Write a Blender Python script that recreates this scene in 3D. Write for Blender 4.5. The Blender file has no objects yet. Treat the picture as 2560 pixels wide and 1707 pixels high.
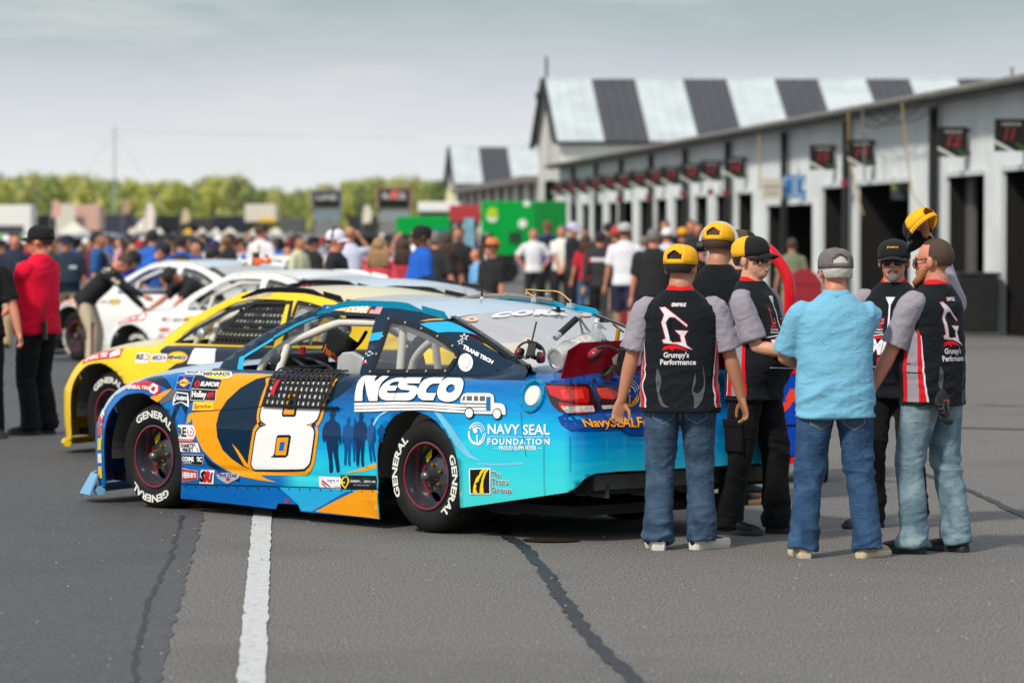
import bpy, bmesh, math, random
import numpy as np
from mathutils import Vector, Matrix, noise
from mathutils.bvhtree import BVHTree
from mathutils.geometry import tessellate_polygon
random.seed(8)
sc = bpy.context.scene
COL = sc.collection
PI = math.pi
# ------------------------------------------------------------------ camera
CAM_H, LENS = 1.85, 135.0
TILT = math.atan((853.5 - 580) / 9600.0)
cam_d = bpy.data.cameras.new('camera')
cam = bpy.data.objects.new('camera', cam_d); COL.objects.link(cam)
cam.location = (0, 0, CAM_H); cam.rotation_euler = (PI/2 - TILT, 0, 0)
cam_d.lens = LENS; cam_d.sensor_width = 36; cam_d.clip_start = .5; cam_d.clip_end = 6000
cam_d.dof.use_dof = True; cam_d.dof.focus_distance = 22.9; cam_d.dof.aperture_fstop = 2.9
sc.camera = cam
# ------------------------------------------------------------------ light
SUN_EL, SUN_AZ = 42, 216            # degrees; azimuth clockwise from +Y (sun behind the camera, to the right)
sun_d = bpy.data.lights.new('sun', 'SUN'); sun = bpy.data.objects.new('sun', sun_d); COL.objects.link(sun)
sun_d.energy = 2.5; sun_d.angle = math.radians(5); sun_d.color = (1, .93, .82)
_e, _a = math.radians(SUN_EL), math.radians(SUN_AZ)
_sd = Vector((math.sin(_a)*math.cos(_e), math.cos(_a)*math.cos(_e), math.sin(_e)))
sun.rotation_euler = _sd.to_track_quat('Z', 'Y').to_euler()
world = bpy.data.worlds.new('World'); sc.world = world; world.use_nodes = True
wt = world.node_tree; wn = wt.nodes; wn.clear()
def N(t, typ, **kw):
    n = t.nodes.new(typ)
    for k, v in kw.items():
        if k.startswith('i_'): n.inputs[k[2:]].default_value = v
        else: setattr(n, k, v)
    return n
def ramp(t, stops, mode='LINEAR'):
    r = t.nodes.new('ShaderNodeValToRGB'); cr = r.color_ramp; cr.interpolation = mode
    while len(cr.elements) > 1: cr.elements.remove(cr.elements[-1])
    cr.elements[0].position = stops[0][0]; cr.elements[0].color = (*stops[0][1], 1)
    for p, c in stops[1:]:
        e = cr.elements.new(p); e.color = (*c, 1)
    return r
sky = N(wt, 'ShaderNodeTexSky', sky_type='NISHITA', sun_disc=False)
sky.sun_elevation = _e; sky.sun_rotation = _a; sky.air_density = 1.2; sky.dust_density = 3.0
bg1 = N(wt, 'ShaderNodeBackground'); bg1.inputs[1].default_value = .1
wt.links.new(sky.outputs[0], bg1.inputs[0])
# thin high cloud over the blue: pale at the horizon, greyer above, soft streaks
tc = N(wt, 'ShaderNodeTexCoord'); sep = N(wt, 'ShaderNodeSeparateXYZ'); wt.links.new(tc.outputs['Generated'], sep.inputs[0])
mp = N(wt, 'ShaderNodeMapping'); mp.inputs['Scale'].default_value = (9, 9, 30); wt.links.new(tc.outputs['Generated'], mp.inputs[0])
nz = N(wt, 'ShaderNodeTexNoise'); nz.inputs['Scale'].default_value = 1.0; nz.inputs['Detail'].default_value = 5; wt.links.new(mp.outputs[0], nz.inputs['Vector'])
nzs = N(wt, 'ShaderNodeMath', operation='MULTIPLY_ADD'); nzs.inputs[1].default_value = .028; nzs.inputs[2].default_value = -.014
wt.links.new(nz.outputs['Fac'], nzs.inputs[0])
add = N(wt, 'ShaderNodeMath', operation='ADD'); wt.links.new(sep.outputs['Z'], add.inputs[0]); wt.links.new(nzs.outputs[0], add.inputs[1])
cr = ramp(wt, [(0.0, (.76, .785, .78)), (.015, (.72, .745, .76)), (.032, (.61, .64, .69)), (.048, (.48, .53, .575)), (.062, (.345, .425, .445)), (.12, (.36, .43, .46)), (.4, (.50, .56, .62)), (1.0, (.54, .60, .68))])
wt.links.new(add.outputs[0], cr.inputs[0])
nz2 = N(wt, 'ShaderNodeTexNoise'); nz2.inputs['Scale'].default_value = 1.6; nz2.inputs['Detail'].default_value = 6; nz2.inputs['Roughness'].default_value = .6
mp2 = N(wt, 'ShaderNodeMapping'); mp2.inputs['Scale'].default_value = (5, 5, 30); mp2.inputs['Location'].default_value = (3.1, .4, 0)
wt.links.new(tc.outputs['Generated'], mp2.inputs[0]); wt.links.new(mp2.outputs[0], nz2.inputs['Vector'])
cr2 = ramp(wt, [(.50, (0, 0, 0)), (.68, (.62, .62, .62))])
wt.links.new(nz2.outputs['Fac'], cr2.inputs[0])
mixc = N(wt, 'ShaderNodeMix', data_type='RGBA'); wt.links.new(cr2.outputs[0], mixc.inputs[0]); wt.links.new(cr.outputs[0], mixc.inputs[6]); mixc.inputs[7].default_value = (.68, .68, .69, 1)
bg2 = N(wt, 'ShaderNodeBackground'); bg2.inputs[1].default_value = .98; wt.links.new(mixc.outputs[2], bg2.inputs[0])
ms = N(wt, 'ShaderNodeMixShader'); ms.inputs[0].default_value = .88
wt.links.new(bg1.outputs[0], ms.inputs[1]); wt.links.new(bg2.outputs[0], ms.inputs[2])
wo = N(wt, 'ShaderNodeOutputWorld'); wt.links.new(ms.outputs[0], wo.inputs[0])
sc.view_settings.view_transform = 'Standard'; sc.view_settings.look = 'None'
sc.view_settings.exposure = .32; sc.view_settings.gamma = 1; sc.view_settings.use_curve_mapping = False
sc.cycles.use_denoising = True; sc.cycles.max_bounces = 8; sc.cycles.transparent_max_bounces = 24
sc.cycles.sample_clamp_indirect = 4

# ------------------------------------------------------------------ helpers
def s2l(c):
    return tuple((v/255/12.92) if v/255 <= .04045 else ((v/255+.055)/1.055)**2.4 for v in c)
_mats = {}
def mat(name, rgb=None, rough=.5, metal=0, coat=0, noise_=None, bump=None, lin=False, trans=0, alpha=1, spec=.5, sheen=0):
    """rgb in sRGB 0-255. noise_=(scale, amount) varies the tone, bump=(scale, strength)."""
    if name in _mats: return _mats[name]
    m = bpy.data.materials.new(name); m.use_nodes = True; t = m.node_tree; b = t.nodes['Principled BSDF']
    c = rgb if lin else s2l(rgb)
    m.diffuse_color = (*c, 1)
    b.inputs['Base Color'].default_value = (*c, 1); b.inputs['Roughness'].default_value = rough; b.inputs['Metallic'].default_value = metal
    b.inputs['Coat Weight'].default_value = coat; b.inputs['Coat Roughness'].default_value = .04; b.inputs['Coat IOR'].default_value = 1.38
    b.inputs['Specular IOR Level'].default_value = spec
    if sheen: b.inputs['Sheen Weight'].default_value = sheen; b.inputs['Sheen Roughness'].default_value = .5
    if trans: b.inputs['Transmission Weight'].default_value = trans
    if alpha < 1: b.inputs['Alpha'].default_value = alpha
    if noise_:
        tc = N(t, 'ShaderNodeTexCoord'); n = N(t, 'ShaderNodeTexNoise'); n.inputs['Scale'].default_value = noise_[0]; n.inputs['Detail'].default_value = 5
        t.links.new(tc.outputs['Object'], n.inputs['Vector'])
        a = noise_[1]; r = ramp(t, [(.3, tuple(v*(1-a) for v in c)), (.7, tuple(min(1, v*(1+a)) for v in c))])
        t.links.new(n.outputs['Fac'], r.inputs[0]); t.links.new(r.outputs[0], b.inputs['Base Color'])
    if bump:
        tc = N(t, 'ShaderNodeTexCoord'); n = N(t, 'ShaderNodeTexNoise'); n.inputs['Scale'].default_value = bump[0]; n.inputs['Detail'].default_value = 4
        t.links.new(tc.outputs['Object'], n.inputs['Vector'])
        bp = N(t, 'ShaderNodeBump'); bp.inputs['Strength'].default_value = bump[1]; bp.inputs['Distance'].default_value = .02 if len(bump) < 3 else bump[2]
        t.links.new(n.outputs['Fac'], bp.inputs['Height']); t.links.new(bp.outputs[0], b.inputs['Normal'])
    _mats[name] = m
    return m
def tag(o, label=None, cat=None, group=None, kind=None):
    if label: o['label'] = label
    if cat: o['category'] = cat
    if group: o['group'] = group
    if kind: o['kind'] = kind
    return o
def empty(name, loc=(0, 0, 0), rz=0, parent=None):
    o = bpy.data.objects.new(name, None); COL.objects.link(o); o.location = loc; o.rotation_euler = (0, 0, rz)
    o.empty_display_size = .2
    if parent: o.parent = parent
    return o
class MB:
    """mesh builder: collects pieces and links them as one object"""
    def __init__(s): s.v = []; s.f = []; s.m = []; s.mats = []
    def mi(s, m):
        if m is None: return 0
        if m not in s.mats: s.mats.append(m)
        return s.mats.index(m)
    def add(s, vs, fs, m=None, M=None):
        b = len(s.v); k = s.mi(m)
        if M is not None: vs = [M @ Vector(v) for v in vs]
        s.v += [tuple(v) for v in vs]
        for f in fs: s.f.append(tuple(i+b for i in f)); s.m.append(k)
        return s
    def box(s, c, d, m=None, rz=0, M=None, taper=1.0):
        x, y, z = d[0]/2, d[1]/2, d[2]/2
        R = Matrix.Translation(c) @ Matrix.Rotation(rz, 4, 'Z')
        if M is not None: R = M @ R
        vs = [(i*x*(taper if k > 0 else 1), j*y*(taper if k > 0 else 1), k*z) for i in (-1, 1) for j in (-1, 1) for k in (-1, 1)]
        return s.add([R @ Vector(v) for v in vs], [(0, 1, 3, 2), (4, 6, 7, 5), (0, 4, 5, 1), (2, 3, 7, 6), (0, 2, 6, 4), (1, 5, 7, 3)], m)
    def tube(s, pts, r, m=None, n=10, M=None, close=False, caps=True, ry=None):
        """pts polyline, r radius or list, ry: optional second radius list (elliptic, up-ish)"""
        P = [Vector(p) for p in pts]; L = len(P); rs = r if isinstance(r, (list, tuple)) else [r]*L
        r2 = ry if ry is not None else rs
        vs = []; up = None
        for i, p in enumerate(P):
            if close: t = P[(i+1) % L] - P[i-1]
            else: t = P[min(i+1, L-1)] - P[max(i-1, 0)]
            t.normalize()
            if up is None:
                up = Vector((0, 0, 1)) if abs(t.z) < .9 else Vector((0, 1, 0))
            a = t.cross(up)
            if a.length < 1e-4: a = t.orthogonal()
            a.normalize(); b = a.cross(t).normalized(); up = b
            for k in range(n):
                q = 2*PI*k/n; vs.append(p + a*(rs[i]*math.cos(q)) + b*(r2[i]*math.sin(q)))
        fs = []
        for i in range(L if close else L-1):
            j = (i+1) % L
            for k in range(n): fs.append((i*n+k, i*n+(k+1) % n, j*n+(k+1) % n, j*n+k))
        if caps and not close:
            fs.append(tuple(range(n))[::-1]); fs.append(tuple((L-1)*n+k for k in range(n)))
        return s.add(vs, fs, m, M)
    def lathe(s, prof, m=None, n=24, M=None, ang=(0, 2*PI)):
        """prof [(r,z)] about local Z"""
        vs = []; full = abs(ang[1]-ang[0]-2*PI) < 1e-6; nn = n if full else n+1
        for r, z in prof:
            for k in range(nn):
                q = ang[0]+(ang[1]-ang[0])*k/n; vs.append((r*math.cos(q), r*math.sin(q), z))
        fs = []
        for i in range(len(prof)-1):
            for k in range(n):
                k2 = (k+1) % nn; fs.append((i*nn+k, i*nn+k2, (i+1)*nn+k2, (i+1)*nn+k))
        return s.add(vs, fs, m, M)
    def grid(s, fn, us, vs_, m=None, M=None):
        P = [fn(u, v) for u in us for v in vs_]; nv = len(vs_)
        fs = [(i*nv+j, (i+1)*nv+j, (i+1)*nv+j+1, i*nv+j+1) for i in range(len(us)-1) for j in range(nv-1)]
        return s.add(P, fs, m, M)
    def prism(s, poly, z0, z1, m=None, M=None):
        n = len(poly); vs = [(x, y, z0) for x, y in poly]+[(x, y, z1) for x, y in poly]
        fs = [tuple(range(n))[::-1], tuple(range(n, 2*n))]+[(i, (i+1) % n, n+(i+1) % n, n+i) for i in range(n)]
        return s.add(vs, fs, m, M)
    def build(s, name, m=None, parent=None, smooth=False, angle=None, solid=0, bevel=0, subsurf=0):
        me = bpy.data.meshes.new(name); me.from_pydata(s.v, [], s.f)
        ml = s.mats or ([m] if m else [])
        for q in ml: me.materials.append(q)
        if s.mats and len(s.mats) > 1: me.polygons.foreach_set('material_index', s.m)
        if smooth: me.polygons.foreach_set('use_smooth', [True]*len(me.polygons))
        me.update()
        if smooth and angle is not None: me.set_sharp_from_angle(angle=math.radians(angle))
        o = bpy.data.objects.new(name, me); COL.objects.link(o)
        if parent: o.parent = parent
        if subsurf:
            md = o.modifiers.new('s', 'SUBSURF'); md.levels = subsurf; md.render_levels = subsurf
        if bevel:
            md = o.modifiers.new('b', 'BEVEL'); md.width = bevel; md.segments = 2; md.limit_method = 'ANGLE'
        if solid:
            md = o.modifiers.new('t', 'SOLIDIFY'); md.thickness = solid; md.offset = -1
        return o
def frame(o, x, y=None, z=None):
    """4x4 from origin and axes"""
    x = Vector(x).normalized()
    if z is not None: z = Vector(z).normalized(); y = z.cross(x).normalized(); z = x.cross(y)
    else: y = Vector(y).normalized(); z = x.cross(y).normalized(); y = z.cross(x)
    M = Matrix.Identity(4)
    for i in range(3): M[i][0] = x[i]; M[i][1] = y[i]; M[i][2] = z[i]; M[i][3] = o[i]
    return M
def copy_tree(o, parent=None, link_mats=None):
    c = o.copy(); COL.objects.link(c)
    if parent: c.parent = parent
    for ch in [q for q in o.children]: copy_tree(ch, c)
    return c
def smooth_pts(P, k=6, closed=False):
    """Catmull-Rom through points (tuples of any length)"""
    P = [np.array(p, float) for p in P]; n = len(P); out = []
    for i in range(n if closed else n-1):
        p0 = P[(i-1) % n] if closed or i > 0 else P[0]; p1 = P[i]; p2 = P[(i+1) % n]; p3 = P[(i+2) % n] if closed or i+2 < n else P[-1]
        for j in range(k):
            t = j/k; out.append(tuple(.5*((2*p1)+(-p0+p2)*t+(2*p0-5*p1+4*p2-p3)*t*t+(-p0+3*p1-3*p2+p3)*t**3)))
    if not closed: out.append(tuple(P[-1]))
    return out
# photograph rays: where a sight line through the picture meets a plane or depth of the place
def sight(px, py):
    a = (px-1280)/9600; b = (853.5-py)/9600
    return Vector((a, math.cos(TILT)+b*math.sin(TILT), -math.sin(TILT)+b*math.cos(TILT)))
EYE = Vector((0, 0, CAM_H))
def on_ground(px, py, z=0):
    d = sight(px, py); return EYE + d*((z-CAM_H)/d.z)
def at_depth(px, py, Y):
    d = sight(px, py); return EYE + d*(Y/d.y)
# text and outlines as flat triangle meshes --------------------------------
_txt = {}
def text2d(s, bold=.0, shear=0., spacing=1.0):
    key = (s, bold, shear, spacing)
    if key in _txt: return _txt[key]
    c = bpy.data.curves.new('t', 'FONT'); c.body = s; c.size = 1; c.offset = bold; c.shear = shear; c.space_character = spacing; c.resolution_u = 2
    c.dimensions = '2D'; c.fill_mode = 'BOTH'
    o = bpy.data.objects.new('t', c); COL.objects.link(o)
    dg = bpy.context.evaluated_depsgraph_get()
    me = bpy.data.meshes.new_from_object(o.evaluated_get(dg))
    V = np.array([v.co[:2] for v in me.vertices]) if len(me.vertices) else np.zeros((0, 2)); F = [tuple(p.vertices) for p in me.polygons]
    bpy.data.objects.remove(o); bpy.data.curves.remove(c); bpy.data.meshes.remove(me)
    _txt[key] = (V, F)
    return V, F
def fit_text(s, x0, y0, w, h, bold=.02, shear=0., spacing=1.0, **k):
    """text scaled to a box (cap height h from baseline y0; width w)"""
    V, F = text2d(s, bold, shear, spacing); 
    if not len(V): return V, F
    V0, _ = text2d(s, 0, shear, spacing)
    a = V0.min(0); b = V0.max(0); sx = w/max(1e-6, b[0]-a[0]); sy = h/.69 if k.get('cap', True) else h/(b[1]-a[1])
    W = np.empty_like(V); W[:, 0] = x0+(V[:, 0]-a[0])*sx; W[:, 1] = y0+(V[:, 1])*sy
    return W, F
def poly2d(*loops):
    L = [[Vector((p[0], p[1], 0)) for p in lp] for lp in loops]
    t = tessellate_polygon(L); V = np.array([p[:2] for lp in loops for p in lp], float)
    return V, [tuple(q) for q in t]
def rect2d(x0, y0, x1, y1): return poly2d([(x0, y0), (x1, y0), (x1, y1), (x0, y1)])
def ell2d(cx, cy, rx, ry, n=28): return poly2d([(cx+rx*math.cos(2*PI*i/n), cy+ry*math.sin(2*PI*i/n)) for i in range(n)])
def cut_grid(V, F, xs, ys):
    """slice a flat mesh along grid lines"""
    bm = bmesh.new(); vs = [bm.verts.new((p[0], p[1], 0)) for p in V]
    for f in F:
        if len(set(f)) > 2:
            try: bm.faces.new([vs[i] for i in f])
            except ValueError: pass
    if not len(bm.verts): return bm
    a = V.min(0); b = V.max(0)
    for ax, lines in ((0, xs), (1, ys)):
        no = (1, 0, 0) if ax == 0 else (0, 1, 0)
        for l in lines:
            if a[ax] < l < b[ax]:
                bmesh.ops.bisect_plane(bm, geom=bm.verts[:]+bm.edges[:]+bm.faces[:], plane_co=(l, l, 0), plane_no=no, dist=1e-6)
    return bm
def flat_decal(shapes, M, gap=.001):
    """shapes [(V,F,mat,layer)] laid on the XY plane of frame M -> MB"""
    mb = MB()
    for V, F, m, lay in shapes:
        mb.add([(p[0], p[1], gap*(lay+1)) for p in V], F, m, M)
    return mb
# ================================================================== GROUND
def asphalt(name, c, c2, sc_, amt, rough=.85):
    m = bpy.data.materials.new(name); m.use_nodes = True; t = m.node_tree; b = t.nodes['Principled BSDF']
    tc = N(t, 'ShaderNodeTexCoord')
    n1 = N(t, 'ShaderNodeTexNoise'); n1.inputs['Scale'].default_value = sc_; n1.inputs['Detail'].default_value = 3; n1.inputs['Roughness'].default_value = .8
    n2 = N(t, 'ShaderNodeTexNoise'); n2.inputs['Scale'].default_value = .35; n2.inputs['Detail'].default_value = 6; n2.inputs['Roughness'].default_value = .65
    v = N(t, 'ShaderNodeTexVoronoi'); v.inputs['Scale'].default_value = 80
    mpa = N(t, 'ShaderNodeMapping'); mpa.inputs['Scale'].default_value = (1, .22, 1); t.links.new(tc.outputs['Object'], mpa.inputs[0])
    t.links.new(tc.outputs['Object'], n2.inputs['Vector'])
    for n in (n1, v): t.links.new(mpa.outputs[0], n.inputs['Vector'])
    r1 = ramp(t, [(.33, tuple(x*(1-amt) for x in c)), (.5, c), (.68, tuple(min(1, x*(1+amt*1.5)) for x in c))]); t.links.new(n1.outputs['Fac'], r1.inputs[0])
    r3 = ramp(t, [(0, (1, 1, 1)), (.10, (1, 1, 1)), (.16, (0, 0, 0))]); t.links.new(v.outputs['Distance'], r3.inputs[0])
    vc = N(t, 'ShaderNodeSeparateColor'); t.links.new(v.outputs['Color'], vc.inputs[0])
    gt = N(t, 'ShaderNodeMath', operation='GREATER_THAN'); gt.inputs[1].default_value = .80; t.links.new(vc.outputs[0], gt.inputs[0])
    mu = N(t, 'ShaderNodeMath', operation='MULTIPLY'); t.links.new(gt.outputs[0], mu.inputs[0]); t.links.new(r3.outputs[0], mu.inputs[1])
    mu2 = N(t, 'ShaderNodeMath', operation='MULTIPLY'); mu2.inputs[1].default_value = .55; t.links.new(mu.outputs[0], mu2.inputs[0])
    mx = N(t, 'ShaderNodeMix', data_type='RGBA'); t.links.new(mu2.outputs[0], mx.inputs[0]); t.links.new(r1.outputs[0], mx.inputs[6]); mx.inputs[7].default_value = (*c2, 1)
    r2 = ramp(t, [(.3, (.78, .78, .80)), (.5, (1, 1, 1)), (.72, (1.0, .98, .95))]); t.links.new(n2.outputs['Fac'], r2.inputs[0])
    m2 = N(t, 'ShaderNodeMix', data_type='RGBA', blend_type='MULTIPLY'); m2.inputs[0].default_value = 1; t.links.new(mx.outputs[2], m2.inputs[6]); t.links.new(r2.outputs[0], m2.inputs[7])
    t.links.new(m2.outputs[2], b.inputs['Base Color']); b.inputs['Roughness'].default_value = rough; b.inputs['Specular IOR Level'].default_value = .3
    bp = N(t, 'ShaderNodeBump'); bp.inputs['Strength'].default_value = .5; bp.inputs['Distance'].default_value = .006
    t.links.new(n1.outputs['Fac'], bp.inputs['Height']); t.links.new(bp.outputs[0], b.inputs['Normal'])
    return m
M_asph = asphalt('asphalt_coarse', (.152, .145, .134), (.60, .57, .52), 95, .66)
M_asph2 = asphalt('asphalt_smooth', (.082, .082, .083), (.26, .26, .26), 95, .32, .7)
g = MB(); g.add([(-900, -30, 0), (900, -30, 0), (900, 2500, 0), (-900, 2500, 0)], [(0, 1, 2, 3)])
tag(g.build('pit_road', M_asph), kind='structure')
# older, darker lane on the left with its ragged edge
def ragged(P, amp, step=.12, seed=0):
    out = []
    for (x0, y0), (x1, y1) in zip(P, P[1:]):
        L = math.hypot(x1-x0, y1-y0); n = max(1, int(L/step)); nx, ny = (y1-y0)/L, -(x1-x0)/L
        for i in range(n):
            t = i/n; x = x0+(x1-x0)*t; y = y0+(y1-y0)*t; d = noise.noise(Vector((x*4+seed, y*4, 0)))*amp+noise.noise(Vector((x*17+seed, y*17, 3)))*amp*.45
            out.append((x+nx*d, y+ny*d))
    out.append(P[-1]); return out
def gp(px, py): p = on_ground(px, py); return (p.x, p.y)
E0 = gp(398, 1707); E1 = gp(508, 1290)
dx, dy = E1[0]-E0[0], E1[1]-E0[1]
edge = ragged([(E0[0]-dx*3, E0[1]-dy*3), E0, E1, (E1[0]+dx*6, E1[1]+dy*6)], .03); edge.append((edge[-1][0]+dx*40, edge[-1][1]+dy*40))
def sheet(name, poly, z, m, label=None):
    V, F = poly2d(poly); mb = MB(); mb.add([(p[0], p[1], z) for p in V], F)
    o = mb.build(name, m); me = o.data
    if len(me.polygons) and me.polygons[0].normal.z < 0: me.flip_normals()
    return tag(o, kind='structure')
sheet('dark_lane', edge+[(-300, edge[-1][1]), (-300, edge[0][1])], .004, M_asph2)
# painted line
M_line = mat('road_paint', (222, 224, 222), .75, noise_=(9, .16), bump=(60, .4))
def worn(m):
    t = m.node_tree; b = t.nodes['Principled BSDF']; tc = N(t, 'ShaderNodeTexCoord')
    n = N(t, 'ShaderNodeTexNoise'); n.inputs['Scale'].default_value = 14; n.inputs['Detail'].default_value = 9; n.inputs['Roughness'].default_value = .75
    mp_ = N(t, 'ShaderNodeMapping'); mp_.inputs['Scale'].default_value = (1.2, 1.2, 1); t.links.new(tc.outputs['Object'], mp_.inputs[0]); t.links.new(mp_.outputs[0], n.inputs['Vector'])
    r = ramp(t, [(.37, (.26, .26, .26)), (.43, (.52, .52, .51)), (.7, (.64, .64, .62))]); t.links.new(n.outputs['Fac'], r.inputs[0]); t.links.new(r.outputs[0], b.inputs['Base Color'])
worn(M_line)
La, Lb = gp(592, 1707), gp(632, 1290); Ra, Rb = gp(664, 1707), gp(679, 1290)
def ext(a, b, k0, k1): return (a[0]-(b[0]-a[0])*k0, a[1]-(b[1]-a[1])*k0), (b[0]+(b[0]-a[0])*k1, b[1]+(b[1]-a[1])*k1)
l0, l1 = ext(La, Lb, 1.2, 1.6); r0, r1 = ext(Ra, Rb, 1.2, 1.6)
sheet('painted_line', ragged([l0, l1], .010, .05, 3)+ragged([r1, r0], .010, .05, 9), .008, M_line)
# tar seams
M_tar = mat('crack_tar', (40, 40, 42), .6, noise_=(6, .3), bump=(30, .6))
def seam(name, pts, w, wob, seed):
    P = [gp(*p) for p in pts]; P = [tuple(p) for p in smooth_pts(P, 14)]
    L, R = [], []
    for i, p in enumerate(P):
        a = P[max(i-1, 0)]; b = P[min(i+1, len(P)-1)]; t = Vector((b[0]-a[0], b[1]-a[1])).normalized(); nx, ny = -t.y, t.x
        q = Vector((p[0]*3+seed, p[1]*3, 1)); o = noise.noise(q)*wob
        wl = w/2*(.9+.5*noise.noise(q*1.7)+.45*noise.noise(q*9)); wr = w/2*(.9+.5*noise.noise(q*2.3+Vector((9, 0, 0)))+.45*noise.noise(q*10+Vector((4, 0, 0))))
        L.append((p[0]+nx*(o+wl), p[1]+ny*(o+wl))); R.append((p[0]+nx*(o-wr), p[1]+ny*(o-wr)))
    sheet(name, L+R[::-1], .006, M_tar)
seam('tar_seam', [(1215, 1235), (1242, 1285), (1262, 1335), (1305, 1365), (1360, 1425), (1400, 1490), (1448, 1560), (1520, 1640), (1640, 1760)], .078, .02, 0)
seam('tar_seam', [(2250, 1165), (2400, 1218), (2560, 1290), (2900, 1440)], .07, .02, 5)
seam('tar_seam', [(2400, 1070), (2560, 1074), (2900, 1082)], .16, .03, 7)
seam('tar_seam', [(2440, 1012), (2560, 1016), (2900, 1024)], .08, .02, 11)
seam('tar_seam', [(455, 1290), (430, 1380), (385, 1480), (350, 1600), (325, 1760)], .03, .03, 13)
# oil patch
V, F = ell2d(0, 0, .16, .16, 20); c = on_ground(1378, 1352); mb = MB(); mb.add([(c.x+p[0]*1.1, c.y+p[1]*1.0, .0095) for p in V], F)
tag(mb.build('oil_stain', mat('oil_stain', (62, 50, 42), .35, noise_=(20, .3))), kind='structure')
# small pebbles and scraps
M_peb = mat('pebble', (150, 146, 138), .9)
mb = MB(); R_ = random.Random(3)
for i in range(240):
    p = on_ground(R_.uniform(-50, 2600), R_.uniform(1180, 1760)); s = R_.uniform(.003, .008)
    mb.box((p.x, p.y, s*.5+.009), (s*1.6, s*1.2, s), None, R_.uniform(0, 3), taper=.6)
tag(mb.build('loose_grit', M_peb), kind='stuff')

# ================================================================== GARAGE ROW
def clad(name, rgb, per=.2, rough=.5, strength=.8):
    m = bpy.data.materials.new(name); m.use_nodes = True; t = m.node_tree; b = t.nodes['Principled BSDF']; c = s2l(rgb)
    tc = N(t, 'ShaderNodeTexCoord'); n = N(t, 'ShaderNodeTexNoise'); n.inputs['Scale'].default_value = .8; n.inputs['Detail'].default_value = 7
    t.links.new(tc.outputs['Object'], n.inputs['Vector'])
    r = ramp(t, [(.3, tuple(v*.82 for v in c)), (.65, c)]); t.links.new(n.outputs['Fac'], r.inputs[0]); t.links.new(r.outputs[0], b.inputs['Base Color'])
    b.inputs['Roughness'].default_value = rough
    return m
M_wallw = clad('white_cladding', (216, 221, 222)); M_wallc = clad('cream_cladding', (226, 224, 216))
M_black = mat('black_trim', (26, 26, 28), .6); M_roofw = clad('white_roof_sheet', (198, 206, 208)); M_roofd = clad('charcoal_roof_sheet', (70, 70, 76))
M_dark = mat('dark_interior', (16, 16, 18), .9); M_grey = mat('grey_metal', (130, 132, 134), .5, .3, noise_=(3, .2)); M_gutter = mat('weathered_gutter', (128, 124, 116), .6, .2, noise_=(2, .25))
K_ = 128243.0
def wd(xs): return K_/(xs-446)            # depth on the wall seen at 2352-wide column xs
ang = math.atan2(.9966, -.0825)
def wallx(d): return 8.85-.0828*(d-68.8)
G0 = Vector((wallx(60), 60, 0))
garage = empty('garage_building', G0, ang-PI/2)      # local +Y runs away along the wall, local -X is the lane side
tag(garage, 'long white garage row with numbered dark open bays on the right', 'garage')
def U(d): return (d-60)*1.00343
EAVE = 4.40; U_END = U(152.5)
doors = [(60.4, 62.6, 2.9), (65.2, 68.8, 2.93), (70.35, 73.96, 2.9), (77.7, 83.9, 2.86), (85.3, 88.6, 2.85), (89.9, 97.2, 2.5), (99.6, 102.5, 2.85), (104.0, 106.8, 2.85), (108.3, 111.2, 2.85), (113, 116, 2.85), (117.6, 120.6, 2.85), (122.2, 125.2, 2.85), (126.8, 129.8, 2.85), (131.4, 134.4, 2.85), (136, 139, 2.85), (140.6, 143.6, 2.85), (145.2, 148.2, 2.85)]
ds = [(U(a), U(b), h) for a, b, h in doors]
# ribbed wall: real ribs every 30 cm, with openings
def ribbed(mb, fn, u0, u1, z0, z1, pitch=.3, rib=.05, dep=.025, m=None):
    """fn(u,z,out) -> point. one strip of box-rib sheet"""
    n = max(1, round((u1-u0)/pitch)); p = (u1-u0)/n; prof = []
    for i in range(n):
        a = u0+i*p; prof += [(a, 0), (a+p-rib*1.6, 0), (a+p-rib*1.3, dep), (a+p-rib*.3, dep)]
    prof.append((u1, 0)); k = len(prof)
    vs = [fn(u, z, d) for z in (z0, z1) for u, d in prof]
    mb.add(vs, [(i, i+1, k+i+1, k+i) for i in range(k-1)], m)
wall = MB(); fn = lambda u, z, d: (-d, u, z)
cur = U(58)
spans = []
for a, b, h in ds:
    ribbed(wall, fn, cur, a, 0, EAVE); ribbed(wall, fn, a, b, h, EAVE); cur = b
ribbed(wall, fn, cur, U_END, 0, EAVE)
wall.build('wall', M_wallw, garage)
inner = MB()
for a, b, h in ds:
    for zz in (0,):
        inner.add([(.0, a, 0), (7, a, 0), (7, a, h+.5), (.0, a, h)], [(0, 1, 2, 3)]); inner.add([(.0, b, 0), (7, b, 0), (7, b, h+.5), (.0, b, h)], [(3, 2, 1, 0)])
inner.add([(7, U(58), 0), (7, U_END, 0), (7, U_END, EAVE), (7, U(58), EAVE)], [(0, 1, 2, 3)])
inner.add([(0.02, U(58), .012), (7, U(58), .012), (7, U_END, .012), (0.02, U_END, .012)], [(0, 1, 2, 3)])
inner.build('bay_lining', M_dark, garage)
for i, (a, b, h) in enumerate(ds):
    fr = MB(); fr.box((-.03, a-.05, h/2), (.1, .1, h+.1)); fr.box((-.03, b+.05, h/2), (.1, .1, h+.1)); fr.box((-.03, (a+b)/2, h+.05), (.098, b-a-.01, .1))
    fr.build('door_frame', M_wallw, garage)
    if i in (2, 7, 9): # door panel folded at one side
        p = MB(); p.box((.35, b-.35, h/2), (.08, .7, h-.02)); p.build('door', mat('grey_door', (92, 92, 90), .6), garage)
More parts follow.
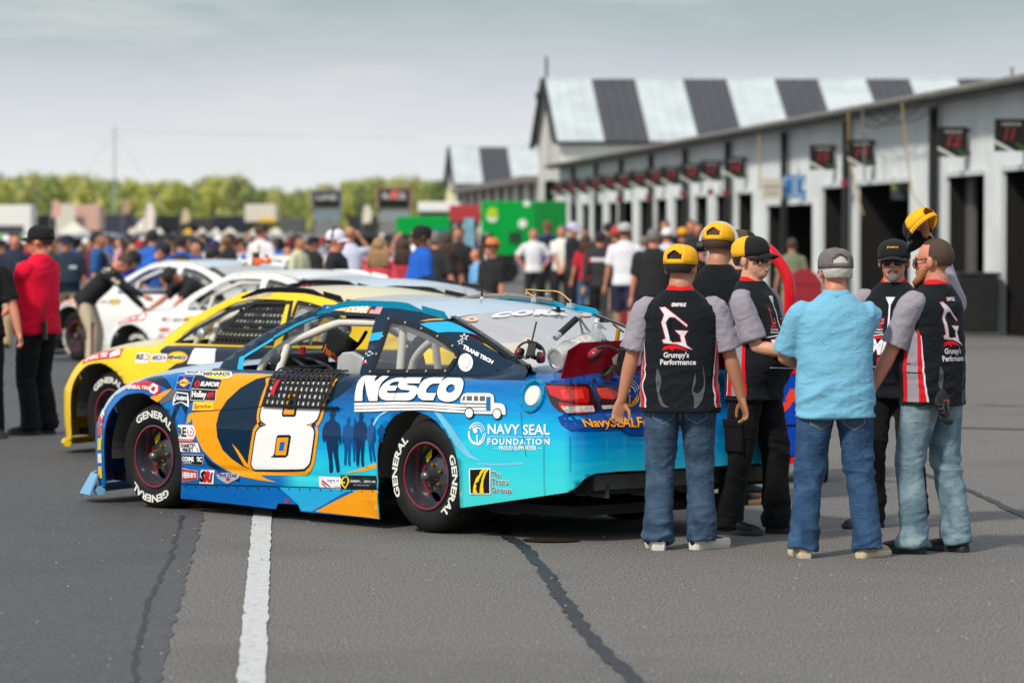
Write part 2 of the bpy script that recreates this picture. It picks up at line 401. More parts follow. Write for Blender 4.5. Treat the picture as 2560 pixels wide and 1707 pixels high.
# dark steel posts from eave to ground
posts = [66.0, 74.8, 84.8, 93.7, 103.6, 112.6, 121, 129.5, 137.6, 145.9]
pmesh = MB().box((-.16, 0, EAVE/2-.06), (.14, .20, EAVE-.12))
p0 = pmesh.build('post', M_black, garage)
for i, d in enumerate(posts):
    o = p0 if i == 0 else p0.copy()
    if i: COL.objects.link(o)
    o.location = (0, U(d), 0)
# eave, gutter, roof
rf = MB()
W_ = 14
ribbed(rf, lambda u, z, d: (-.45+z*W_, u, EAVE+.10+z*.06+d), U(58), U_END+.4, 0, 1, .4, .06, .03)
rf.build('roof', M_roofw, garage)
e = MB(); e.box((-.44, (U(58)+U_END)/2, EAVE+.03), (.10, U_END-U(58)+.6, .20)); e.build('fascia', M_black, garage)
gt_ = MB(); gt_.tube([(-.56, U(58), EAVE+.05), (-.56, U_END+.3, EAVE+.05)], .07, n=8); gt_.build('gutter', M_gutter, garage)
sf = MB(); sf.box((-.22, (U(58)+U_END)/2, EAVE-.03), (.40, U_END-U(58), .05)); sf.build('soffit', mat('soffit_grey', (96, 98, 100), .7), garage)
# hanging hoses and wires
M_hose = mat('yellow_hose', (166, 146, 92), .6)
def hang(pts, r, m, name='hose'):
    mb = MB(); mb.tube(pts, r, n=6); return mb.build(name, m, garage)
hang([(-.6, U(81.9), EAVE+.1), (-.62, U(81.9), 3.6), (-.5, U(81.5), 2.7), (-.4, U(81.2), 2.2)], .017, M_hose)
hang([(-.6, U(80.2), EAVE), (-.55, U(80.2), 2.9)], .018, M_grey)
hang([(-.6, U(75.8), EAVE+.1), (-.55, U(75.5), 3.4), (-.5, U(75.2), 2.6), (-.4, U(74.2), 2.2)], .015, M_hose)
hang([(-.5, U(95.5), EAVE), (-.5, U(95.4), 2.9)], .02, M_hose)
for k in range(3):
    a, b = U(72+k*2), U(79+k*1.5); hang([(-.5, a+(b-a)*i/8, EAVE-.05-.35*math.sin(PI*i/8)) for i in range(9)], .012, M_black, 'cable')
# number boards: square blade signs standing out from the wall
M_sign = mat('sign_black', (24, 22, 24), .5); M_sred = mat('sign_red', (138, 46, 52), .5); M_swh = mat('sign_white', (215, 215, 215), .5); M_sgr = mat('sign_green', (62, 100, 46), .5)
M_txt = mat('print_white', (238, 238, 238), .45)
signs = [(66.8, '11'), (71.9, '12'), (81.8, '14'), (86.8, '15'), (100.8, '16'), (105.5, '17'), (109.8, '18'), (114.4, '19'), (118.4, '20'), (122.6, '21'), (127.1, '22'), (131.6, '23'), (136.1, '24'), (140.6, '25'), (145.1, '26'), (149.4, '27')]
for d, s in signs:
    b = MB(); b.box((-.36, U(d), 3.53), (.56, .04, .56)); o = b.build('number_board', M_sign, garage)
    tag(o, 'black garage board with the red number '+s)
    Mx = frame((-.64, U(d)-.022, 3.25), (1, 0, 0), z=(0, -1, 0))
    V1 = fit_text(s, .17, .20, .26 if s != '11' else .18, .20, .035, .25); V2 = fit_text('GARAGE', .13, .45, .33, .045, .01, 0, 1.2)
    fd = flat_decal([(*poly2d([(0, .20), (0, .14), (.26, 0), (.36, 0)]), M_swh, 0), (*poly2d([(.36, .12), (.36, .15), (.56, .05), (.56, 0), (.54, 0)]), M_sgr, 0), (*poly2d([(0, .12), (0, .07), (.14, 0), (.22, 0)]), M_sgr, 1), (*V1, M_sred, 2), (*V2, M_swh, 2)], Mx, .0015)
    fd.build('board_print', None, o)
    fr_ = MB(); fr_.box((-.05, U(d), 3.75), (.1, .05, .05)); fr_.box((-.05, U(d), 3.32), (.1, .05, .05)); fr_.build('bracket', M_black, o)
# fire-hose boxes: round red plates on posts and walls
rp = None
for d, z in ((84.5, 2.93), (103.4, 2.9), (106.4, 2.95), (112.4, 2.95), (121, 2.95), (129.4, 2.95)):
    mb = MB(); mb.lathe([(0, .02), (.09, .02), (.09, -.02), (0, -.02)], n=14, M=frame((-.26, U(d)-.13, z), (1, 0, 0), z=(0, -1, 0))); mb.build('red_marker', M_sred, garage)
# blue board and cream board hung over the wide bay
def board(name, d, x0, x1, y0, y1, m, label, cat):
    a = at_depth(x0, y1, d); b = at_depth(x1, y0, d); mb = MB(); mb.box(((a.x+b.x)/2, d, (a.z+b.z)/2), (b.x-a.x, .05, b.z-a.z))
    o = mb.build(name, m); o['label'] = label; o['category'] = cat; return o, frame((a.x, d-.027, a.z), (1, 0, 0), z=(0, -1, 0)), b.x-a.x, b.z-a.z
M_bblue = mat('board_blue', (28, 112, 170), .5); M_cream = mat('board_cream', (196, 190, 176), .6)
root = empty('restroom_sign', (0, 0, 0)); tag(root, 'blue restroom board with white symbol hanging over the wide dark bay', 'sign')
o, Mx, w, h = board('panel', 91.2, 1956, 2038, 438, 496, M_bblue, '', ''); o.parent = root; del o['label']; del o['category']
def ring(x0, y0, x1, y1, t): return poly2d([(x0, y0), (x1, y0), (x1, y1), (x0, y1)], [(x0+t, y0+t), (x0+t, y1-t), (x1-t, y1-t), (x1-t, y0+t)])
flat_decal([(*ring(w*.05, h*.1, w*.34, h*.9, .02), M_swh, 0), (*ring(w*.40, h*.12, w*.92, h*.92, .025), M_swh, 0), (*ell2d(w*.66, h*.72, .04, .04, 10), M_swh, 1), (*rect2d(w*.61, h*.35, w*.71, h*.62), M_swh, 1)], Mx, .002).build('symbol', None, root)
hk = MB()
for fx in (.1, .5, .9):
    q = Mx @ Vector((w*fx, h, -.02)); hk.tube([q, q+Vector((0, 0, .16))], .012, n=5)
hk.build('hook', M_black, root)
o, Mx, w, h = board('notice_board', 91.0, 1905, 1955, 447, 500, M_cream, 'small cream notice board beside the blue restroom board', 'sign')
flat_decal([(*fit_text('NOTICE', w*.12, h*.55, w*.76, h*.12), M_black, 0), (*rect2d(w*.15, h*.3, w*.85, h*.34), M_black, 0)], Mx, .002).build('lettering', None, o)
# printed banner leaning by bay 14 showing trees
a = at_depth(2228, 500, 79.5); b = at_depth(2283, 425, 79.5)
mb = MB(); mb.box(((a.x+b.x)/2, 79.5, (a.z+b.z)/2), (b.x-a.x, .03, b.z-a.z)); o = mb.build('photo_banner', None)
m = bpy.data.materials.new('banner_print'); m.use_nodes = True; t = m.node_tree; tcn = N(t, 'ShaderNodeTexCoord'); sp = N(t, 'ShaderNodeSeparateXYZ'); t.links.new(tcn.outputs['Generated'], sp.inputs[0])
nn = N(t, 'ShaderNodeTexNoise'); nn.inputs['Scale'].default_value = 6; t.links.new(tcn.outputs['Generated'], nn.inputs['Vector']); ad = N(t, 'ShaderNodeMath', operation='ADD'); t.links.new(sp.outputs['Z'], ad.inputs[0])
mm = N(t, 'ShaderNodeMath', operation='MULTIPLY_ADD'); mm.inputs[1].default_value = .8; mm.inputs[2].default_value = -.4; t.links.new(nn.outputs['Fac'], mm.inputs[0]); t.links.new(mm.outputs[0], ad.inputs[1])
rr = ramp(t, [(0, (.02, .03, .05)), (.3, (.06, .09, .12)), (.4, (.16, .2, .04)), (.6, (.25, .3, .08)), (.75, (.7, .75, .75))]); t.links.new(ad.outputs[0], rr.inputs[0]); t.links.new(rr.outputs[0], t.nodes['Principled BSDF'].inputs['Base Color']); o.data.materials.append(m)
tag(o, 'hanging banner with a green tree picture beside the bay marked 14', 'banner')
# dark wheeled bin against the wall, red tool cabinet
def put(root_or_obj, x, y, rz=0): root_or_obj.location = (x, y, 0); root_or_obj.rotation_euler[2] = rz
mb = MB(); mb.box((0, 0, .55), (.7, .7, 1.0), taper=1.08); bn = empty('waste_bin'); mb.build('body', mat('bin_plastic', (30, 30, 32), .5), bn, bevel=.03)
mb = MB(); mb.box((0, 0, 1.09), (.8, .8, .07)); mb.build('lid', mat('bin_plastic', (30, 30, 32), .5), bn, bevel=.02)
p = on_ground(2440, 838); put(bn, p.x, p.y); tag(bn, 'black waste bin with a flat lid standing in front of bay 12', 'bin')
M_cab = mat('cabinet_red', (150, 22, 40), .35, coat=.5)
cb = empty('tool_cabinet'); mb = MB(); mb.box((0, 0, .72), (.95, .6, 1.2)); mb.build('body', M_cab, cb, bevel=.03)
mb = MB(); mb.prism([(-.5, -.0), (.5, 0), (.32, .22), (.1, .34), (-.1, .34), (-.32, .22)], -.32, .32, M=frame((0, 0, 1.32), (1, 0, 0), z=(0, -1, 0))); mb.build('top', M_cab, cb)
mb = MB(); V, F = poly2d([(.22*math.cos(k*PI/5)*(1 if k % 2 else .45), .22*math.sin(k*PI/5)*(1 if k % 2 else .45)) for k in range(10)]); mb.add([(p[0]+.05, -.303, p[1]+.62) for p in V], F); mb.build('emblem', mat('emblem_pale', (190, 120, 130), .5), cb)
for sx in (-.38, .38):
    for sy in (-.2, .2):
        mb = MB(); mb.tube([(sx-.02, sy, .06), (sx+.02, sy, .06)], .06, n=12); mb.build('caster', M_black, cb)
p = at_depth(2008, 800, 62); cb.location = (p.x, 62, .0); cb.scale = (.62, .62, .76); tag(cb, 'dark red rolling tool cabinet with a pale emblem near the garage wall', 'cabinet')

# ================================================================== BIG STRIPED-ROOF BUILDINGS
def big_building(name, label, x0, near, depth, length, z_eave, z_ridge, stripe, first='w', gable_door=True):
    r = empty(name, (x0, near, 0)); tag(r, label, 'building')
    w = MB(); sl = -.0825*depth  # gable follows the lane
    ribbed(w, lambda u, z, d: (u, -d, z), 0, length, 0, z_eave, .35, .05, .025); w.build('wall', M_wallc, r)
    g_ = MB(); L0 = (0, 0); L1 = (sl, depth); mid = (sl/2, depth/2)
    dw = .28; a = (sl*.30, depth*.30); b = (sl*.72, depth*.72); dz = z_eave*.72
    pts = [(0, 0, 0), (*a, 0), (*a, dz), (*b, dz), (*b, 0), (*L1, 0), (*L1, z_eave), (*mid, z_ridge-.1), (0, 0, z_eave)]
    g_.add(pts, [(0, 1, 2, 8), (4, 5, 6, 3), (8, 2, 3, 6, 7)]); g_.build('gable', M_wallc, r)
    dk = MB(); dk.add([(a[0]+.6, a[1], 0), (b[0]+.6, b[1], 0), (b[0]+.6, b[1], dz), (a[0]+.6, a[1], dz)], [(0, 1, 2, 3)]); dk.add([(a[0], a[1], dz), (b[0], b[1], dz), (b[0]+.6, b[1], dz), (a[0]+.6, a[1], dz)], [(0, 1, 2, 3)]); dk.add([(b[0], b[1], 0), (b[0]+.6, b[1], 0), (b[0]+.6, b[1], dz), (b[0], b[1], dz)], [(0, 1, 2, 3)]); dk.build('doorway', M_dark, r)
    n = int(length/(sum(stripe)/2)); u = 0
    for i in range(n):
        wd_ = stripe[i % 2]; m = M_roofw if i % 2 == 0 else M_roofd
        s = MB(); fu = lambda uu, z, d: (uu+sl/2*z-.25, -.4+(depth/2+.4)*z, z_eave-.1+(z_ridge-z_eave+.1)*z+d)
        ribbed(s, fu, u, u+wd_, 0, 1, .45, .06, .04); s.build('roof_panel', m, r); u += wd_
    bk = MB(); bk.add([(sl/2-.25, depth/2, z_ridge), (length, depth/2, z_ridge), (length, depth+.4, z_eave), (sl-.25, depth+.4, z_eave)], [(0, 1, 2, 3)]); bk.build('roof_back', M_roofw, r)
    fa = MB(); fa.box((length/2, -.42, z_eave-.14), (length+.4, .05, .16)); fa.tube([(-.28, -.42, z_eave-.1), (sl/2-.28, depth/2, z_ridge), (sl-.28, depth+.4, z_eave-.1)], .11, n=4); fa.build('fascia', M_black, r)
    rc = MB(); rc.tube([(sl/2-.3, depth/2, z_ridge+.03), (length, depth/2, z_ridge+.03)], .06, n=6); rc.build('ridge_cap', M_roofw, r)
    return r
B2 = big_building('workshop_building', 'tall building with black and white striped roof behind the garage row', 1.96, 152, 10.2, 30, 5.49, 8.08, (1.95, 1.78))
for (x, z0, z1, r_) in ((-.55, 7.8, 9.0, .05),):
    mb = MB(); mb.tube([(x, 5.1, z0), (x, 5.1, z1)], r_, n=6); mb.box((x-.15, 5.1, z0-.1), (.35, .3, .25)); mb.build('vent_pole', M_black, B2)
mb = MB(); mb.box((-.75, 5.1, 7.4), (.5, .4, .3)); mb.build('floodlight', M_black, B2)
mb = MB(); V, F = fit_text('GARAGE', 0, 0, 2.0, .4, .03); mb.add([(p[0], p[1], 0) for p in V], F, M=frame((-.46-.02, 5.3, 6.6), (0, 0, -1), z=(-1, -.08, 0))); mb.build('gable_lettering', M_sred, B2)
B3 = big_building('far_workshop_building', 'distant smaller building with black and white striped roof left of the tall one', -3.75, 262, 9, 9.5, 5.2, 7.7, (2.05, 2.0))
# low garage between them
far = MB(); A = Vector((1.4, 200, 0)); Bq = Vector((-3.6, 262, 0)); dv = (Bq-A); Lf = dv.length; 
fg = empty('far_garage_row', A, math.atan2(dv.y, dv.x)-PI/2); tag(fg, 'low pale garage row with dark posts running from the tall building to the far one', 'garage')
ribbed(far, lambda u, z, d: (-d, u, z), 0, Lf, 0, 4.5, 1.2, .2, .06); far.build('wall', M_wallc, fg)
for k in range(9):
    mb = MB(); mb.box((-.12, 3+k*7, 2.2), (.2, .8, 4.4)); mb.build('post', mat('post_grey', (88, 90, 92), .6), fg)
mb = MB(); mb.box((-.4, Lf/2, 4.6), (.9, Lf, .35)); mb.build('eave', M_gutter, fg)
mb = MB(); mb.box((-.15, Lf/2, 2.95), (.1, Lf, .35)); mb.build('banner_strip', mat('strip_red', (170, 70, 66), .6), fg)
mb = MB(); mb.tube([(12, 96, 4.9), (12, 96, 5.55)], .03, n=6); mb.lathe([(0, 0), (.12, 0), (.12, .02), (0, .02)], n=8, M=Matrix.Translation((12, 96, 4.88)))
o = mb.build('roof_mast', M_grey); tag(o, 'thin mast rising above the garage roof at the far right', 'mast')
p = at_depth(2530, 175, 70); o.location = (p.x-12, 70-96, p.z-5.5)
# ================================================================== STOCK CARS
# plan outline of the body from nose centre round the left side to the tail; s equals x along the straight flank
PL = smooth_pts([(3.90, 0), (3.86, .35), (3.76, .62), (3.62, .81), (3.51, .895), (3.38, .948), (3.15, .972), (2.8, .982), (2.3, .975), (1.6, .97), (.9, .972), (.3, .982), (-.1, .985), (-.5, .98), (-.9, .965), (-1.10, .95), (-1.20, .925), (-1.26, .87), (-1.295, .78), (-1.33, .6), (-1.37, .3), (-1.38, 0)], 10)
PLx = np.array([p[0] for p in PL]); PLy = np.array([p[1] for p in PL])
seg = np.hypot(np.diff(PLx), np.diff(PLy)); arc = np.concatenate([[0], np.cumsum(seg)])
k1 = np.interp(-1.0, -PLx, arc); PLs = 1.0-(arc-k1)          # decreasing from nose to tail
tx = np.gradient(PLx, arc); ty = np.gradient(PLy, arc); nl = np.hypot(tx, ty); PLnx, PLny = -ty/nl, tx/nl
sg = np.sign(PLny[len(PLny)//2]); PLnx *= sg; PLny *= sg
_S = PLs[::-1]; _X = PLx[::-1]; _Y = PLy[::-1]; _NX = PLnx[::-1]; _NY = PLny[::-1]
S_MIN, S_MAX = float(_S[0]), float(_S[-1])
ZSs = [-2.7, -1.5, -1.25, -.9, -.3, .5, 1.2, 1.9, 2.3, 2.6, 2.9, 3.1, 3.27, 3.4, 3.5, 3.62, 3.8, 4.9]
ZSz = [1.015, 1.01, .988, .964, .955, .945, .938, .936, .926, .916, .882, .85, .80, .735, .66, .60, .57, .56]
TOP = .95
def sstep(a, b, x):
    t = np.clip((x-a)/(b-a), 0, 1); return t*t*(3-2*t)
def surf_raw(s, w):
    s = np.asarray(s, float); w = np.asarray(w, float)
    zs = np.interp(s, ZSs, ZSz); z = np.where(w < .5, w, .5+(w-.5)*(zs-.5)/(TOP-.5))
    x = np.interp(s, _S, _X); y = np.interp(s, _S, _Y); nx = np.interp(s, _S, _NX); ny = np.interp(s, _S, _NY)
    ins = .03*np.clip((.38-w)/.3, 0, 1)**2 + .08*np.clip((w-.52)/(TOP-.52), 0, 1)**2
    r = .05; t = np.clip((w-(TOP-r))/r, 0, 1); ins = ins+r*(1-np.sqrt(np.clip(1-t*t, 0, 1)))
    ins = ins+sstep(-1.19, -1.30, s)*.05*sstep(.67, .74, w)
    ins = ins+.16*sstep(3.5, 3.9, s)*np.clip((w-.5)/.45, 0, 1)**2
    for cx in (.04, 2.84):
        q = np.hypot(x-cx, z-.36); ins = ins-.013*np.exp(-((q-.47)/.05)**2)
    ins = ins+.008*np.exp(-((w-.30)/.02)**2)*sstep(2.35, 2.2, s)*sstep(.3, .5, s)
    return np.stack([x-nx*ins, y-ny*ins, z], -1)
def surfS(s, w, off=0.):
    p = surf_raw(s, w)
    if np.ndim(off) == 0 and off == 0: return p
    e = 2e-3
    a = surf_raw(np.asarray(s)+e, w)-surf_raw(np.asarray(s)-e, w); w2 = np.minimum(np.asarray(w)+e, TOP-1e-4); b = surf_raw(s, w2)-surf_raw(s, w2-2*e)
    n = np.cross(b, a); n /= np.linalg.norm(n, axis=-1, keepdims=True)+1e-12
    sgn = np.sign(n[..., 0]*np.interp(s, _S, _NX)+n[..., 1]*np.interp(s, _S, _NY)); n *= np.where(sgn == 0, 1, sgn)[..., None]
    return p+n*np.asarray(off)[..., None] if np.ndim(off) else p+n*off
def gy(z): return .815-.20*np.clip((z-.94)/.44, 0, 1.1)**1.25
def surfG(x, z, off=0.):
    x = np.asarray(x, float); z = np.asarray(z, float)
    y = gy(z)-.09*np.clip((x-1.6)/.7, 0, 1)**2*np.clip((z-.9)/.3, 0, 1)
    return np.stack([x, y+off*.9, z+off*.35], -1)
ZRx = [-.1, .14, .40, .64, 1.0, 1.17, 1.42]; ZRz = [1.28, 1.318, 1.355, 1.378, 1.382, 1.372, 1.325]
def zrail(x): return np.interp(x, ZRx, ZRz)
WB, WT = -.80, .13      # rear window base / top
def surfW(x, y, off=0.):
    """rear window: x along the car, y across"""
    x = np.asarray(x, float); y = np.asarray(y, float)
    t = np.clip((x-WB)/(WT-WB), -.1, 1.1); z = 1.035+(zrail(WT)-1.035)*(t+.10*t*(1-t)*4*.5)
    z = z+.075*(1-(y/.75)**2)*(.4+.6*t) - .03
    return np.stack([x, y, z+off], -1)
_sg = sorted(set([round(v, 3) for v in np.arange(-.96, 3.1, .08)]+[round(v, 3) for v in np.arange(-2.7, -.96, .035)]+[round(v, 3) for v in np.arange(3.1, 4.9, .035)]))
_wg = [.06, .12, .18, .24, .27, .285, .30, .315, .33, .39, .45, .51, .57, .63, .67, .69, .71, .74, .77, .80, .83, .86, .885, .90, .91, .92, .93, .937, .943, .947]
GRIDS = {'S': (_sg, _wg), 'G': (list(np.arange(-1, 2.6, .09)), list(np.arange(.9, 1.45, .04))), 'W': (list(np.arange(-.9, .3, .06)), list(np.arange(-.8, .81, .08)))}
SURF = {'S': surfS, 'G': surfG, 'W': surfW}
def skin(shapes, surf='S', base=0.0, mirror=False, gap=.0013):
    """shapes [(V,F,mat,layer)] in surface coordinates -> MB draped on the body"""
    mb = MB(); xs, ys = GRIDS[surf]
    for V, F, m, lay in shapes:
        bm = cut_grid(np.asarray(V), F, xs, ys)
        if not len(bm.verts): bm.free(); continue
        co = np.array([v.co[:2] for v in bm.verts]); P = SURF[surf](co[:, 0], np.minimum(co[:, 1], TOP-1e-4) if surf == 'S' else co[:, 1], base+lay*gap)
        bm.verts.index_update(); fs = []
        for f in bm.faces:
            ids = [v.index for v in f.verts]
            n = np.cross(P[ids[1]]-P[ids[0]], P[ids[2]]-P[ids[0]]); c = P[ids[0]]
            ref = np.array([0, 0, 1.]) if surf == 'W' else (np.array([0, 1, .1]) if surf == 'G' else np.array([c[0]-1.2 if abs(c[0]-1.2) > 2.3 else 0, c[1]+.2, .05]))
            if n @ ref < 0: ids = ids[::-1]
            fs.append(ids)
        if mirror: P = P*np.array([1, -1, 1]); fs = [f[::-1] for f in fs]
        mb.add([tuple(p) for p in P], fs, m); bm.free()
    return mb
def clean(o, dist=1e-4, smooth=40):
    me = o.data; bm = bmesh.new(); bm.from_mesh(me); bmesh.ops.remove_doubles(bm, verts=bm.verts, dist=dist); bm.to_mesh(me); bm.free()
    if smooth: me.polygons.foreach_set('use_smooth', [True]*len(me.polygons)); me.set_sharp_from_angle(angle=math.radians(smooth))
    return o
# place of the nearest car in the lane, from its two wheels
HW = .95
_r = on_ground(1066.7, 1332.2); _f = on_ground(378.8, 1271.3); FWD = (_f-_r).normalized(); LFT = Vector((-FWD.y, FWD.x, 0))
CAR_O = _r-LFT*HW; CAR_RZ = math.atan2(FWD.y, FWD.x)
# sight-line lookup: which (u,v) of a body surface is seen at a picture position
class Look:
    def __init__(s, surf, us, vs):
        fn = SURF[surf]; U_, V_ = np.meshgrid(us, vs, indexing='ij'); P = fn(U_.ravel(), V_.ravel())
        R = np.array([[FWD.x, LFT.x], [FWD.y, LFT.y]]); W = np.empty_like(P); W[:, :2] = P[:, :2] @ R.T+np.array(CAR_O[:2]); W[:, 2] = P[:, 2]-CAM_H
        yy = W[:, 1]*math.cos(TILT)-W[:, 2]*math.sin(TILT); zz = W[:, 1]*math.sin(TILT)+W[:, 2]*math.cos(TILT)
        s.px = np.stack([1280+9600*W[:, 0]/yy, 853.5-9600*zz/yy], -1); s.d = yy; s.uv = np.stack([U_.ravel(), V_.ravel()], -1)
        nu, nv = len(us), len(vs); i = np.arange(nu-1)[:, None]*nv+np.arange(nv-1)[None]; i = i.ravel()
        s.T = np.concatenate([np.stack([i, i+nv, i+nv+1], -1), np.stack([i, i+nv+1, i+1], -1)])
        a, b, c = (s.px[s.T[:, k]] for k in range(3)); s.a = a; s.v0 = b-a; s.v1 = c-a; s.den = s.v0[:, 0]*s.v1[:, 1]-s.v1[:, 0]*s.v0[:, 1]
        s.td = s.d[s.T].mean(1)
    def __call__(s, p):
        q = np.array(p)-s.a; den = np.where(abs(s.den) < 1e-9, 1e-9, s.den)
        u = (q[:, 0]*s.v1[:, 1]-s.v1[:, 0]*q[:, 1])/den; v = (s.v0[:, 0]*q[:, 1]-q[:, 0]*s.v0[:, 1])/den
        e = np.maximum(0, -u)+np.maximum(0, -v)+np.maximum(0, u+v-1)
        ok = e < 1e-6
        if ok.any(): k = np.where(ok, s.td, 1e9).argmin()
        else: 
            d2 = ((s.px-np.array(p))**2).sum(1); n = d2.argmin(); m = (s.T == n).any(1); k = np.where(m, e, 1e9).argmin()
        U0, U1, U2 = s.uv[s.T[k]]; uu, vv = float(np.clip(u[k], -3, 4)), float(np.clip(v[k], -3, 4))
        r = U0+(U1-U0)*uu+(U2-U0)*vv; return (float(r[0]), float(r[1]))
lkS = Look('S', np.linspace(S_MIN, 3.75, 330), np.concatenate([np.linspace(.04, .88, 46), np.linspace(.885, TOP-1e-3, 14)]))
lkG = Look('G', np.linspace(-1, 2.6, 120), np.linspace(.88, 1.45, 50))
lkW = Look('W', np.linspace(-1.0, .3, 60), np.linspace(-.85, .85, 60))
LK = {'S': lkS, 'G': lkG, 'W': lkW}
# enlargements of the photograph the outlines were read from: (x0, y0, scale)
ZF = (200, 860, 3.4075); ZA = (560, 740, 5.88); ZB = (860, 740, 5.345); ZW = (870, 920, 4.611); ZR = (1200, 900, 3.92); Z1 = (130, 660, 2.306); Z2 = (850, 700, 2.45); ZZ = (420, 880, 4.2); ZD = (1240, 760, 5.113)
def rd(z, pts, lk='S'): return [LK[lk]((z[0]+u/z[2], z[1]+v/z[2])) for u, v in pts]
def grow(P, d):
    """move a closed outline outwards by d"""
    P = [np.array(p) for p in P]; n = len(P); A_ = sum(P[i][0]*P[(i+1) % n][1]-P[(i+1) % n][0]*P[i][1] for i in range(n)); sg_ = 1 if A_ > 0 else -1; out = []
    for i in range(n):
        a = P[i]-P[i-1]; b = P[(i+1) % n]-P[i]; a = a/(np.linalg.norm(a)+1e-9); b = b/(np.linalg.norm(b)+1e-9)
        na = np.array([a[1], -a[0]])*sg_; nb = np.array([b[1], -b[0]])*sg_; m = na+nb; l = np.linalg.norm(m)
        if l < .3: m = na; k = 1
        else: m /= l; k = min(1.6, 1/max(.3, m @ na))
        out.append(tuple(P[i]+m*d*k))
    return out
class Box:
    """a decal's own box: unit coordinates (0..1, 0..1) laid into four corners BL, BR, TR, TL seen in the picture"""
    def __init__(s, z, bl, br, tr, tl, lk='S'): s.c = [np.array(q) for q in rd(z, [bl, br, tr, tl], lk)]
    def m(s, V):
        V = np.asarray(V, float); u = V[:, :1]; v = V[:, 1:2]; a, b, c, d = s.c
        return a*(1-u)*(1-v)+b*u*(1-v)+c*u*v+d*(1-u)*v
    def poly(s, m, lay, *loops): V, F = poly2d(*loops); return (s.m(V), F, m, lay)
    def rect(s, m, lay, x0=0, y0=0, x1=1, y1=1): V, F = rect2d(x0, y0, x1, y1); return (s.m(V), F, m, lay)
    def ell(s, m, lay, cx, cy, rx, ry, n=24): V, F = ell2d(cx, cy, rx, ry, n); return (s.m(V), F, m, lay)
    def text(s, m, lay, t, x0, y0, w, h, bold=.02, shear=0., spacing=1.): V, F = fit_text(t, x0, y0, w, h, bold, shear, spacing); return (s.m(V), F, m, lay)
# paints --------------------------------------------------------------------
def paint(name, rgb, rough=.3, **k): return mat(name, rgb, rough, coat=.6, spec=.12, **k)
P_white = paint('print_paint_white', (240, 240, 240)); P_black = paint('print_black', (22, 24, 26)); P_navy = paint('paint_navy', (0, 36, 60)); P_navy2 = paint('paint_navy_deep', (2, 28, 46))
P_org = paint('paint_orange', (250, 162, 14)); P_blue = paint('paint_blue', (0, 104, 184)); P_cyan = paint('paint_cyan', (34, 172, 226)); P_turq = paint('paint_turquoise', (0, 140, 178)); P_red = paint('print_red', (206, 30, 46)); P_yel = paint('print_yellow', (250, 212, 26)); P_dblue = paint('print_dark_blue', (24, 44, 140)); P_grey = paint('print_grey', (96, 98, 100)); P_sil = paint('print_silver', (178, 184, 190)); P_sold = paint('print_soldier', (6, 46, 88)); P_sold2 = paint('print_soldier_pale', (10, 78, 140)); P_haze = paint('print_pale_blue', (120, 200, 232)); P_maroon = paint('spoiler_maroon', (150, 16, 36)); P_lime = paint('print_lime', (190, 220, 40))
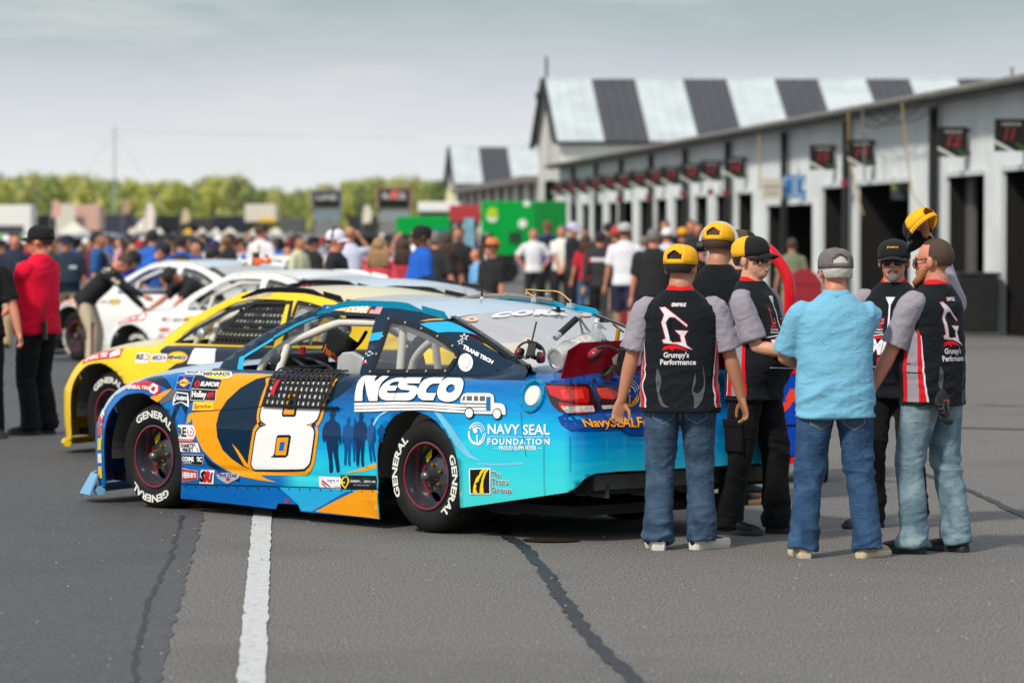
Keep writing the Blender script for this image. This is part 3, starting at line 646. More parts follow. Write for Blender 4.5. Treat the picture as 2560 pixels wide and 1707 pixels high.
def livery_blue():
    m = bpy.data.materials.new('livery_ocean'); m.use_nodes = True; t = m.node_tree; b = t.nodes['Principled BSDF']; L = t.links.new
    b.inputs['Roughness'].default_value = .3; b.inputs['Specular IOR Level'].default_value = .12; b.inputs['Coat Weight'].default_value = .65; b.inputs['Coat Roughness'].default_value = .04; b.inputs['Coat IOR'].default_value = 1.38
    tc = N(t, 'ShaderNodeTexCoord'); sp = N(t, 'ShaderNodeSeparateXYZ'); L(tc.outputs['Object'], sp.inputs[0])
    mr = N(t, 'ShaderNodeMapRange', interpolation_type='SMOOTHSTEP'); mr.inputs[1].default_value = .75; mr.inputs[2].default_value = -.45; mr.inputs[3].default_value = 0; mr.inputs[4].default_value = -.21; L(sp.outputs['X'], mr.inputs[0])
    mr2 = N(t, 'ShaderNodeMapRange', interpolation_type='SMOOTHSTEP'); mr2.inputs[1].default_value = -1.20; mr2.inputs[2].default_value = -1.27; mr2.inputs[3].default_value = 0; mr2.inputs[4].default_value = .17; L(sp.outputs['X'], mr2.inputs[0])
    mp = N(t, 'ShaderNodeMapping'); mp.inputs['Scale'].default_value = (1.6, 1.6, 11); L(tc.outputs['Object'], mp.inputs[0])
    n = N(t, 'ShaderNodeTexNoise'); n.inputs['Scale'].default_value = 1.6; n.inputs['Detail'].default_value = 7; n.inputs['Roughness'].default_value = .62; n.inputs['Distortion'].default_value = .6; L(mp.outputs[0], n.inputs['Vector'])
    mu = N(t, 'ShaderNodeMath', operation='MULTIPLY_ADD'); mu.inputs[1].default_value = .26; mu.inputs[2].default_value = -.13; L(n.outputs['Fac'], mu.inputs[0])
    a = N(t, 'ShaderNodeMath', operation='ADD'); L(sp.outputs['Z'], a.inputs[0]); L(mr.outputs[0], a.inputs[1])
    a2 = N(t, 'ShaderNodeMath', operation='ADD'); L(a.outputs[0], a2.inputs[0]); L(mr2.outputs[0], a2.inputs[1])
    a3 = N(t, 'ShaderNodeMath', operation='ADD'); L(a2.outputs[0], a3.inputs[0]); L(mu.outputs[0], a3.inputs[1])
    r = ramp(t, [(.10, s2l((66, 216, 220))), (.34, s2l((40, 200, 224))), (.46, s2l((10, 176, 226))), (.60, s2l((0, 132, 204))), (.74, s2l((0, 98, 172))), (.86, s2l((4, 62, 106))), (.95, s2l((6, 44, 70)))]); L(a3.outputs[0], r.inputs[0])
    # plain blue front clip and skirt
    mf = N(t, 'ShaderNodeMapRange', interpolation_type='SMOOTHSTEP'); mf.inputs[1].default_value = 1.20; mf.inputs[2].default_value = 1.45; L(sp.outputs['X'], mf.inputs[0])
    mx = N(t, 'ShaderNodeMix', data_type='RGBA'); L(mf.outputs[0], mx.inputs[0]); L(r.outputs[0], mx.inputs[6]); mx.inputs[7].default_value = (*s2l((0, 106, 184)), 1)
    L(mx.outputs[2], b.inputs['Base Color']); return m
M_glass = bpy.data.materials.new('window_glass'); M_glass.use_nodes = True
def glassy(m, tint, refl=.10, haze=.12, hz=(.5, .5, .5)):
    t = m.node_tree; t.nodes.clear(); o = N(t, 'ShaderNodeOutputMaterial'); tr = N(t, 'ShaderNodeBsdfTransparent'); tr.inputs[0].default_value = (*tint, 1)
    gl = N(t, 'ShaderNodeBsdfGlossy'); gl.inputs['Roughness'].default_value = .03; gl.inputs[0].default_value = (1, 1, 1, 1)
    df = N(t, 'ShaderNodeBsdfDiffuse'); df.inputs[0].default_value = (*hz, 1); m1 = N(t, 'ShaderNodeMixShader'); m1.inputs[0].default_value = haze
    t.links.new(tr.outputs[0], m1.inputs[1]); t.links.new(df.outputs[0], m1.inputs[2])
    fr = N(t, 'ShaderNodeFresnel'); ge = N(t, 'ShaderNodeNewGeometry'); mi_ = N(t, 'ShaderNodeMapRange'); mi_.inputs[3].default_value = 1.5; mi_.inputs[4].default_value = .6667; t.links.new(ge.outputs['Backfacing'], mi_.inputs[0]); t.links.new(mi_.outputs[0], fr.inputs[0]); ad = N(t, 'ShaderNodeMath', operation='ADD', use_clamp=True); ad.inputs[1].default_value = refl; t.links.new(fr.outputs[0], ad.inputs[0])
    m2 = N(t, 'ShaderNodeMixShader'); t.links.new(ad.outputs[0], m2.inputs[0]); t.links.new(m1.outputs[0], m2.inputs[1]); t.links.new(gl.outputs[0], m2.inputs[2]); t.links.new(m2.outputs[0], o.inputs[0])
glassy(M_glass, (.86, .88, .88), .02, .06)
M_rglass = bpy.data.materials.new('rear_window_glass'); M_rglass.use_nodes = True; glassy(M_rglass, (.84, .86, .88), .28, .45, (.92, .90, .86))
M_cage = paint('cage_white', (232, 228, 218), .4); M_intr = mat('interior_black', (20, 20, 21), .8); M_tan = mat('interior_grey', (176, 168, 150), .6, noise_=(6, .15)); M_alu = mat('brushed_aluminium', (206, 206, 202), .3, .45, noise_=(14, .1)); M_steel = mat('steel', (190, 192, 194), .3, .6)
M_rub = mat('tyre_rubber', (21, 21, 22), .7, spec=.3, noise_=(5, .25), bump=(40, .15)); M_rim = mat('rim_black', (52, 58, 68), .25, coat=.6); M_net = mat('net_webbing', (30, 29, 31), .85); M_under = mat('chassis_grey', (74, 74, 70), .7, noise_=(5, .3)); M_letter = mat('tyre_lettering', (228, 228, 220), .6)
M_hole = mat('recess_black', (6, 6, 6), .9); M_lug = mat('lug_nut_brass', (190, 140, 50), .35, .8)
# ------------------------------------------------------------------ wheel
def tread_text(txt, r, ctr, span, m, h):
    V, F = text2d(txt, .035); a = V.min(0); b = V.max(0); u = (V[:, 0]-a[0])/(b[0]-a[0]); v = V[:, 1]/.69
    th = ctr+span/2-u*span; rr = r+(v-.5)*h
    return [(rr[i]*math.cos(th[i]), rr[i]*math.sin(th[i])) for i in range(len(V))], F
def make_wheel(parent, y, x, rot=0., steer=0., side=1, detail=True, R=.352):
    """tyre axle along car y, outer face at |y|"""
    w = empty('wheel', (x, y, R), 0, parent); w.rotation_euler = (0, 0, steer)
    M = frame((0, 0, 0), (1, 0, 0) if side > 0 else (-1, 0, 0), z=(0, side, 0))      # local z outwards
    if side > 0: M = frame((0, 0, 0), (-1, 0, 0), z=(0, 1, 0))
    tyre = MB(); n = 48 if detail else 24
    tyre.lathe([(.205, -.02), (.215, -.004), (.245, .012), (.29, .016), (.325, .004), (.343, -.022), (R, -.06), (R, -.24), (.34, -.28), (.30, -.3), (.21, -.29)], n=n, M=M)
    to = tyre.build('tyre', M_rub, w, smooth=True, angle=50)
    for ctr in (rot, rot+PI):
        V, F = tread_text('GENERAL', .283, ctr, math.radians(84), M_letter, .046)
        q = MB(); q.add([(p[0], p[1], .0175) for p in V], F, None, M); q.build('tyre_lettering', M_letter, to)
    rim = MB(); rim.lathe([(.208, -.012), (.212, .004), (.203, .006), (.196, -.02), (.19, -.10), (.185, -.2)], n=n, M=M); ro = rim.build('rim', M_rim, w, smooth=True, angle=60)
    rr_ = MB(); rr_.lathe([(.2005, .0068), (.2045, .0072), (.2045, .0085), (.2005, .008)], n=n, M=M); rr_.build('red_stripe', P_red, ro)
    # dished centre with oval holes
    hl = []
    for k in range(5):
        a = rot+k*2*PI/5+.3; c = (.134*math.cos(a), .134*math.sin(a)); hl.append([(c[0]+.034*math.cos(a)*math.cos(q)-.042*math.sin(a)*math.sin(q), c[1]+.034*math.sin(a)*math.cos(q)+.042*math.cos(a)*math.sin(q)) for q in [2*PI*j/12 for j in range(12)]])
    V, F = poly2d([(.190*math.cos(2*PI*j/40), .190*math.sin(2*PI*j/40)) for j in range(40)], *hl)
    bm = cut_grid(V, F, list(np.arange(-.18, .2, .03)), list(np.arange(-.18, .2, .03))); bm.verts.index_update()
    dish = lambda r: -.115+.035*sstep(.17, .09, r)+.012*sstep(.1, .07, r)
    mb = MB(); mb.add([(v.co.x, v.co.y, float(dish(math.hypot(v.co.x, v.co.y)))) for v in bm.verts], [[v.index for v in f.verts] for f in bm.faces], None, M); bm.free()
    dk = clean(mb.build('disc', M_rim, w)); 
    bk = MB(); bk.lathe([(0, -.17), (.188, -.17)], n=24, M=M); bk.build('brake_shadow', M_hole, w)
    if detail:
        for a_, r0, r1, wd_, m_, nm_ in ((PI*.72, .125, .175, .035, P_yel, 'rim_decal'), (PI*1.08, .14, .165, .10, P_red, 'rim_strip')):
            mb = MB(); ks = 6; P_ = []
            for j in range(ks+1):
                t_ = a_+rot*.0+(j/ks-.5)*wd_*2/.15
                for r__ in (r0, r1): P_.append((r__*math.cos(t_), r__*math.sin(t_), float(dish(r__))+.004))
            mb.add(P_, [(2*j, 2*j+2, 2*j+3, 2*j+1) for j in range(ks)], None, M); mb.build(nm_, m_, w)
        hb = MB(); hb.lathe([(.0, .035), (.018, .033), (.027, .024), (.032, .005), (.038, -.03), (.046, -.06), (.052, -.075)], n=24, M=M); hb.build('hub', mat('hub_steel', (128, 128, 126), .32, .85), w, smooth=True, angle=50)
        for k in range(5):
            a = rot+k*2*PI/5; mb = MB(); mb.lathe([(0, -.026), (.008, -.026), (.013, -.034), (.013, -.055)], n=6, M=M @ Matrix.Translation((.068*math.cos(a), .068*math.sin(a), -.02))); mb.build('lug_nut', M_lug, w)
    return w, M
def seg_tube(name, pts, r, m, parent, n=10, sm=6):
    mb = MB(); P = smooth_pts(pts, sm) if sm > 1 else pts; mb.tube(P, r, n=n); return mb.build(name, m, parent, smooth=True, angle=60)
# outlines shared by every car ---------------------------------------------
arch_f = smooth_pts(rd(ZF, [(215, 1200), (203, 1000), (200, 850), (210, 720), (235, 620), (285, 530), (350, 460), (430, 425), (520, 418), (600, 450), (680, 510), (750, 590), (805, 690), (840, 790), (860, 920), (866, 1060)]), 4)
arch_f[0] = (arch_f[0][0], .12)
skirt = rd(ZF, [(858, 1310)])+rd(Z1, [(1290, 1412), (1303, 1378), (1418, 1384), (1434, 1426), (1888, 1470)])
arch_r = rd(Z2, [(228, 1180)])+smooth_pts(rd(Z2, [(228, 1180), (228, 1060), (242, 985), (270, 920), (310, 860), (355, 820), (410, 803), (470, 805), (540, 832), (600, 880), (650, 940), (690, 1010), (718, 1100), (732, 1200)]), 4)+rd(Z2, [(735, 1395)])
tailb = rd(Z2, [(735, 1395), (1000, 1357), (1255, 1320), (1400, 1298), (1450, 1270), (1500, 1215), (1560, 1185), (1700, 1172), (1890, 1163)])
tz = tailb[-1][1]
side_outline = [(S_MAX, TOP), (S_MAX, .16), (3.9, .13), (arch_f[0][0]+.02, .12)]+arch_f+skirt+arch_r+tailb[1:]+[(S_MIN, tz), (S_MIN, TOP)]
skw = [p[1] for p in skirt]
GS_out = rd(ZA, [(200, 1140), (100, 1150), (-100, 1110), (0, 945), (200, 800), (400, 655), (600, 545), (800, 440), (1000, 340), (1200, 245), (1350, 178), (1500, 135), (1700, 118), (2000, 116), (2352, 130)], 'G')+rd(ZB, [(500, 138), (700, 160), (860, 190), (1050, 235), (1220, 285), (1500, 440), (1800, 600), (2100, 780), (2330, 915), (2050, 1030), (1780, 1072), (1400, 1062), (900, 1062), (340, 1068), (190, 1068)], 'G')
GS_in = rd(ZA, [(1985, 1165), (2100, 800), (2160, 560), (2195, 430), (2235, 330), (2180, 300), (2000, 285), (1700, 275), (1500, 292), (1300, 338), (1100, 420), (900, 535), (730, 640), (500, 770), (300, 905), (215, 1145)], 'G')
QW_out = rd(ZB, [(600, 283), (450, 700), (330, 1035), (900, 1040), (1390, 1038), (1440, 985), (1535, 810), (1542, 740), (1470, 640), (1300, 520), (1040, 385), (830, 320), (640, 282)], 'G')
QW_in = rd(ZB, [(622, 355), (515, 670), (410, 975), (900, 978), (1370, 975), (1425, 900), (1485, 810), (1478, 765), (1330, 640), (1100, 495), (850, 400)], 'G')
_zb = sorted(rd(ZB, [(2330, 915), (2180, 975), (2050, 1030), (1780, 1072), (1400, 1062), (340, 1068)], 'G')); zbx = [q[0] for q in _zb]; zbz = [q[1] for q in _zb]
bolts = rd(ZB, [(606, 308), (830, 360), (1047, 438), (1260, 541), (1460, 670), (1500, 828), (1364, 1005), (1107, 1008), (857, 1012), (606, 1014), (360, 1015), (443, 780), (525, 543)], 'G')
def make_car(loc, rz, skin_m, top_m, green_m, rail_m, spoiler_m, label, group, hero=False, edge_m=None, fascia_m=None, rot=(.0, .0), steer=0.):
    c = empty('stock_car', loc, rz); tag(c, label, 'race car', group)
    edge_m = edge_m or skin_m
    for mir in (False, True):
        o = skin([(*poly2d(side_outline), skin_m, 0)], 'S', mirror=mir).build('side_panel', None, c); clean(o)
        md = o.modifiers.new('t', 'SOLIDIFY'); md.thickness = .008; md.offset = -1
        o = skin([(*poly2d(GS_out+GS_in, QW_in), green_m, 0)], 'G', mirror=mir).build('side_pillar', None, c); clean(o)
        md = o.modifiers.new('t', 'SOLIDIFY'); md.thickness = .012; md.offset = -1
        o = skin([(*poly2d(QW_out, QW_in), P_black, 3)], 'G', mirror=mir).build('window_frame', None, c); o.modifiers.new('t', 'SOLIDIFY').thickness = .004
        q = o
        if not mir:
            for b in bolts:
                mb = MB(); mb.lathe([(0, .008), (.006, .007), (.009, .003), (.009, -.002)], n=8, M=frame(surfG(b[0], b[1], .006), (1, 0, 0), z=(0, .93, .36))); mb.build('bolt', M_steel, q)
        skin([(*poly2d(QW_in), M_glass, -2)], 'G', mirror=mir).build('side_window', None, c)
        # belt shelf between shoulder and window sill
        xs = list(np.arange(-.78, 2.36, .07)); m = -1 if mir else 1
        mb = MB(); a = surfS(np.array(xs), np.full(len(xs), TOP-1e-4)); P = []
        for i, x in enumerate(xs): P += [(a[i][0], a[i][1]*m, a[i][2]), (x, (float(gy(.945))+.004-.02*max(0, min(1, -x/.7)))*m, max(a[i][2]+.012, float(np.interp(x, zbx, zbz))+.008)), (x, (float(gy(.945))-.05)*m, a[i][2]+.008)]
        mb.add(P, [(3*i+k, 3*i+3+k, 3*i+4+k, 3*i+1+k) if not mir else (3*i+1+k, 3*i+4+k, 3*i+3+k, 3*i+k) for i in range(len(xs)-1) for k in (0, 1)]); mb.build('sill', green_m, c, smooth=True)
        # roof rail strips
        for x0, x1 in ((.42, 1.42), (.15, .405)):
            P = []; mb = MB(); nn_ = 16
            for i in range(nn_+1):
                x = x0+(x1-x0)*i/nn_; z = float(zrail(x)); y = (float(gy(z))+.006)*m; t_ = min(1, i/2, (nn_-i)/3 if x1 > 1 else 1)
                P += [(x, y, z-.012), (x, y+.004*m, z+.006+.026*t_), (x, y-.006*m, z+.006+.026*t_), (x, y-.012*m, z-.012)]
            mb.add(P, [(4*i+k, 4*i+(k+1) % 4, 4*i+4+(k+1) % 4, 4*i+4+k) for i in range(nn_) for k in range(4)]+[(0, 1, 2, 3), (4*nn_, 4*nn_+3, 4*nn_+2, 4*nn_+1)]); mb.build('roof_rail', rail_m, c)
    # hood, deck, roof
    xs = np.arange(-1.33, -.55, .04); shx = np.linspace(S_MIN, S_MAX, 400); sh = surfS(shx, np.full(400, TOP-1e-4))
    def shy(x, rear):
        msk = shx < 1 if rear else shx > 1; X_, Y_, Z_ = sh[msk, 0], sh[msk, 1], sh[msk, 2]; o = np.argsort(X_); return float(np.interp(x, X_[o], Y_[o])), float(np.interp(x, X_[o], Z_[o]))
    vs = np.linspace(-1, 1, 25)
    def dk(x, v): y, z = shy(x, True); return (x, y*v, z+(.078-.058*min(1, max(0, (-.72-x)/.5)))*(1-abs(v)**14)+.012*(1-v*v))
    mb = MB(); mb.grid(dk, list(xs), list(vs)); mb.build('deck_lid', skin_m, c, smooth=True)
    def hd(x, v): y, z = shy(x, False); return (x, y*v, z+(.045+.03*max(0, min(1, (x-2.3)/.3)))*(1-v**4))
    mb = MB(); mb.grid(hd, list(np.arange(2.28, 3.74, .06)), list(vs)); mb.build('hood', top_m, c, smooth=True)
    def rfz(x, v): z = float(zrail(x)); y = float(gy(z)); return (x, y*v, z-.004+.045*(1-v*v))
    mb = MB(); mb.grid(rfz, list(np.arange(.13, 1.46, .06))+[1.46], list(vs)); mb.build('roof', top_m, c, smooth=True)
    # windshield
    def ws(t, v):
        x0 = 1.40+.05*(1-v*v); z0 = float(zrail(1.42))+.045*(1-v*v); y0 = .628*v; x1 = 2.22+.16*(1-v*v); z1 = .965; y1 = .79*v
        return (x0+(x1-x0)*t, y0+(y1-y0)*t, z0+(z1-z0)*t+.02*math.sin(PI*t))
    mb = MB(); mb.grid(ws, list(np.linspace(0, 1, 10)), list(vs)); mb.build('windshield', M_glass, c, smooth=True)
    # rear window and its black edge strips
    mb = MB(); lim = lambda x: .615+(.79-.615)*np.clip((WT-x)/(WT-WB), 0, 1)
    mb.grid(lambda x, v: tuple(surfW(x, v*lim(x))), list(np.linspace(WB, WT, 14)), list(vs)); mb.build('rear_window', M_rglass, c, smooth=True)
    fr = MB()
    def strip(pts_a, pts_b): 
        P = []
        for a, b in zip(pts_a, pts_b): P += [a, b]
        fr.add(P, [(2*i, 2*i+1, 2*i+3, 2*i+2) for i in range(len(pts_a)-1)])
    X_ = np.linspace(WB-.01, WT+.02, 12)
    for m in (1, -1):
        A_ = [tuple(surfW(x, m*(lim(x)+.012), .006)-np.array([0, 0, .03])) for x in X_]; B_ = [tuple(surfW(x, m*(lim(x)+.004), .012)) for x in X_]; C_ = [tuple(surfW(x, m*(lim(x)-.035), .008)) for x in X_]
        strip(A_, B_); strip(B_, C_)
    V_ = np.linspace(-1, 1, 20)
    for x in (WB-.01,): strip([tuple(surfW(x, v*.80, .008)) for v in V_], [tuple(surfW(x+.05, v*.79, .008)) for v in V_])
    o = fr.build('window_edging', P_black, c)
    for x in np.linspace(WB+.05, WT-.03, 7):
        mb = MB(); p = surfW(x, lim(x)-.012, .012); mb.lathe([(0, .004), (.006, .003), (.006, -.003)], n=7, M=Matrix.Translation(p)); mb.build('bolt', M_steel, o)
    # spoiler blade
    mb = MB(); P = []; H_ = .19
    for v in np.linspace(-1, 1, 21):
        y = .87*v; x = -1.12-.08*(1-v*v); zb = 1.0+.016*(1-v*v); hh = H_*(1-max(0, abs(v)-.965)/.035*.22)
        P += [(x, y, zb-.02), (x-.05, y*.985, zb+hh), (x-.056, y*.985, zb+hh), (x-.007, y, zb-.02)]
    mb.add(P, [(4*i+k, 4*i+(k+1) % 4, 4*i+4+(k+1) % 4, 4*i+4+k) for i in range(20) for k in range(4)]+[(0, 1, 2, 3), (80, 83, 82, 81)]); sp_ = mb.build('spoiler', spoiler_m, c)
    # dark tub, floor, inner panels
    mb = MB(); mb.box((1.2, 0, .18), (4.6, 1.5, .06)); mb.box((.62, 0, .55), (.04, 1.5, .75)); mb.box((2.3, 0, .5), (.04, 1.5, .75)); mb.box((-.72, 0, .62), (.04, 1.3, .7)); mb.box((1.2, 0, .24), (2.2, 1.4, .05)); mb.box((-1.0, 0, .34), (.5, 1.5, .1)); mb.build('floor_pan', M_intr, c)
    mb = MB(); mb.add([(-.72, .72, .93), (-.72, -.72, .93), (.6, -.72, .88), (.6, .72, .88)], [(0, 1, 2, 3)]); mb.add([(-.15, .76, .5), (.62, .76, .5), (.62, .76, .93), (-.15, .76, .93)], [(0, 1, 2, 3)]); mb.build('parcel_tray', M_tan, c)
    mb = MB(); mb.box((2.0, 0, .88), (.55, 1.5, .06)); mb.box((1.78, .0, .80), (.08, 1.5, .2)); mb.build('dashboard', M_intr, c, bevel=.02)
    for cx, wd_ in ((.03, .30), (2.83, .34)):
        for m in (1, -1):
            wl = MB()
            wl.lathe([(.44, -.36), (.44, -.02)], n=24, M=frame((cx, .96*m, .36), (1, 0, 0), z=(0, m, 0)), ang=(-PI-.1, .1) if m > 0 else (-.1, PI+.1)); wl.add([(cx-.5, .60*m, .12), (cx+.5, .60*m, .12), (cx+.5, .60*m, .85), (cx-.5, .60*m, .85)], [(0, 1, 2, 3)]); wl.build('wheel_well', M_under, c)
    mb = MB(); mb.box((-1.24, 0, .36), (.06, 1.45, .09)); mb.box((-1.05, 0, .30), (.05, 1.3, .06)); mb.build('bumper_bar', M_under, c)
    for y in (-.5, -.1, .3, .62):
        mb = MB(); mb.box((-1.2, y, .31), (.14, .02, .09)); mb.build('bracket', M_under, c)
    # roll cage
    r_ = .027
    for m in (1, -1):
        seg_tube('cage_tube', [(2.02, .66*m, .90), (1.96, .655*m, 1.0), (1.78, .635*m, 1.11), (1.50, .61*m, 1.20), (1.28, .60*m, 1.262), (1.18, .595*m, 1.272), (.66, .595*m, 1.272)], r_, M_cage, c)
        seg_tube('cage_tube', [(.66, .595*m, 1.272), (.62, .61*m, 1.2), (.60, .70*m, .6)], r_, M_cage, c)
        seg_tube('cage_tube', [(.62, .58*m, 1.25), (.2, .55*m, 1.12), (-.45, .45*m, .80)], r_, M_cage, c)
        seg_tube('cage_tube', [(1.74, .635*m, 1.12), (1.78, .70*m, .9)], r_, M_cage, c, sm=1)
    seg_tube('cage_tube', [(.66, .56, 1.318), (.66, -.56, 1.318)], r_, M_cage, c, sm=1)
    seg_tube('cage_tube', [(1.22, .56, 1.315), (1.22, -.56, 1.315)], r_, M_intr, c, sm=1)
    seg_tube('cage_tube', [(.64, .56, 1.28), (.60, -.62, .75)], r_, M_intr, c, sm=1)
    # front wheels, rear wheels
    make_wheel(c, HW, 0, rot[1]); make_wheel(c, HW-.01, 2.79, rot[0], steer); make_wheel(c, -HW, 0, 0, side=-1, detail=False); make_wheel(c, -HW, 2.79, 0, steer, side=-1, detail=False)
    mb = MB(); mb.box((0, 0, .35), (.1, 1.5, .1)); mb.lathe([(0, -.14), (.1, -.12), (.14, 0), (.1, .12), (0, .14)], n=12, M=Matrix.Translation((0, 0, .33))); mb.build('rear_axle', M_intr, c)
    # splitter corner under the nose
    mb = MB(); mb.tube([tuple(np.array(surfS(s_, .12))+np.array([.02, .0, -.03])) for s_ in np.linspace(3.42, S_MAX, 16)], .035, n=6); mb.build('splitter', edge_m, c)
    return c
# ------------------------------------------------------------------ the number 8 car
OCEAN = livery_blue()
hero = make_car(CAR_O, CAR_RZ, OCEAN, P_sil if False else paint('roof_pale_blue', (186, 204, 220), .25), P_navy, P_turq, P_maroon,
    'blue and orange number 8 race car nearest the camera, window net hanging from its door', 'race cars parked in a row', hero=True, edge_m=paint('splitter_blue', (120, 178, 220)), rot=(math.radians(85), math.radians(168)), steer=.02)
def part(name, shapes, surf='S', parent=hero, **k):
    o = skin(shapes, surf, **k).build(name, None, parent); return o
def P1(z, pts, m, lay, sm=0, lk='S'):
    Q = rd(z, pts, lk); Q = smooth_pts(Q, sm, True) if sm else Q; V, F = poly2d(Q); return (V, F, m, lay)
# colour fields
part('livery_stripe', [
    P1(Z1, [(1290, 640), (1180, 662), (1090, 712), (1010, 785), (965, 855), (948, 925), (955, 1000), (985, 1070), (1035, 1120), (1100, 1165), (1165, 1190), (1300, 1195), (1420, 1000), (1500, 860), (1660, 760), (1730, 700), (1780, 640), (1500, 640)], P_navy, 1),
    P1(Z1, [(1060, 632), (1200, 634), (1290, 640), (1180, 662), (1090, 712), (1010, 785), (965, 855), (948, 925), (955, 1000), (985, 1070), (1035, 1120), (1100, 1165), (1165, 1190), (1250, 1200), (1200, 1215), (1240, 1238), (1300, 1257), (1190, 1243), (1090, 1222), (1010, 1187), (930, 1135), (870, 1070), (835, 1000), (812, 920), (808, 860), (870, 840), (880, 790), (930, 760), (955, 700), (985, 655)], P_org, 2),
    P1(Z1, [(812, 850), (786, 870), (775, 925), (800, 905), (812, 880)], P_org, 2),
    P1(Z1, [(1040, 1033), (1062, 1075), (1112, 1162), (1155, 1185), (1108, 1120), (1075, 1070)], P_org, 3),
    P1(ZZ, [(2190, 1165), (2090, 1200), (1990, 1235), (1860, 1268), (2060, 1250), (2190, 1212)], P_org, 2),
    # navy flashes on the fender
    P1(ZF, [(560, 300), (700, 262), (860, 245), (1040, 262), (1180, 310), (1180, 380), (940, 500), (900, 600), (880, 680), (920, 560), (860, 520), (800, 420), (700, 360), (600, 320)], P_navy, 1),
    P1(ZF, [(770, 640), (800, 560), (850, 480), (880, 470), (840, 560), (800, 670)], P_navy, 2),
    P1(ZF, [(600, 455), (790, 380), (740, 430), (660, 495)], P_org, 3),
    P1(ZF, [(670, 480), (745, 425), (800, 380), (860, 420), (800, 470), (700, 510)], P_grey, 3),
    P1(ZF, [(690, 270), (860, 240), (1000, 250), (900, 262), (830, 290), (800, 400), (770, 345), (740, 300)], P_blue, 2),
    P1(ZF, [(180, 560), (200, 500), (260, 410), (330, 350), (440, 310), (560, 300), (460, 340), (380, 390), (300, 440), (240, 520), (200, 600), (190, 800), (180, 900)], paint('fender_reflection', (176, 200, 214)), 2),  # pale reflection along the fender crown, painted on as a colour field
    P1(ZF, [(1050, 930), (1120, 1000), (1230, 1075), (1360, 1130), (1360, 1175), (1200, 1110), (1080, 1020)], P_navy, 1),
])
part('nose_strip', [
    P1(ZF, [(176, 560), (205, 545), (215, 600), (190, 640)], P_white, 4), P1(ZF, [(170, 600), (205, 600), (200, 670), (172, 672)], P_red, 4), P1(ZF, [(160, 690), (190, 690), (186, 780), (158, 780)], paint('strip_orange', (226, 96, 40)), 4),
    P1(ZF, [(156, 800), (186, 800), (186, 900), (156, 900)], P_yel, 4), P1(ZF, [(156, 930), (188, 930), (192, 1010), (158, 1010)], P_white, 4), P1(ZF, [(160, 1040), (190, 1040), (194, 1140), (162, 1140)], P_yel, 4)])
mb = MB(); mb.add([(3.43, .93, .20), (3.60, .86, .20), (3.74, .72, .20), (3.47, .97, .055), (3.68, .90, .055), (3.84, .72, .055)], [(0, 3, 4, 1), (1, 4, 5, 2)]); o = mb.build('splitter_corner', paint('splitter_blue', (120, 178, 220)), hero); o.modifiers.new('t', 'SOLIDIFY').thickness = .012
# skirt colours
part('skirt', [
    P1(Z1, [(748, 1268), (1880, 1298), (1886, 1468), (1434, 1424), (1418, 1384), (1303, 1378), (1290, 1410), (744, 1350)], P_blue, 1),
    P1(Z1, [(1310, 1283), (1880, 1298), (1884, 1320), (1700, 1310), (1500, 1425), (1440, 1420), (1420, 1384)], P_cyan, 2),
    P1(Z1, [(1520, 1425), (1640, 1360), (1770, 1300), (1876, 1302), (1888, 1468)], P_org, 3),
    P1(Z1, [(1350, 1353), (1368, 1353), (1370, 1375), (1352, 1374)], P_red, 4),
    P1(Z1, [(746, 1264), (1880, 1294), (1880, 1299), (746, 1269)], P_navy, 4)])
for i in range(19):
    s, w = LK['S']((Z1[0]+(770+i*60)/Z1[2], Z1[1]+(1280+i*1.6)/Z1[2])); p = surfS(s, w, .003)
    mb = MB(); mb.lathe([(0, .003), (.006, .002), (.006, -.002)], n=7, M=frame(p, (1, 0, 0), z=(0, 1, 0))); mb.build('rivet', M_hole, hero)
# seams, and dark strips painted for the shade of body folds
def seam_fold_line(z, pts, w_=.004, m=P_black, lay=7):
    Q = smooth_pts(rd(z, pts), 4); L_ = []; R_l = []
    for i, q in enumerate(Q):
        a = Q[max(0, i-1)]; b = Q[min(len(Q)-1, i+1)]; t = np.array(b)-np.array(a); t /= np.linalg.norm(t)+1e-9; n = np.array([-t[1], t[0]])*w_/2; L_.append(tuple(np.array(q)+n)); R_l.append(tuple(np.array(q)-n))
    V, F = poly2d(L_+R_l[::-1]); return (V, F, m, lay)
for q_ in ([seam_fold_line(Z1, [(800, 850), (950, 842), (1210, 822)]), seam_fold_line(ZR, [(410, 500), (415, 600), (460, 940)], .003), seam_fold_line(ZR, [(880, 750), (882, 900), (882, 1060), (876, 1090)], .003), seam_fold_line(ZR, [(640, 700), (640, 1320)], .0025), seam_fold_line(ZR, [(1000, 118), (1012, 160), (1014, 230)], .003), seam_fold_line(ZR, [(1200, 510), (1240, 580), (1400, 700), (1480, 745), (1650, 742)], .004)]): part('panel_seam_fold', [q_])
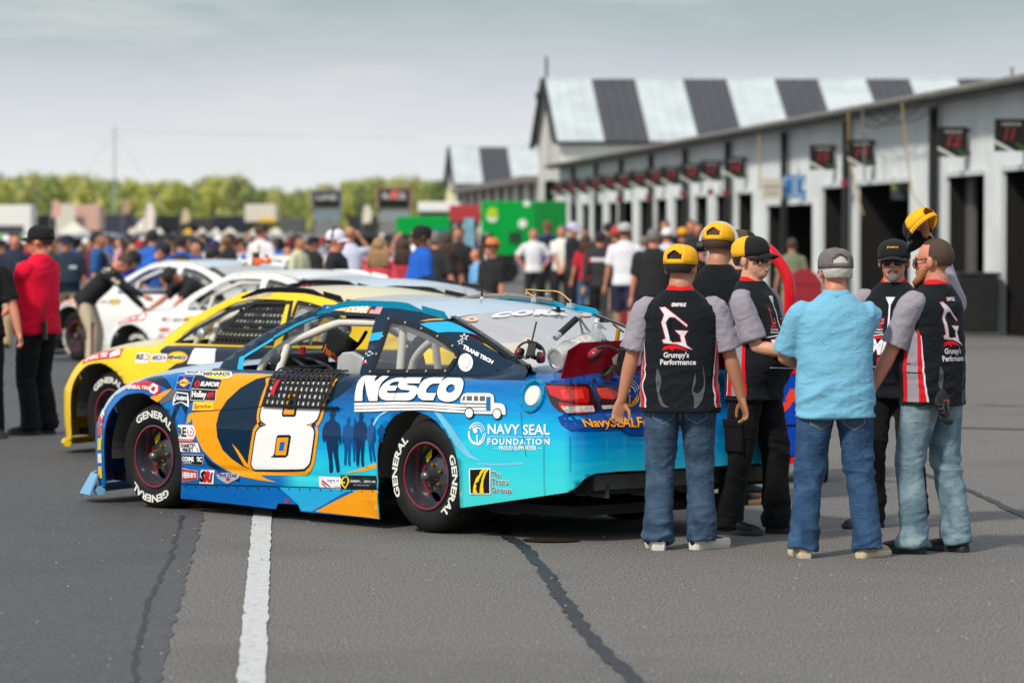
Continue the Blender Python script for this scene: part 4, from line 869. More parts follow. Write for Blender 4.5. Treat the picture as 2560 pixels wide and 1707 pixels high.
# the number
W8 = rd(ZZ, [(888, 1150), (893, 1195), (912, 1220), (960, 1227), (1390, 1227), (1450, 1210), (1488, 1172), (1506, 1110), (1540, 870), (1534, 812), (1508, 780), (1462, 765), (1530, 742), (1575, 700), (1598, 640), (1640, 500), (1690, 375), (1688, 340), (1660, 318), (1130, 318), (1085, 345), (1055, 400), (1005, 550), (980, 660), (988, 722), (1042, 765), (980, 790), (945, 830), (930, 875)])
H1 = rd(ZZ, [(1225, 560), (1205, 655), (1215, 680), (1338, 680), (1355, 662), (1392, 440), (1250, 440)]); H1o = rd(ZZ, [(1242, 560), (1225, 655), (1333, 655), (1368, 445), (1265, 445)]); H1b = rd(ZZ, [(1276, 560), (1266, 605), (1322, 605), (1345, 470), (1292, 470)])
H2 = rd(ZZ, [(1150, 888), (1168, 869), (1288, 867), (1303, 885), (1272, 1080), (1246, 1105), (1085, 1105), (1112, 1088), (1126, 1060)]); H2o = rd(ZZ, [(1160, 897), (1280, 895), (1250, 1080), (1138, 1080)]); H2b = rd(ZZ, [(1192, 940), (1242, 940), (1226, 1035), (1175, 1035)])
w8s = smooth_pts(W8, 3, True)
part('racing_number', [(*poly2d(grow(w8s, .040)), P_org, 4), (*poly2d(grow(w8s, .014)), P_navy2, 5), (*poly2d(w8s), P_white, 6)]+[(*poly2d(a), m, l) for a, m, l in ((H1, P_navy2, 7), (H1o, P_org, 8), (H1b, P_navy, 9), (H2, P_navy2, 7), (H2o, P_org, 8), (H2b, P_blue, 9))])
# marching figures
fig = [(.42, 1), (.58, 1), (.64, .955), (.67, .93), (.60, .92), (.62, .87), (.70, .83), (.86, .80), (.95, .68), (.99, .52), (.92, .44), (.88, .52), (.84, .58), (.84, .45), (.80, .33), (.82, .2), (.86, .04), (.72, .0), (.66, .12), (.60, .26), (.54, .36), (.50, .26), (.52, .12), (.50, .02), (.34, .0), (.34, .14), (.30, .28), (.24, .42), (.2, .55), (.12, .48), (.02, .58), (.05, .7), (.16, .8), (.34, .84), (.40, .88), (.40, .92), (.33, .93), (.37, .96)]
sol = []
for x0, x1, y0, y1, m, k in ((1632, 1838, 620, 1262, P_sold, 0), (1838, 1962, 684, 1190, P_sold2, 1), (1925, 2010, 700, 1150, P_sold2, 0), (1962, 2108, 640, 1200, P_sold, 1), (2098, 2200, 690, 1150, P_sold2, 0), (2205, 2290, 760, 950, P_sold2, 1)):
    bx = Box(ZZ, (x0, y1), (x1, y1), (x1, y0), (x0, y0)); f = [(1-u if k else u, v) for u, v in fig]; f = smooth_pts(f, 2, True)
    sol.append(bx.poly(m, 3+len(sol)*.5, f))
part('soldier_print', sol)
# reflections off the arch flare, painted on as pale streaks
for q_ in ([P1(ZW, [(245, 780), (290, 640), (330, 570), (420, 500), (560, 470), (470, 500), (370, 560), (320, 640), (270, 740)], P_haze, 3), P1(ZW, [(990, 495), (1080, 530), (1200, 680), (1320, 860), (1420, 1000), (1560, 1080), (1400, 1040), (1250, 900), (1130, 700)], P_haze, 1.5), P1(ZW, [(1480, 1090), (1700, 1100), (2029, 1085), (2029, 1110), (1700, 1125), (1500, 1110)], P_haze, 1.5)]): part('reflection_streak', [q_])
# name lettering
nes = [[(85, 380), (88, 300), (108, 200), (150, 130), (205, 92), (265, 80), (365, 78), (330, 110), (310, 165), (360, 130), (400, 100), (440, 82), (520, 78), (460, 120), (400, 170), (370, 220), (355, 280), (347, 380), (250, 380), (225, 300), (212, 220), (205, 150), (190, 190), (178, 260), (175, 380)],
 [(650, 118), (605, 160), (540, 163), (500, 180), (480, 205), (582, 205), (552, 262), (455, 262), (460, 280), (480, 290), (556, 290), (532, 375), (450, 375), (400, 360), (368, 325), (362, 285), (378, 235), (420, 185), (480, 148), (560, 122)],
 [(865, 118), (836, 180), (700, 180), (682, 190), (700, 200), (770, 205), (805, 220), (815, 250), (800, 300), (770, 345), (730, 368), (680, 375), (538, 375), (562, 290), (690, 290), (715, 280), (722, 262), (700, 257), (620, 250), (588, 225), (584, 195), (605, 155), (640, 130), (700, 118)],
 [(1115, 118), (1082, 180), (985, 183), (945, 205), (915, 245), (905, 275), (915, 292), (1025, 292), (992, 372), (870, 370), (825, 345), (807, 300), (814, 245), (840, 190), (880, 148), (930, 125), (990, 117)]]
Oo = [(1220, 112), (1290, 118), (1325, 145), (1338, 190), (1325, 255), (1295, 320), (1250, 365), (1190, 388), (1120, 388), (1060, 360), (1037, 310), (1040, 250), (1065, 190), (1110, 140), (1160, 118)]; Oi = [(1200, 190), (1230, 200), (1240, 230), (1225, 265), (1190, 285), (1155, 280), (1138, 255), (1145, 225), (1170, 200)]
sh_ = []
for lp in nes: q = rd(ZW, lp); sh_ += [(*poly2d(grow(q, .005)), P_black, 4), (*poly2d(q), P_white, 5)]
qo, qi = smooth_pts(rd(ZW, Oo), 3, True), smooth_pts(rd(ZW, Oi), 3, True); sh_ += [(*poly2d(grow(qo, .005), grow(qi, -.005)), P_black, 4), (*poly2d(qo, qi), P_white, 5)]
part('sponsor_lettering', sh_)
tp = [(82, 395), (300, 392), (600, 385), (850, 385), (1000, 392), (1200, 410), (1400, 415)]; bt = [(82, 512), (300, 508), (600, 494), (850, 490), (1000, 498), (1200, 517), (1400, 526)]
mixp = lambda f: [(a[0], a[1]+(b[1]-a[1])*f) for a, b in zip(tp, bt)]
sb = [P1(ZW, mixp(0)+mixp(1)[::-1], P_black, 4)]+[P1(ZW, mixp(a)+mixp(b)[::-1], P_white, 5) for a, b in ((.06, .31), (.38, .63), (.70, .94))]
bus = [(1305, 402), (1312, 345), (1335, 305), (1380, 290), (1640, 292), (1680, 312), (1692, 350), (1694, 404), (1770, 408), (1808, 428), (1824, 470), (1826, 538), (1700, 530), (1360, 522), (1370, 415)]
q = rd(ZW, bus); sb += [(*poly2d(grow(q, .004)), P_grey, 5.5), (*poly2d(q), P_white, 6)]
for a in ([(1328, 376), (1336, 335), (1364, 322), (1358, 376)], [(1378, 325), (1442, 325), (1442, 378), (1378, 378)], [(1462, 325), (1512, 325), (1512, 380), (1462, 380)], [(1530, 325), (1592, 325), (1592, 382), (1530, 382)], [(1305, 402), (1608, 408), (1608, 424), (1305, 416)], [(1305, 446), (1608, 448), (1608, 460), (1305, 456)], [(1305, 484), (1655, 490), (1655, 498), (1305, 494)]): sb.append(P1(ZW, a, P_grey, 7))
sb.append(P1(ZW, [(1606, 332), (1656, 335), (1656, 490), (1604, 486)], P_grey, 7)); sb.append(P1(ZW, [(1612, 338), (1650, 340), (1650, 484), (1610, 480)], P_blue, 8))
for cx, cy in ((1412, 520), (1732, 530)):
    for r1_, r2_, m, l in ((54, 66, P_black, 8), (43, 53, P_white, 9)): sb.append(P1(ZW, [(cx+r1_*math.cos(2*PI*i/20), cy+r2_*math.sin(2*PI*i/20)) for i in range(20)], m, l))
part('bus_emblem', sb)
# foundation lettering
b = Box(Z2, (910, 940), (1286, 945), (1286, 878), (910, 878)); sh_ = [b.text(P_white, 4, 'NAVY SEAL', 0, 0, 1, .92, .02)]
b = Box(Z2, (908, 1006), (1286, 1006), (1286, 952), (908, 950)); sh_ += [b.text(P_white, 4, 'FOUNDATION', 0, 0, 1, .66, .03, 0, 1.25), b.rect(P_white, 4, 0, .86, 1, .90)]
b = Box(Z2, (945, 1042), (1242, 1042), (1242, 1014), (945, 1014)); sh_ += [b.text(P_white, 4, 'PROUD SUPPORTER', .12, .1, .76, .85, .03), b.rect(P_white, 4, 0, .45, .09, .52), b.rect(P_white, 4, .91, .45, 1, .52)]
def crest(z, x0, y0, x1, y1, m1, m2, lay=4):
    b = Box(z, (x0, y1), (x1, y1), (x1, y0), (x0, y0)); out = []
    def arcp(cx, cy, r1_, r2_, a0, a1, k=8): return [(cx+r1_*math.cos(a0+(a1-a0)*i/k), cy+r1_*1.0*math.sin(a0+(a1-a0)*i/k)) for i in range(k+1)]+[(cx+r2_*math.cos(a1+(a0-a1)*i/k)+.03, cy+r2_*math.sin(a1+(a0-a1)*i/k)+.02) for i in range(k+1)]
    for r1_, r2_, a0, a1, m in ((.50, .44, .3, 2.7, m1), (.40, .34, .2, 2.5, m1), (.30, .22, .1, 2.6, m1), (.50, .43, -1.5, .1, m2), (.40, .33, -1.3, .0, m2), (.50, .44, 2.9, 4.4, m1)): out.append(b.poly(m, lay, arcp(.5, .5, r1_, r2_, a0, a1)))
    out += [b.rect(m2, lay, .47, .04, .54, .46), b.poly(m2, lay, [(.28, .2), (.34, .08), (.5, .0), (.68, .08), (.74, .2), (.66, .14), (.5, .08), (.36, .14)]), b.ell(m1, lay, .42, .62, .12, .1, 12)]
    return out
sh_ += crest(Z2, 788, 870, 897, 1012, P_white, P_white); part('foundation_lettering', sh_)
b = Box(Z2, (798, 1310), (926, 1310), (926, 1150), (793, 1154)); sh_ = [b.rect(P_white, 4), b.rect(P_black, 5, .05, .04, .95, .96)]
for o_ in (0, .32): sh_.append(b.poly(P_yel, 6, [(.14+o_, .04), (.18+o_, .3), (.30+o_*.9, .6), (.48+o_*.7, .86), (.62+o_*.62, .96), (.78+o_*.5, .96), (.62+o_*.55, .82), (.44+o_*.75, .55), (.36+o_*.9, .3), (.36+o_, .04)]))
b2 = Box(Z2, (928, 1312), (1058, 1318), (1058, 1156), (928, 1156))
for t_, y_, w_ in (('The', .70, .42), ('Trans', .42, .80), ('Group', .10, .95)): 
    V, F = fit_text(t_, .03, y_, w_, .2, .05); sh_.append((b2.m(V), F, P_white, 4)); sh_.append(b2.text(P_black, 5, t_, .03, y_, w_, .2, .0))
part('group_emblem', sh_)
# sponsor decals ------------------------------------------------------------
def dec(name, sh): part(name, sh)
R4 = lambda z, x0, y0, x1, y1, sk=0: Box(z, (x0, y1), (x1, y1+sk), (x1, y0+sk), (x0, y0))
b = Box(ZF, (900, 262), (1075, 268), (1090, 212), (925, 205)); sh_ = [b.rect(P_white, 4), b.text(P_black, 5, 'ARCA', .05, .2, .6, .6, .04, .3), b.poly(P_red, 5, [(.72, .15), (.98, .5), (.72, .9), (.8, .5)])]; dec('sponsor_decal', sh_)
b = Box(ZF, (1070, 300), (1335, 300), (1335, 165), (1070, 170)); dec('sponsor_decal', [b.ell(P_white, 5, .5, .5, .5, .5), b.ell(P_yel, 6, .5, .5, .45, .43), b.ell(P_org, 6.5, .5, .56, .42, .36), b.ell(P_yel, 7, .5, .52, .42, .34), b.poly(P_white, 7.5, [(.02, .32), (.96, .32), (1.0, .68), (.06, .68)]), b.text(P_black, 8, 'MENARDS', .07, .36, .86, .27, .05, .25)])
b = Box(ZF, (812, 388), (940, 398), (988, 272), (850, 268)); dec('sponsor_decal', [b.rect(P_haze, 4), b.rect(P_dblue, 5, .04, .04, .96, .96), b.poly(P_red, 6, [(.6, .1), (.7, .06), (.45, .9), (.34, .92)]), b.poly(P_yel, 6.5, [(.05, .5), (.5, .22), (.95, .5), (.5, .8)]), b.text(P_dblue, 7, 'SUNOCO', .14, .42, .72, .16, .04)])
b = Box(ZF, (966, 376), (1180, 384), (1208, 310), (985, 300)); dec('sponsor_decal', [b.rect(P_black, 4), b.ell(P_red, 5, .14, .5, .11, .36), b.text(P_black, 6, 'i', .125, .3, .04, .4, .03), b.text(P_white, 5, 'ILMOR', .28, .3, .7, .45, .05, .15)])
b = Box(ZF, (795, 535), (932, 540), (938, 405), (815, 400)); dec('sponsor_decal', [b.poly(P_white, 4, [(.0, .1), (.5, .3), (1, 0), (1, .45), (.9, .9), (.1, .95), (0, .5)]), b.poly(P_navy, 5, [(.08, .2), (.5, .35), (.9, .2), (.86, .82), (.12, .88)]), b.text(P_white, 6, 'Jostens', .1, .45, .8, .3, .03, .4)])
b = Box(ZF, (946, 480), (1160, 486), (1168, 392), (955, 378)); dec('sponsor_decal', [b.rect(P_white, 4), b.rect(P_black, 5, .02, .05, .98, .95), b.text(P_white, 6, 'Holley', .06, .3, .56, .5, .04), b.text(P_red, 6, 'EFI', .66, .3, .28, .42, .05, .4)])
b = Box(ZF, (960, 566), (1140, 560), (1144, 498), (972, 488)); dec('sponsor_decal', [b.rect(P_yel, 4), b.text(P_red, 5, 'Sprecher', .07, .25, .86, .5, .02)])
b = Box(ZF, (846, 832), (985, 838), (975, 690), (840, 686)); dec('sponsor_decal', [b.rect(P_white, 4, 0, .18, .95, 1), b.ell(P_white, 4.5, .82, .6, .28, .38), b.text(P_black, 5.5, 'RE', .05, .34, .5, .5, .03), b.poly(P_red, 5.2, *[[(.80+.2*math.cos(a*PI/8), .60+.27*math.sin(a*PI/8)) for a in range(16)], [(.80+.15*math.cos(a*PI/8), .60+.21*math.sin(a*PI/8)) for a in range(16)]]), b.poly(P_red, 6, [(.84, .75), (.74, .58), (.80, .58), (.76, .45), (.88, .63), (.81, .63)]), b.rect(P_red, 5, .02, .02, .9, .17), b.text(P_white, 6, 'RACING ELECTRONICS', .05, .06, .82, .08, .0)])
b = Box(ZF, (862, 915), (1030, 920), (1008, 842), (852, 838)); dec('sponsor_decal', [b.rect(P_red, 3.5, -.02, -.03, 1.02, 1.03), b.rect(P_white, 4), b.text(P_black, 5, 'QUARTER', .05, .54, .82, .36, .04, 0, 1.05), b.text(P_black, 5, 'MASTER', .18, .08, .76, .36, .04, 0, 1.05)])
b = Box(ZF, (876, 1020), (1052, 1028), (1058, 942), (872, 938)); dec('sponsor_decal', [b.rect(P_white, 4), b.rect(P_black, 5, .015, .03, .985, .97), b.text(P_white, 6, 'COMETIC', .05, .35, .9, .42, .06, .1), b.text(P_white, 6, 'GASKET', .1, .12, .4, .12, .02)])
b = Box(ZF, (878, 1168), (1008, 1150), (1004, 1080), (876, 1056)); dec('sponsor_decal', [b.rect(P_white, 4, -.02, -.03, 1.02, 1.03), b.rect(paint('print_brick', (190, 50, 48)), 5), b.text(P_white, 6, "HERR'S", .08, .28, .84, .44, .05)])
b = Box(ZF, (1022, 1186), (1145, 1192), (1155, 1074), (1035, 1070)); dec('sponsor_decal', [b.rect(paint('print_pink', (236, 140, 140)), 4), b.rect(P_white, 4.5, .03, .03, .97, .97), b.text(P_black, 6, 'S', .06, .2, .3, .66, .08, .2), b.text(P_red, 6.5, 'R', .36, .2, .34, .66, .08, .2), b.text(P_black, 6, 'i', .76, .2, .12, .66, .06, .2)])
b = Box(ZF, (1165, 1188), (1363, 1190), (1363, 1098), (1165, 1095)); dec('sponsor_decal', [b.poly(P_sil, 4, [(.0, .85), (.15, .85), (.2, 1), (.85, 1), (.9, .85), (1.06, .85), (.95, .5), (.7, .25), (.5, .0), (.3, .2), (.1, .5)]), b.text(P_dblue, 5, 'FIVE STAR', .16, .62, .74, .3, .03), b.poly(P_red, 6, [(.53+.13*math.sin(k*PI/5)*(1 if k % 2 == 0 else .42), .45+.26*math.cos(k*PI/5)*(1 if k % 2 == 0 else .42)) for k in range(10)])])
b = Box(ZZ, (1600, 1425), (1822, 1436), (1815, 1308), (1592, 1302)); dec('sponsor_decal', [b.rect(P_white, 4), b.text(P_dblue, 5, 'Integrity Air', .38, .55, .58, .28, .0), b.text(P_dblue, 5, 'CONCORD', .72, .12, .25, .12, .0), b.poly(P_red, 5, [(.1, .6), (.2, .7), (.55, .15), (.45, .15)]), b.poly(P_dblue, 5, [(.1, .4), (.16, .45), (.35, .12), (.27, .12)]), b.rect(P_red, 5, .16, .72, .19, .92)])
b = Box(ZZ, (1822, 1438), (2196, 1446), (2190, 1296), (1815, 1288)); dec('sponsor_decal', [b.rect(P_black, 4), b.poly(P_yel, 5, [(.0, .62), (.06, .92), (.2, .96), (.24, .5), (.13, .02), (.03, .3)], [(.05, .62), (.09, .82), (.17, .84), (.2, .5), (.13, .16), (.07, .35)]), b.rect(P_yel, 5, .0, .42, .13, .5), b.text(P_white, 5, 'GUARDIAN BUS COMPANY, INC.', .27, .5, .71, .17, .01), b.text(P_sil, 5, 'FAMILY OWNED-FAMILY OPERATED', .36, .27, .48, .09, .0)])
# tyre maker's band over the front arch
band = rd(ZF, [(395, 378), (470, 330), (560, 315), (640, 330), (692, 370), (690, 400), (655, 442), (600, 410), (540, 385), (470, 378), (380, 398)]); V, F = poly2d(band)
b = Box(ZF, (455, 400), (590, 400), (600, 345), (455, 330)); dec('sponsor_decal', [(V, F, P_red, 4), b.text(P_white, 5, 'GENERAL TIRE', -.35, .25, 1.35, .42, .04, .1), P1(ZF, [(588, 375), (625, 335), (670, 355), (668, 400), (640, 425), (605, 412)], P_white, 5), P1(ZF, [(610, 380), (635, 358), (652, 372), (640, 400), (622, 402)], P_red, 6)])
# tail: lamps, lettering, filler
P_lamp = mat('lamp_red', (196, 22, 24), .18, coat=1); P_lamp2 = mat('lamp_bright', (228, 60, 50), .2, coat=1); P_lampd = mat('lamp_dark', (52, 10, 14), .25, coat=1); P_clear = mat('lamp_clear', (200, 198, 194), .25, coat=1, noise_=(60, .3)); P_fasc = paint('fascia_blue', (0, 66, 148))
part('tail_fascia', [P1(ZR, [(690, 232), (760, 160), (860, 122), (1000, 108), (1400, 92), (1725, 84), (1725, 740), (1480, 742), (1380, 690), (1150, 700), (890, 700), (800, 640), (760, 560), (820, 530)], P_fasc, 1)])
part('taillight', [P1(ZR, [(650, 232), (780, 228), (1050, 232), (1105, 300), (1180, 490), (1000, 535), (860, 525), (770, 500), (700, 430), (660, 330)], P_lampd, 3), P1(ZR, [(655, 250), (1030, 262), (1062, 290), (1068, 400), (1050, 425), (830, 400), (690, 340)], P_lamp, 4), P1(ZR, [(790, 290), (1000, 285), (1020, 380), (830, 390)], P_lamp2, 5), P1(ZR, [(775, 415), (1105, 440), (1120, 512), (990, 528), (850, 520), (790, 470)], P_lamp, 4.5), P1(ZR, [(800, 452), (1105, 448), (1122, 505), (840, 518)], P_clear, 5.5)])
part('taillight', [P1(ZR, [(1110, 262), (1250, 250), (1360, 280), (1440, 360), (1440, 470), (1300, 485), (1200, 498), (1160, 400)], P_lampd, 3), P1(ZR, [(1135, 278), (1250, 272), (1340, 310), (1370, 360), (1300, 385), (1190, 375), (1155, 330)], P_lamp2, 4), P1(ZR, [(1185, 445), (1430, 435), (1430, 465), (1200, 482)], P_clear, 4)])
b = Box(ZR, (1030, 668), (1560, 672), (1552, 545), (985, 572)); sh_ = []
V, F = fit_text('NavySEALFoundation', .0, .12, 1.95, .72, .06); sh_.append((b.m(V), F, P_navy2, 4)); V, F = fit_text('NavySEALFoundation', .0, .12, 1.95, .72, .02); sh_.append((b.m(V), F, P_org, 5)); part('web_lettering', sh_)
b = Box(ZR, (1585, 420), (2000, 420), (2000, 190), (1590, 190)); part('tail_lettering', [b.text(P_white, 4, 'NAVY SEAL', 0, .52, 1.4, .42, .03), b.text(P_white, 4, 'FOUNDATION', 0, 0, 1.4, .3, .03)]+crest(ZR, 1355, 195, 1560, 460, P_white, P_org))
s_, w_ = LK['S']((ZR[0]+520/ZR[2], ZR[1]+350/ZR[2])); p = Vector(surfS(s_, w_)); q = Vector(surfS(s_, w_, .05)); n_ = (q-p).normalized(); Mx = frame(p, (1, 0, 0), z=n_)
fl = empty('fuel_filler', (0, 0, 0), 0, hero)
mb = MB(); mb.lathe([(.105, -.01), (.103, .012), (.09, .014), (.082, .004), (.075, -.02)], n=28, M=Mx); mb.build('cup', P_turq, fl, smooth=True, angle=40)
mb = MB(); mb.lathe([(0, .012), (.05, .012), (.060, .010), (.064, 0), (.066, -.02), (.09, -.018)], n=28, M=Mx); mb.build('valve', paint('valve_white', (226, 224, 216)), fl, smooth=True, angle=40)
for k in range(8):
    a = k*PI/4; mb = MB(); mb.lathe([(0, .016), (.007, .014), (.007, .002)], n=7, M=Mx @ Matrix.Translation((.097*math.cos(a), .097*math.sin(a), 0))); mb.build('bolt', P_blue, fl)
# spoiler lettering
sp_ = [o for o in hero.children if o.name.startswith('spoiler')][0]
V, F = fit_text('GREE', 0, 0, .62, .085, .05, .15); Mx = frame((-1.242, .56, 1.055), (0, -1, 0), y=(-.25, 0, 1)); mb = MB(); mb.add([(p_[0], p_[1], .002) for p_ in V], F, P_white, Mx); mb.build('spoiler_lettering', None, sp_)
# greenhouse side prints
GP = lambda z, pts, m, lay, sm=0: P1(z, pts, m, lay, sm, 'G')
for q_ in ([GP(ZB, [(1000, 380), (1120, 352), (1380, 340), (1440, 350), (1560, 400), (1790, 525), (1700, 500), (1560, 482), (1400, 480), (1260, 490), (1150, 440)], P_cyan, 2), GP(ZB, [(1015, 335), (1150, 308), (1300, 300), (1360, 318), (1200, 322), (1080, 335)], P_org, 2), GP(ZB, [(365, 500), (530, 478), (500, 580), (340, 605)], P_cyan, 2)]): part('pillar_print', [q_], 'G')
def GB(z, bl, br, tr, tl): return Box(z, bl, br, tr, tl, 'G')
b = GB(ZA, (1422, 240), (1575, 242), (1645, 132), (1470, 128)); sh_ = [b.rect(P_white, 2, -.01, -.02, 1.01, 1.02), b.rect(paint('flag_blue', (0, 70, 170)), 3), b.poly(P_yel, 4, [(.35, .2), (.65, .2), (.6, .8), (.5, .65), (.4, .8)])]
part('crest_print', sh_, 'G'); sh_ = []
b = GB(ZA, (1610, 215), (2105, 250), (2165, 140), (1665, 150)); sh_ += [b.poly(P_org, 2, [(0, 0), (.33, .02), (.36, -.12), (1, -.04), (1.02, 1.0), (.42, 1.0), (.4, .8), (.0, .75)]), b.text(P_white, 3, 'SEAN', .03, .18, .3, .42, .05, .3), b.text(P_white, 3, 'CORR', .38, .04, .58, .8, .06, .2)]
part('driver_name', sh_, 'G'); sh_ = []
b = GB(ZA, (2130, 258), (2290, 272), (2345, 150), (2180, 150)); sh_ += [b.rect(P_white, 2)]+[b.rect(P_red, 3, 0, k/7, 1, k/7+.075) for k in range(7)]+[b.rect(P_dblue, 4, 0, .55, .42, 1)]
part('flag_print', sh_, 'G'); sh_ = []
b = GB(ZB, (1590, 700), (1980, 905), (2010, 860), (1615, 640)); sh_ += [b.text(P_white, 3, 'TRANS TECH', 0, 0, 1, .8, .06)]
star = [(.5+.5*math.sin(k*PI/5)*(1 if k % 2 == 0 else .42), .5+.5*math.cos(k*PI/5)*(1 if k % 2 == 0 else .42)) for k in range(10)]
for bb in (GB(ZB, (1545, 600), (1680, 600), (1680, 495), (1545, 495)), GB(ZB, (1515, 660), (1610, 660), (1610, 570), (1515, 570))): sh_ += [bb.poly(P_white, 3, star), bb.poly(P_navy, 4, [(.5+(x_-.5)*.6, .5+(y_-.5)*.6) for x_, y_ in star])]
part('sponsor_lettering', sh_, 'G'); sh_ = []
b = GB(ZB, (1530, 1010), (1735, 1010), (1735, 768), (1530, 768)); sh_ += [b.ell(P_white, 3, .5, .5, .48, .5), b.ell(P_sil, 4, .5, .5, .3, .32), b.ell(P_white, 5, .5, .5, .26, .28)]
part('seal_print', sh_, 'G'); sh_ = []
b = GB(ZB, (280, 805), (385, 805), (405, 735), (300, 735)); cx_ = [(.0, .35), (.3, .35), (.32, .05), (.68, .05), (.68, .35), (1, .35), (1, .65), (.7, .65), (.68, .95), (.32, .95), (.32, .65), (0, .65)]; sh_ += [b.poly(P_white, 3, cx_), b.poly(P_navy, 4, [(.5+(x_-.5)*.8, .5+(y_-.5)*.62) for x_, y_ in cx_])]
part('bowtie_print', sh_, 'G'); sh_ = []
b = GB(ZB, (245, 912), (320, 912), (330, 860), (255, 860)); sh_ += [b.rect(P_red, 3, 0, .1, 1, .5), b.poly(P_white, 3, [(.3, .55), (.7, .55), (.6, 1.2)])]
part('small_decal', sh_, 'G')
# turquoise edge of the door window, thin posts
part('window_trim', [GP(ZA, [(200, 1140), (235, 900), (285, 880), (310, 905), (290, 1140)], P_cyan, 3), GP(ZA, [(285, 885), (720, 620), (735, 650), (310, 910)], P_cyan, 4), GP(ZA, [(720, 640), (900, 540), (1100, 430), (1300, 345), (1420, 300), (1300, 310), (1090, 390), (880, 500), (730, 590)], P_turq, 2)], 'G')
# rear window: name, discs, defogger reflections, roof flaps and aerials
LW = lambda z, pts: rd(z, pts, 'W')
bx = Box(ZB, (1975, 305), (2352, 262), (2352, 222), (2010, 250), 'W'); b = Box(Z2, (930, 238), (1380, 222), (1392, 195), (955, 208), 'W')
V, F = fit_text('CORR', 0, 0, 1, .9, .08, 0, 1.1); part('window_lettering', [(b.m(V), F, P_white, 3), (*poly2d(LW(ZB, [(1707+88*math.cos(a*PI/8), 322+34*math.sin(a*PI/8)) for a in range(16)])), paint('disc_peach', (240, 196, 160)), 3), (*poly2d(LW(ZB, [(1707+30*math.cos(a*PI/8), 322+10*math.sin(a*PI/8)) for a in range(16)])), P_grey, 4), (*poly2d(LW(Z2, [(1510+34*math.cos(a*PI/8), 218+11*math.sin(a*PI/8)) for a in range(16)])), paint('disc_peach', (240, 196, 160)), 3)], 'W', hero, base=.004)
def onroof(px, py, z=1.40):
    d = sight(px, py); p_ = EYE+d*((z-CAM_H)/d.z); v = p_-CAR_O; return (v.dot(FWD), v.dot(LFT), z)
def roofz(x, y): z = float(zrail(x)); v = y/float(gy(z)); return z-.004+.045*(1-v*v)
def aerial(px, py, h, r, m, label=None):
    x, y, _ = onroof(px, py, 1.42 if px < 1250 else 1.40); z = roofz(max(.13, min(1.4, x)), max(-.6, min(.6, y))); a = empty('aerial', (x, y, z-.004), 0, hero)
    mb = MB(); mb.lathe([(0, .02), (.010, .02), (.018, .008), (.024, 0)], n=10); mb.build('base', M_steel, a); mb = MB(); mb.tube([(0, 0, .015), (.0, .0, h)], r, n=6); mb.build('rod', m, a)
aerial(1205, 745, .13, .006, M_intr); aerial(1162, 738, .13, .0018, M_steel)
# lifted roof-flap rail on the far side and its wire
far_r = MB(); far_r.tube([(1.44, -.57, 1.398), (1.2, -.57, 1.425), (.9, -.57, 1.432), (.5, -.57, 1.405)], .010, n=4, ry=[.016]*4); o = far_r.build('roof_flap_rail', M_gutter, hero); o.rotation_euler = (0, 0, 0)
for x in (.55, .75, .95, 1.2):
    mb = MB(); mb.box((x, -.57, 1.447), (.02, .02, .012)); mb.build('rail_bolt', M_steel, o)
seg_tube('yellow_lead', [(.66, -.57, 1.42), (.75, -.56, 1.47), (.6, -.57, 1.468), (.44, -.57, 1.46), (.34, -.58, 1.40)], .004, mat('lead_yellow', (228, 178, 90), .5), hero, 6)
for x, y in ((.66, -.56), (.33, -.57)):
    mb = MB(); mb.box((x, y, float(zrail(x))+.03), (.05, .03, .03)); mb.tube([(x, y, float(zrail(x))+.02), (x, y, float(zrail(x))+.07)], .006, n=6); mb.build('clamp', M_steel, hero)
for x, y in ((.05, -.2), (-.12, -.42)):
    mb = MB(); p = surfW(x, y, .01); mb.tube([(p[0]-.04, p[1]-.02, p[2]+.005), (p[0]+.04, p[1]+.02, p[2]+.012)], .006, n=6); mb.lathe([(0, .035), (.012, .03), (.02, 0)], n=8, M=Matrix.Translation(p)); mb.build('window_clip', M_hole, hero)
# interior: seat, steering wheel, harness pad, mirror, net
st = MB(); st.box((.95, .28, .62), (.12, .44, .55), taper=.9); st.box((1.15, .28, .38), (.45, .44, .1)); st.build('seat', M_intr, hero, bevel=.03)
hs = MB(); hs.prism([(-.17, -.06), (.12, -.09), (.17, .0), (.16, .05), (.02, .10), (-.10, .09), (-.16, .05)], -.02, .02, M=frame((1.13, .60, 1.0), (-1, 0, 0), z=(.25, 1, 0)) @ Matrix.Scale(.85, 4)); hs.build('head_restraint', M_alu, hero, bevel=.012)
hs = MB(); hs.box((1.1, .6, .93), (.12, .03, .08)); hs.build('restraint_bracket', M_alu, hero)
sw = MB(); Mw = frame((1.90, .36, .955), (0, 1, 0), z=(-.35, 0, .93)); 
sw.tube([Mw @ Vector((.185*math.cos(a*PI/14), .185*math.sin(a*PI/14), 0)) for a in range(28)], .016, n=8, close=True); sw.tube([Mw @ Vector((-.17, 0, 0)), Mw @ Vector((.17, 0, 0))], .014, n=6); sw.tube([Mw @ Vector((0, 0, 0)), Mw @ Vector((0, -.17, 0))], .014, n=6)
sw.build('steering_wheel', mat('steering_wheel_black', (34, 34, 36), .5), hero, smooth=True)
pd = MB(); Mp = frame((1.60, .32, 1.10), (-.85, .0, -.38), z=(.3, 1, .25)); pd.box((0, 0, 0), (.26, .19, .05), M=Mp); po = pd.build('harness_pad', M_intr, hero, bevel=.012)
V, F = fit_text('hans', 0, 0, .17, .05, .03); mb = MB(); mb.add([(p_[0]-.10, p_[1]-.085, .028) for p_ in V], F, paint('pad_orange', (206, 96, 40)), Mp); mb.build('pad_lettering', None, po)
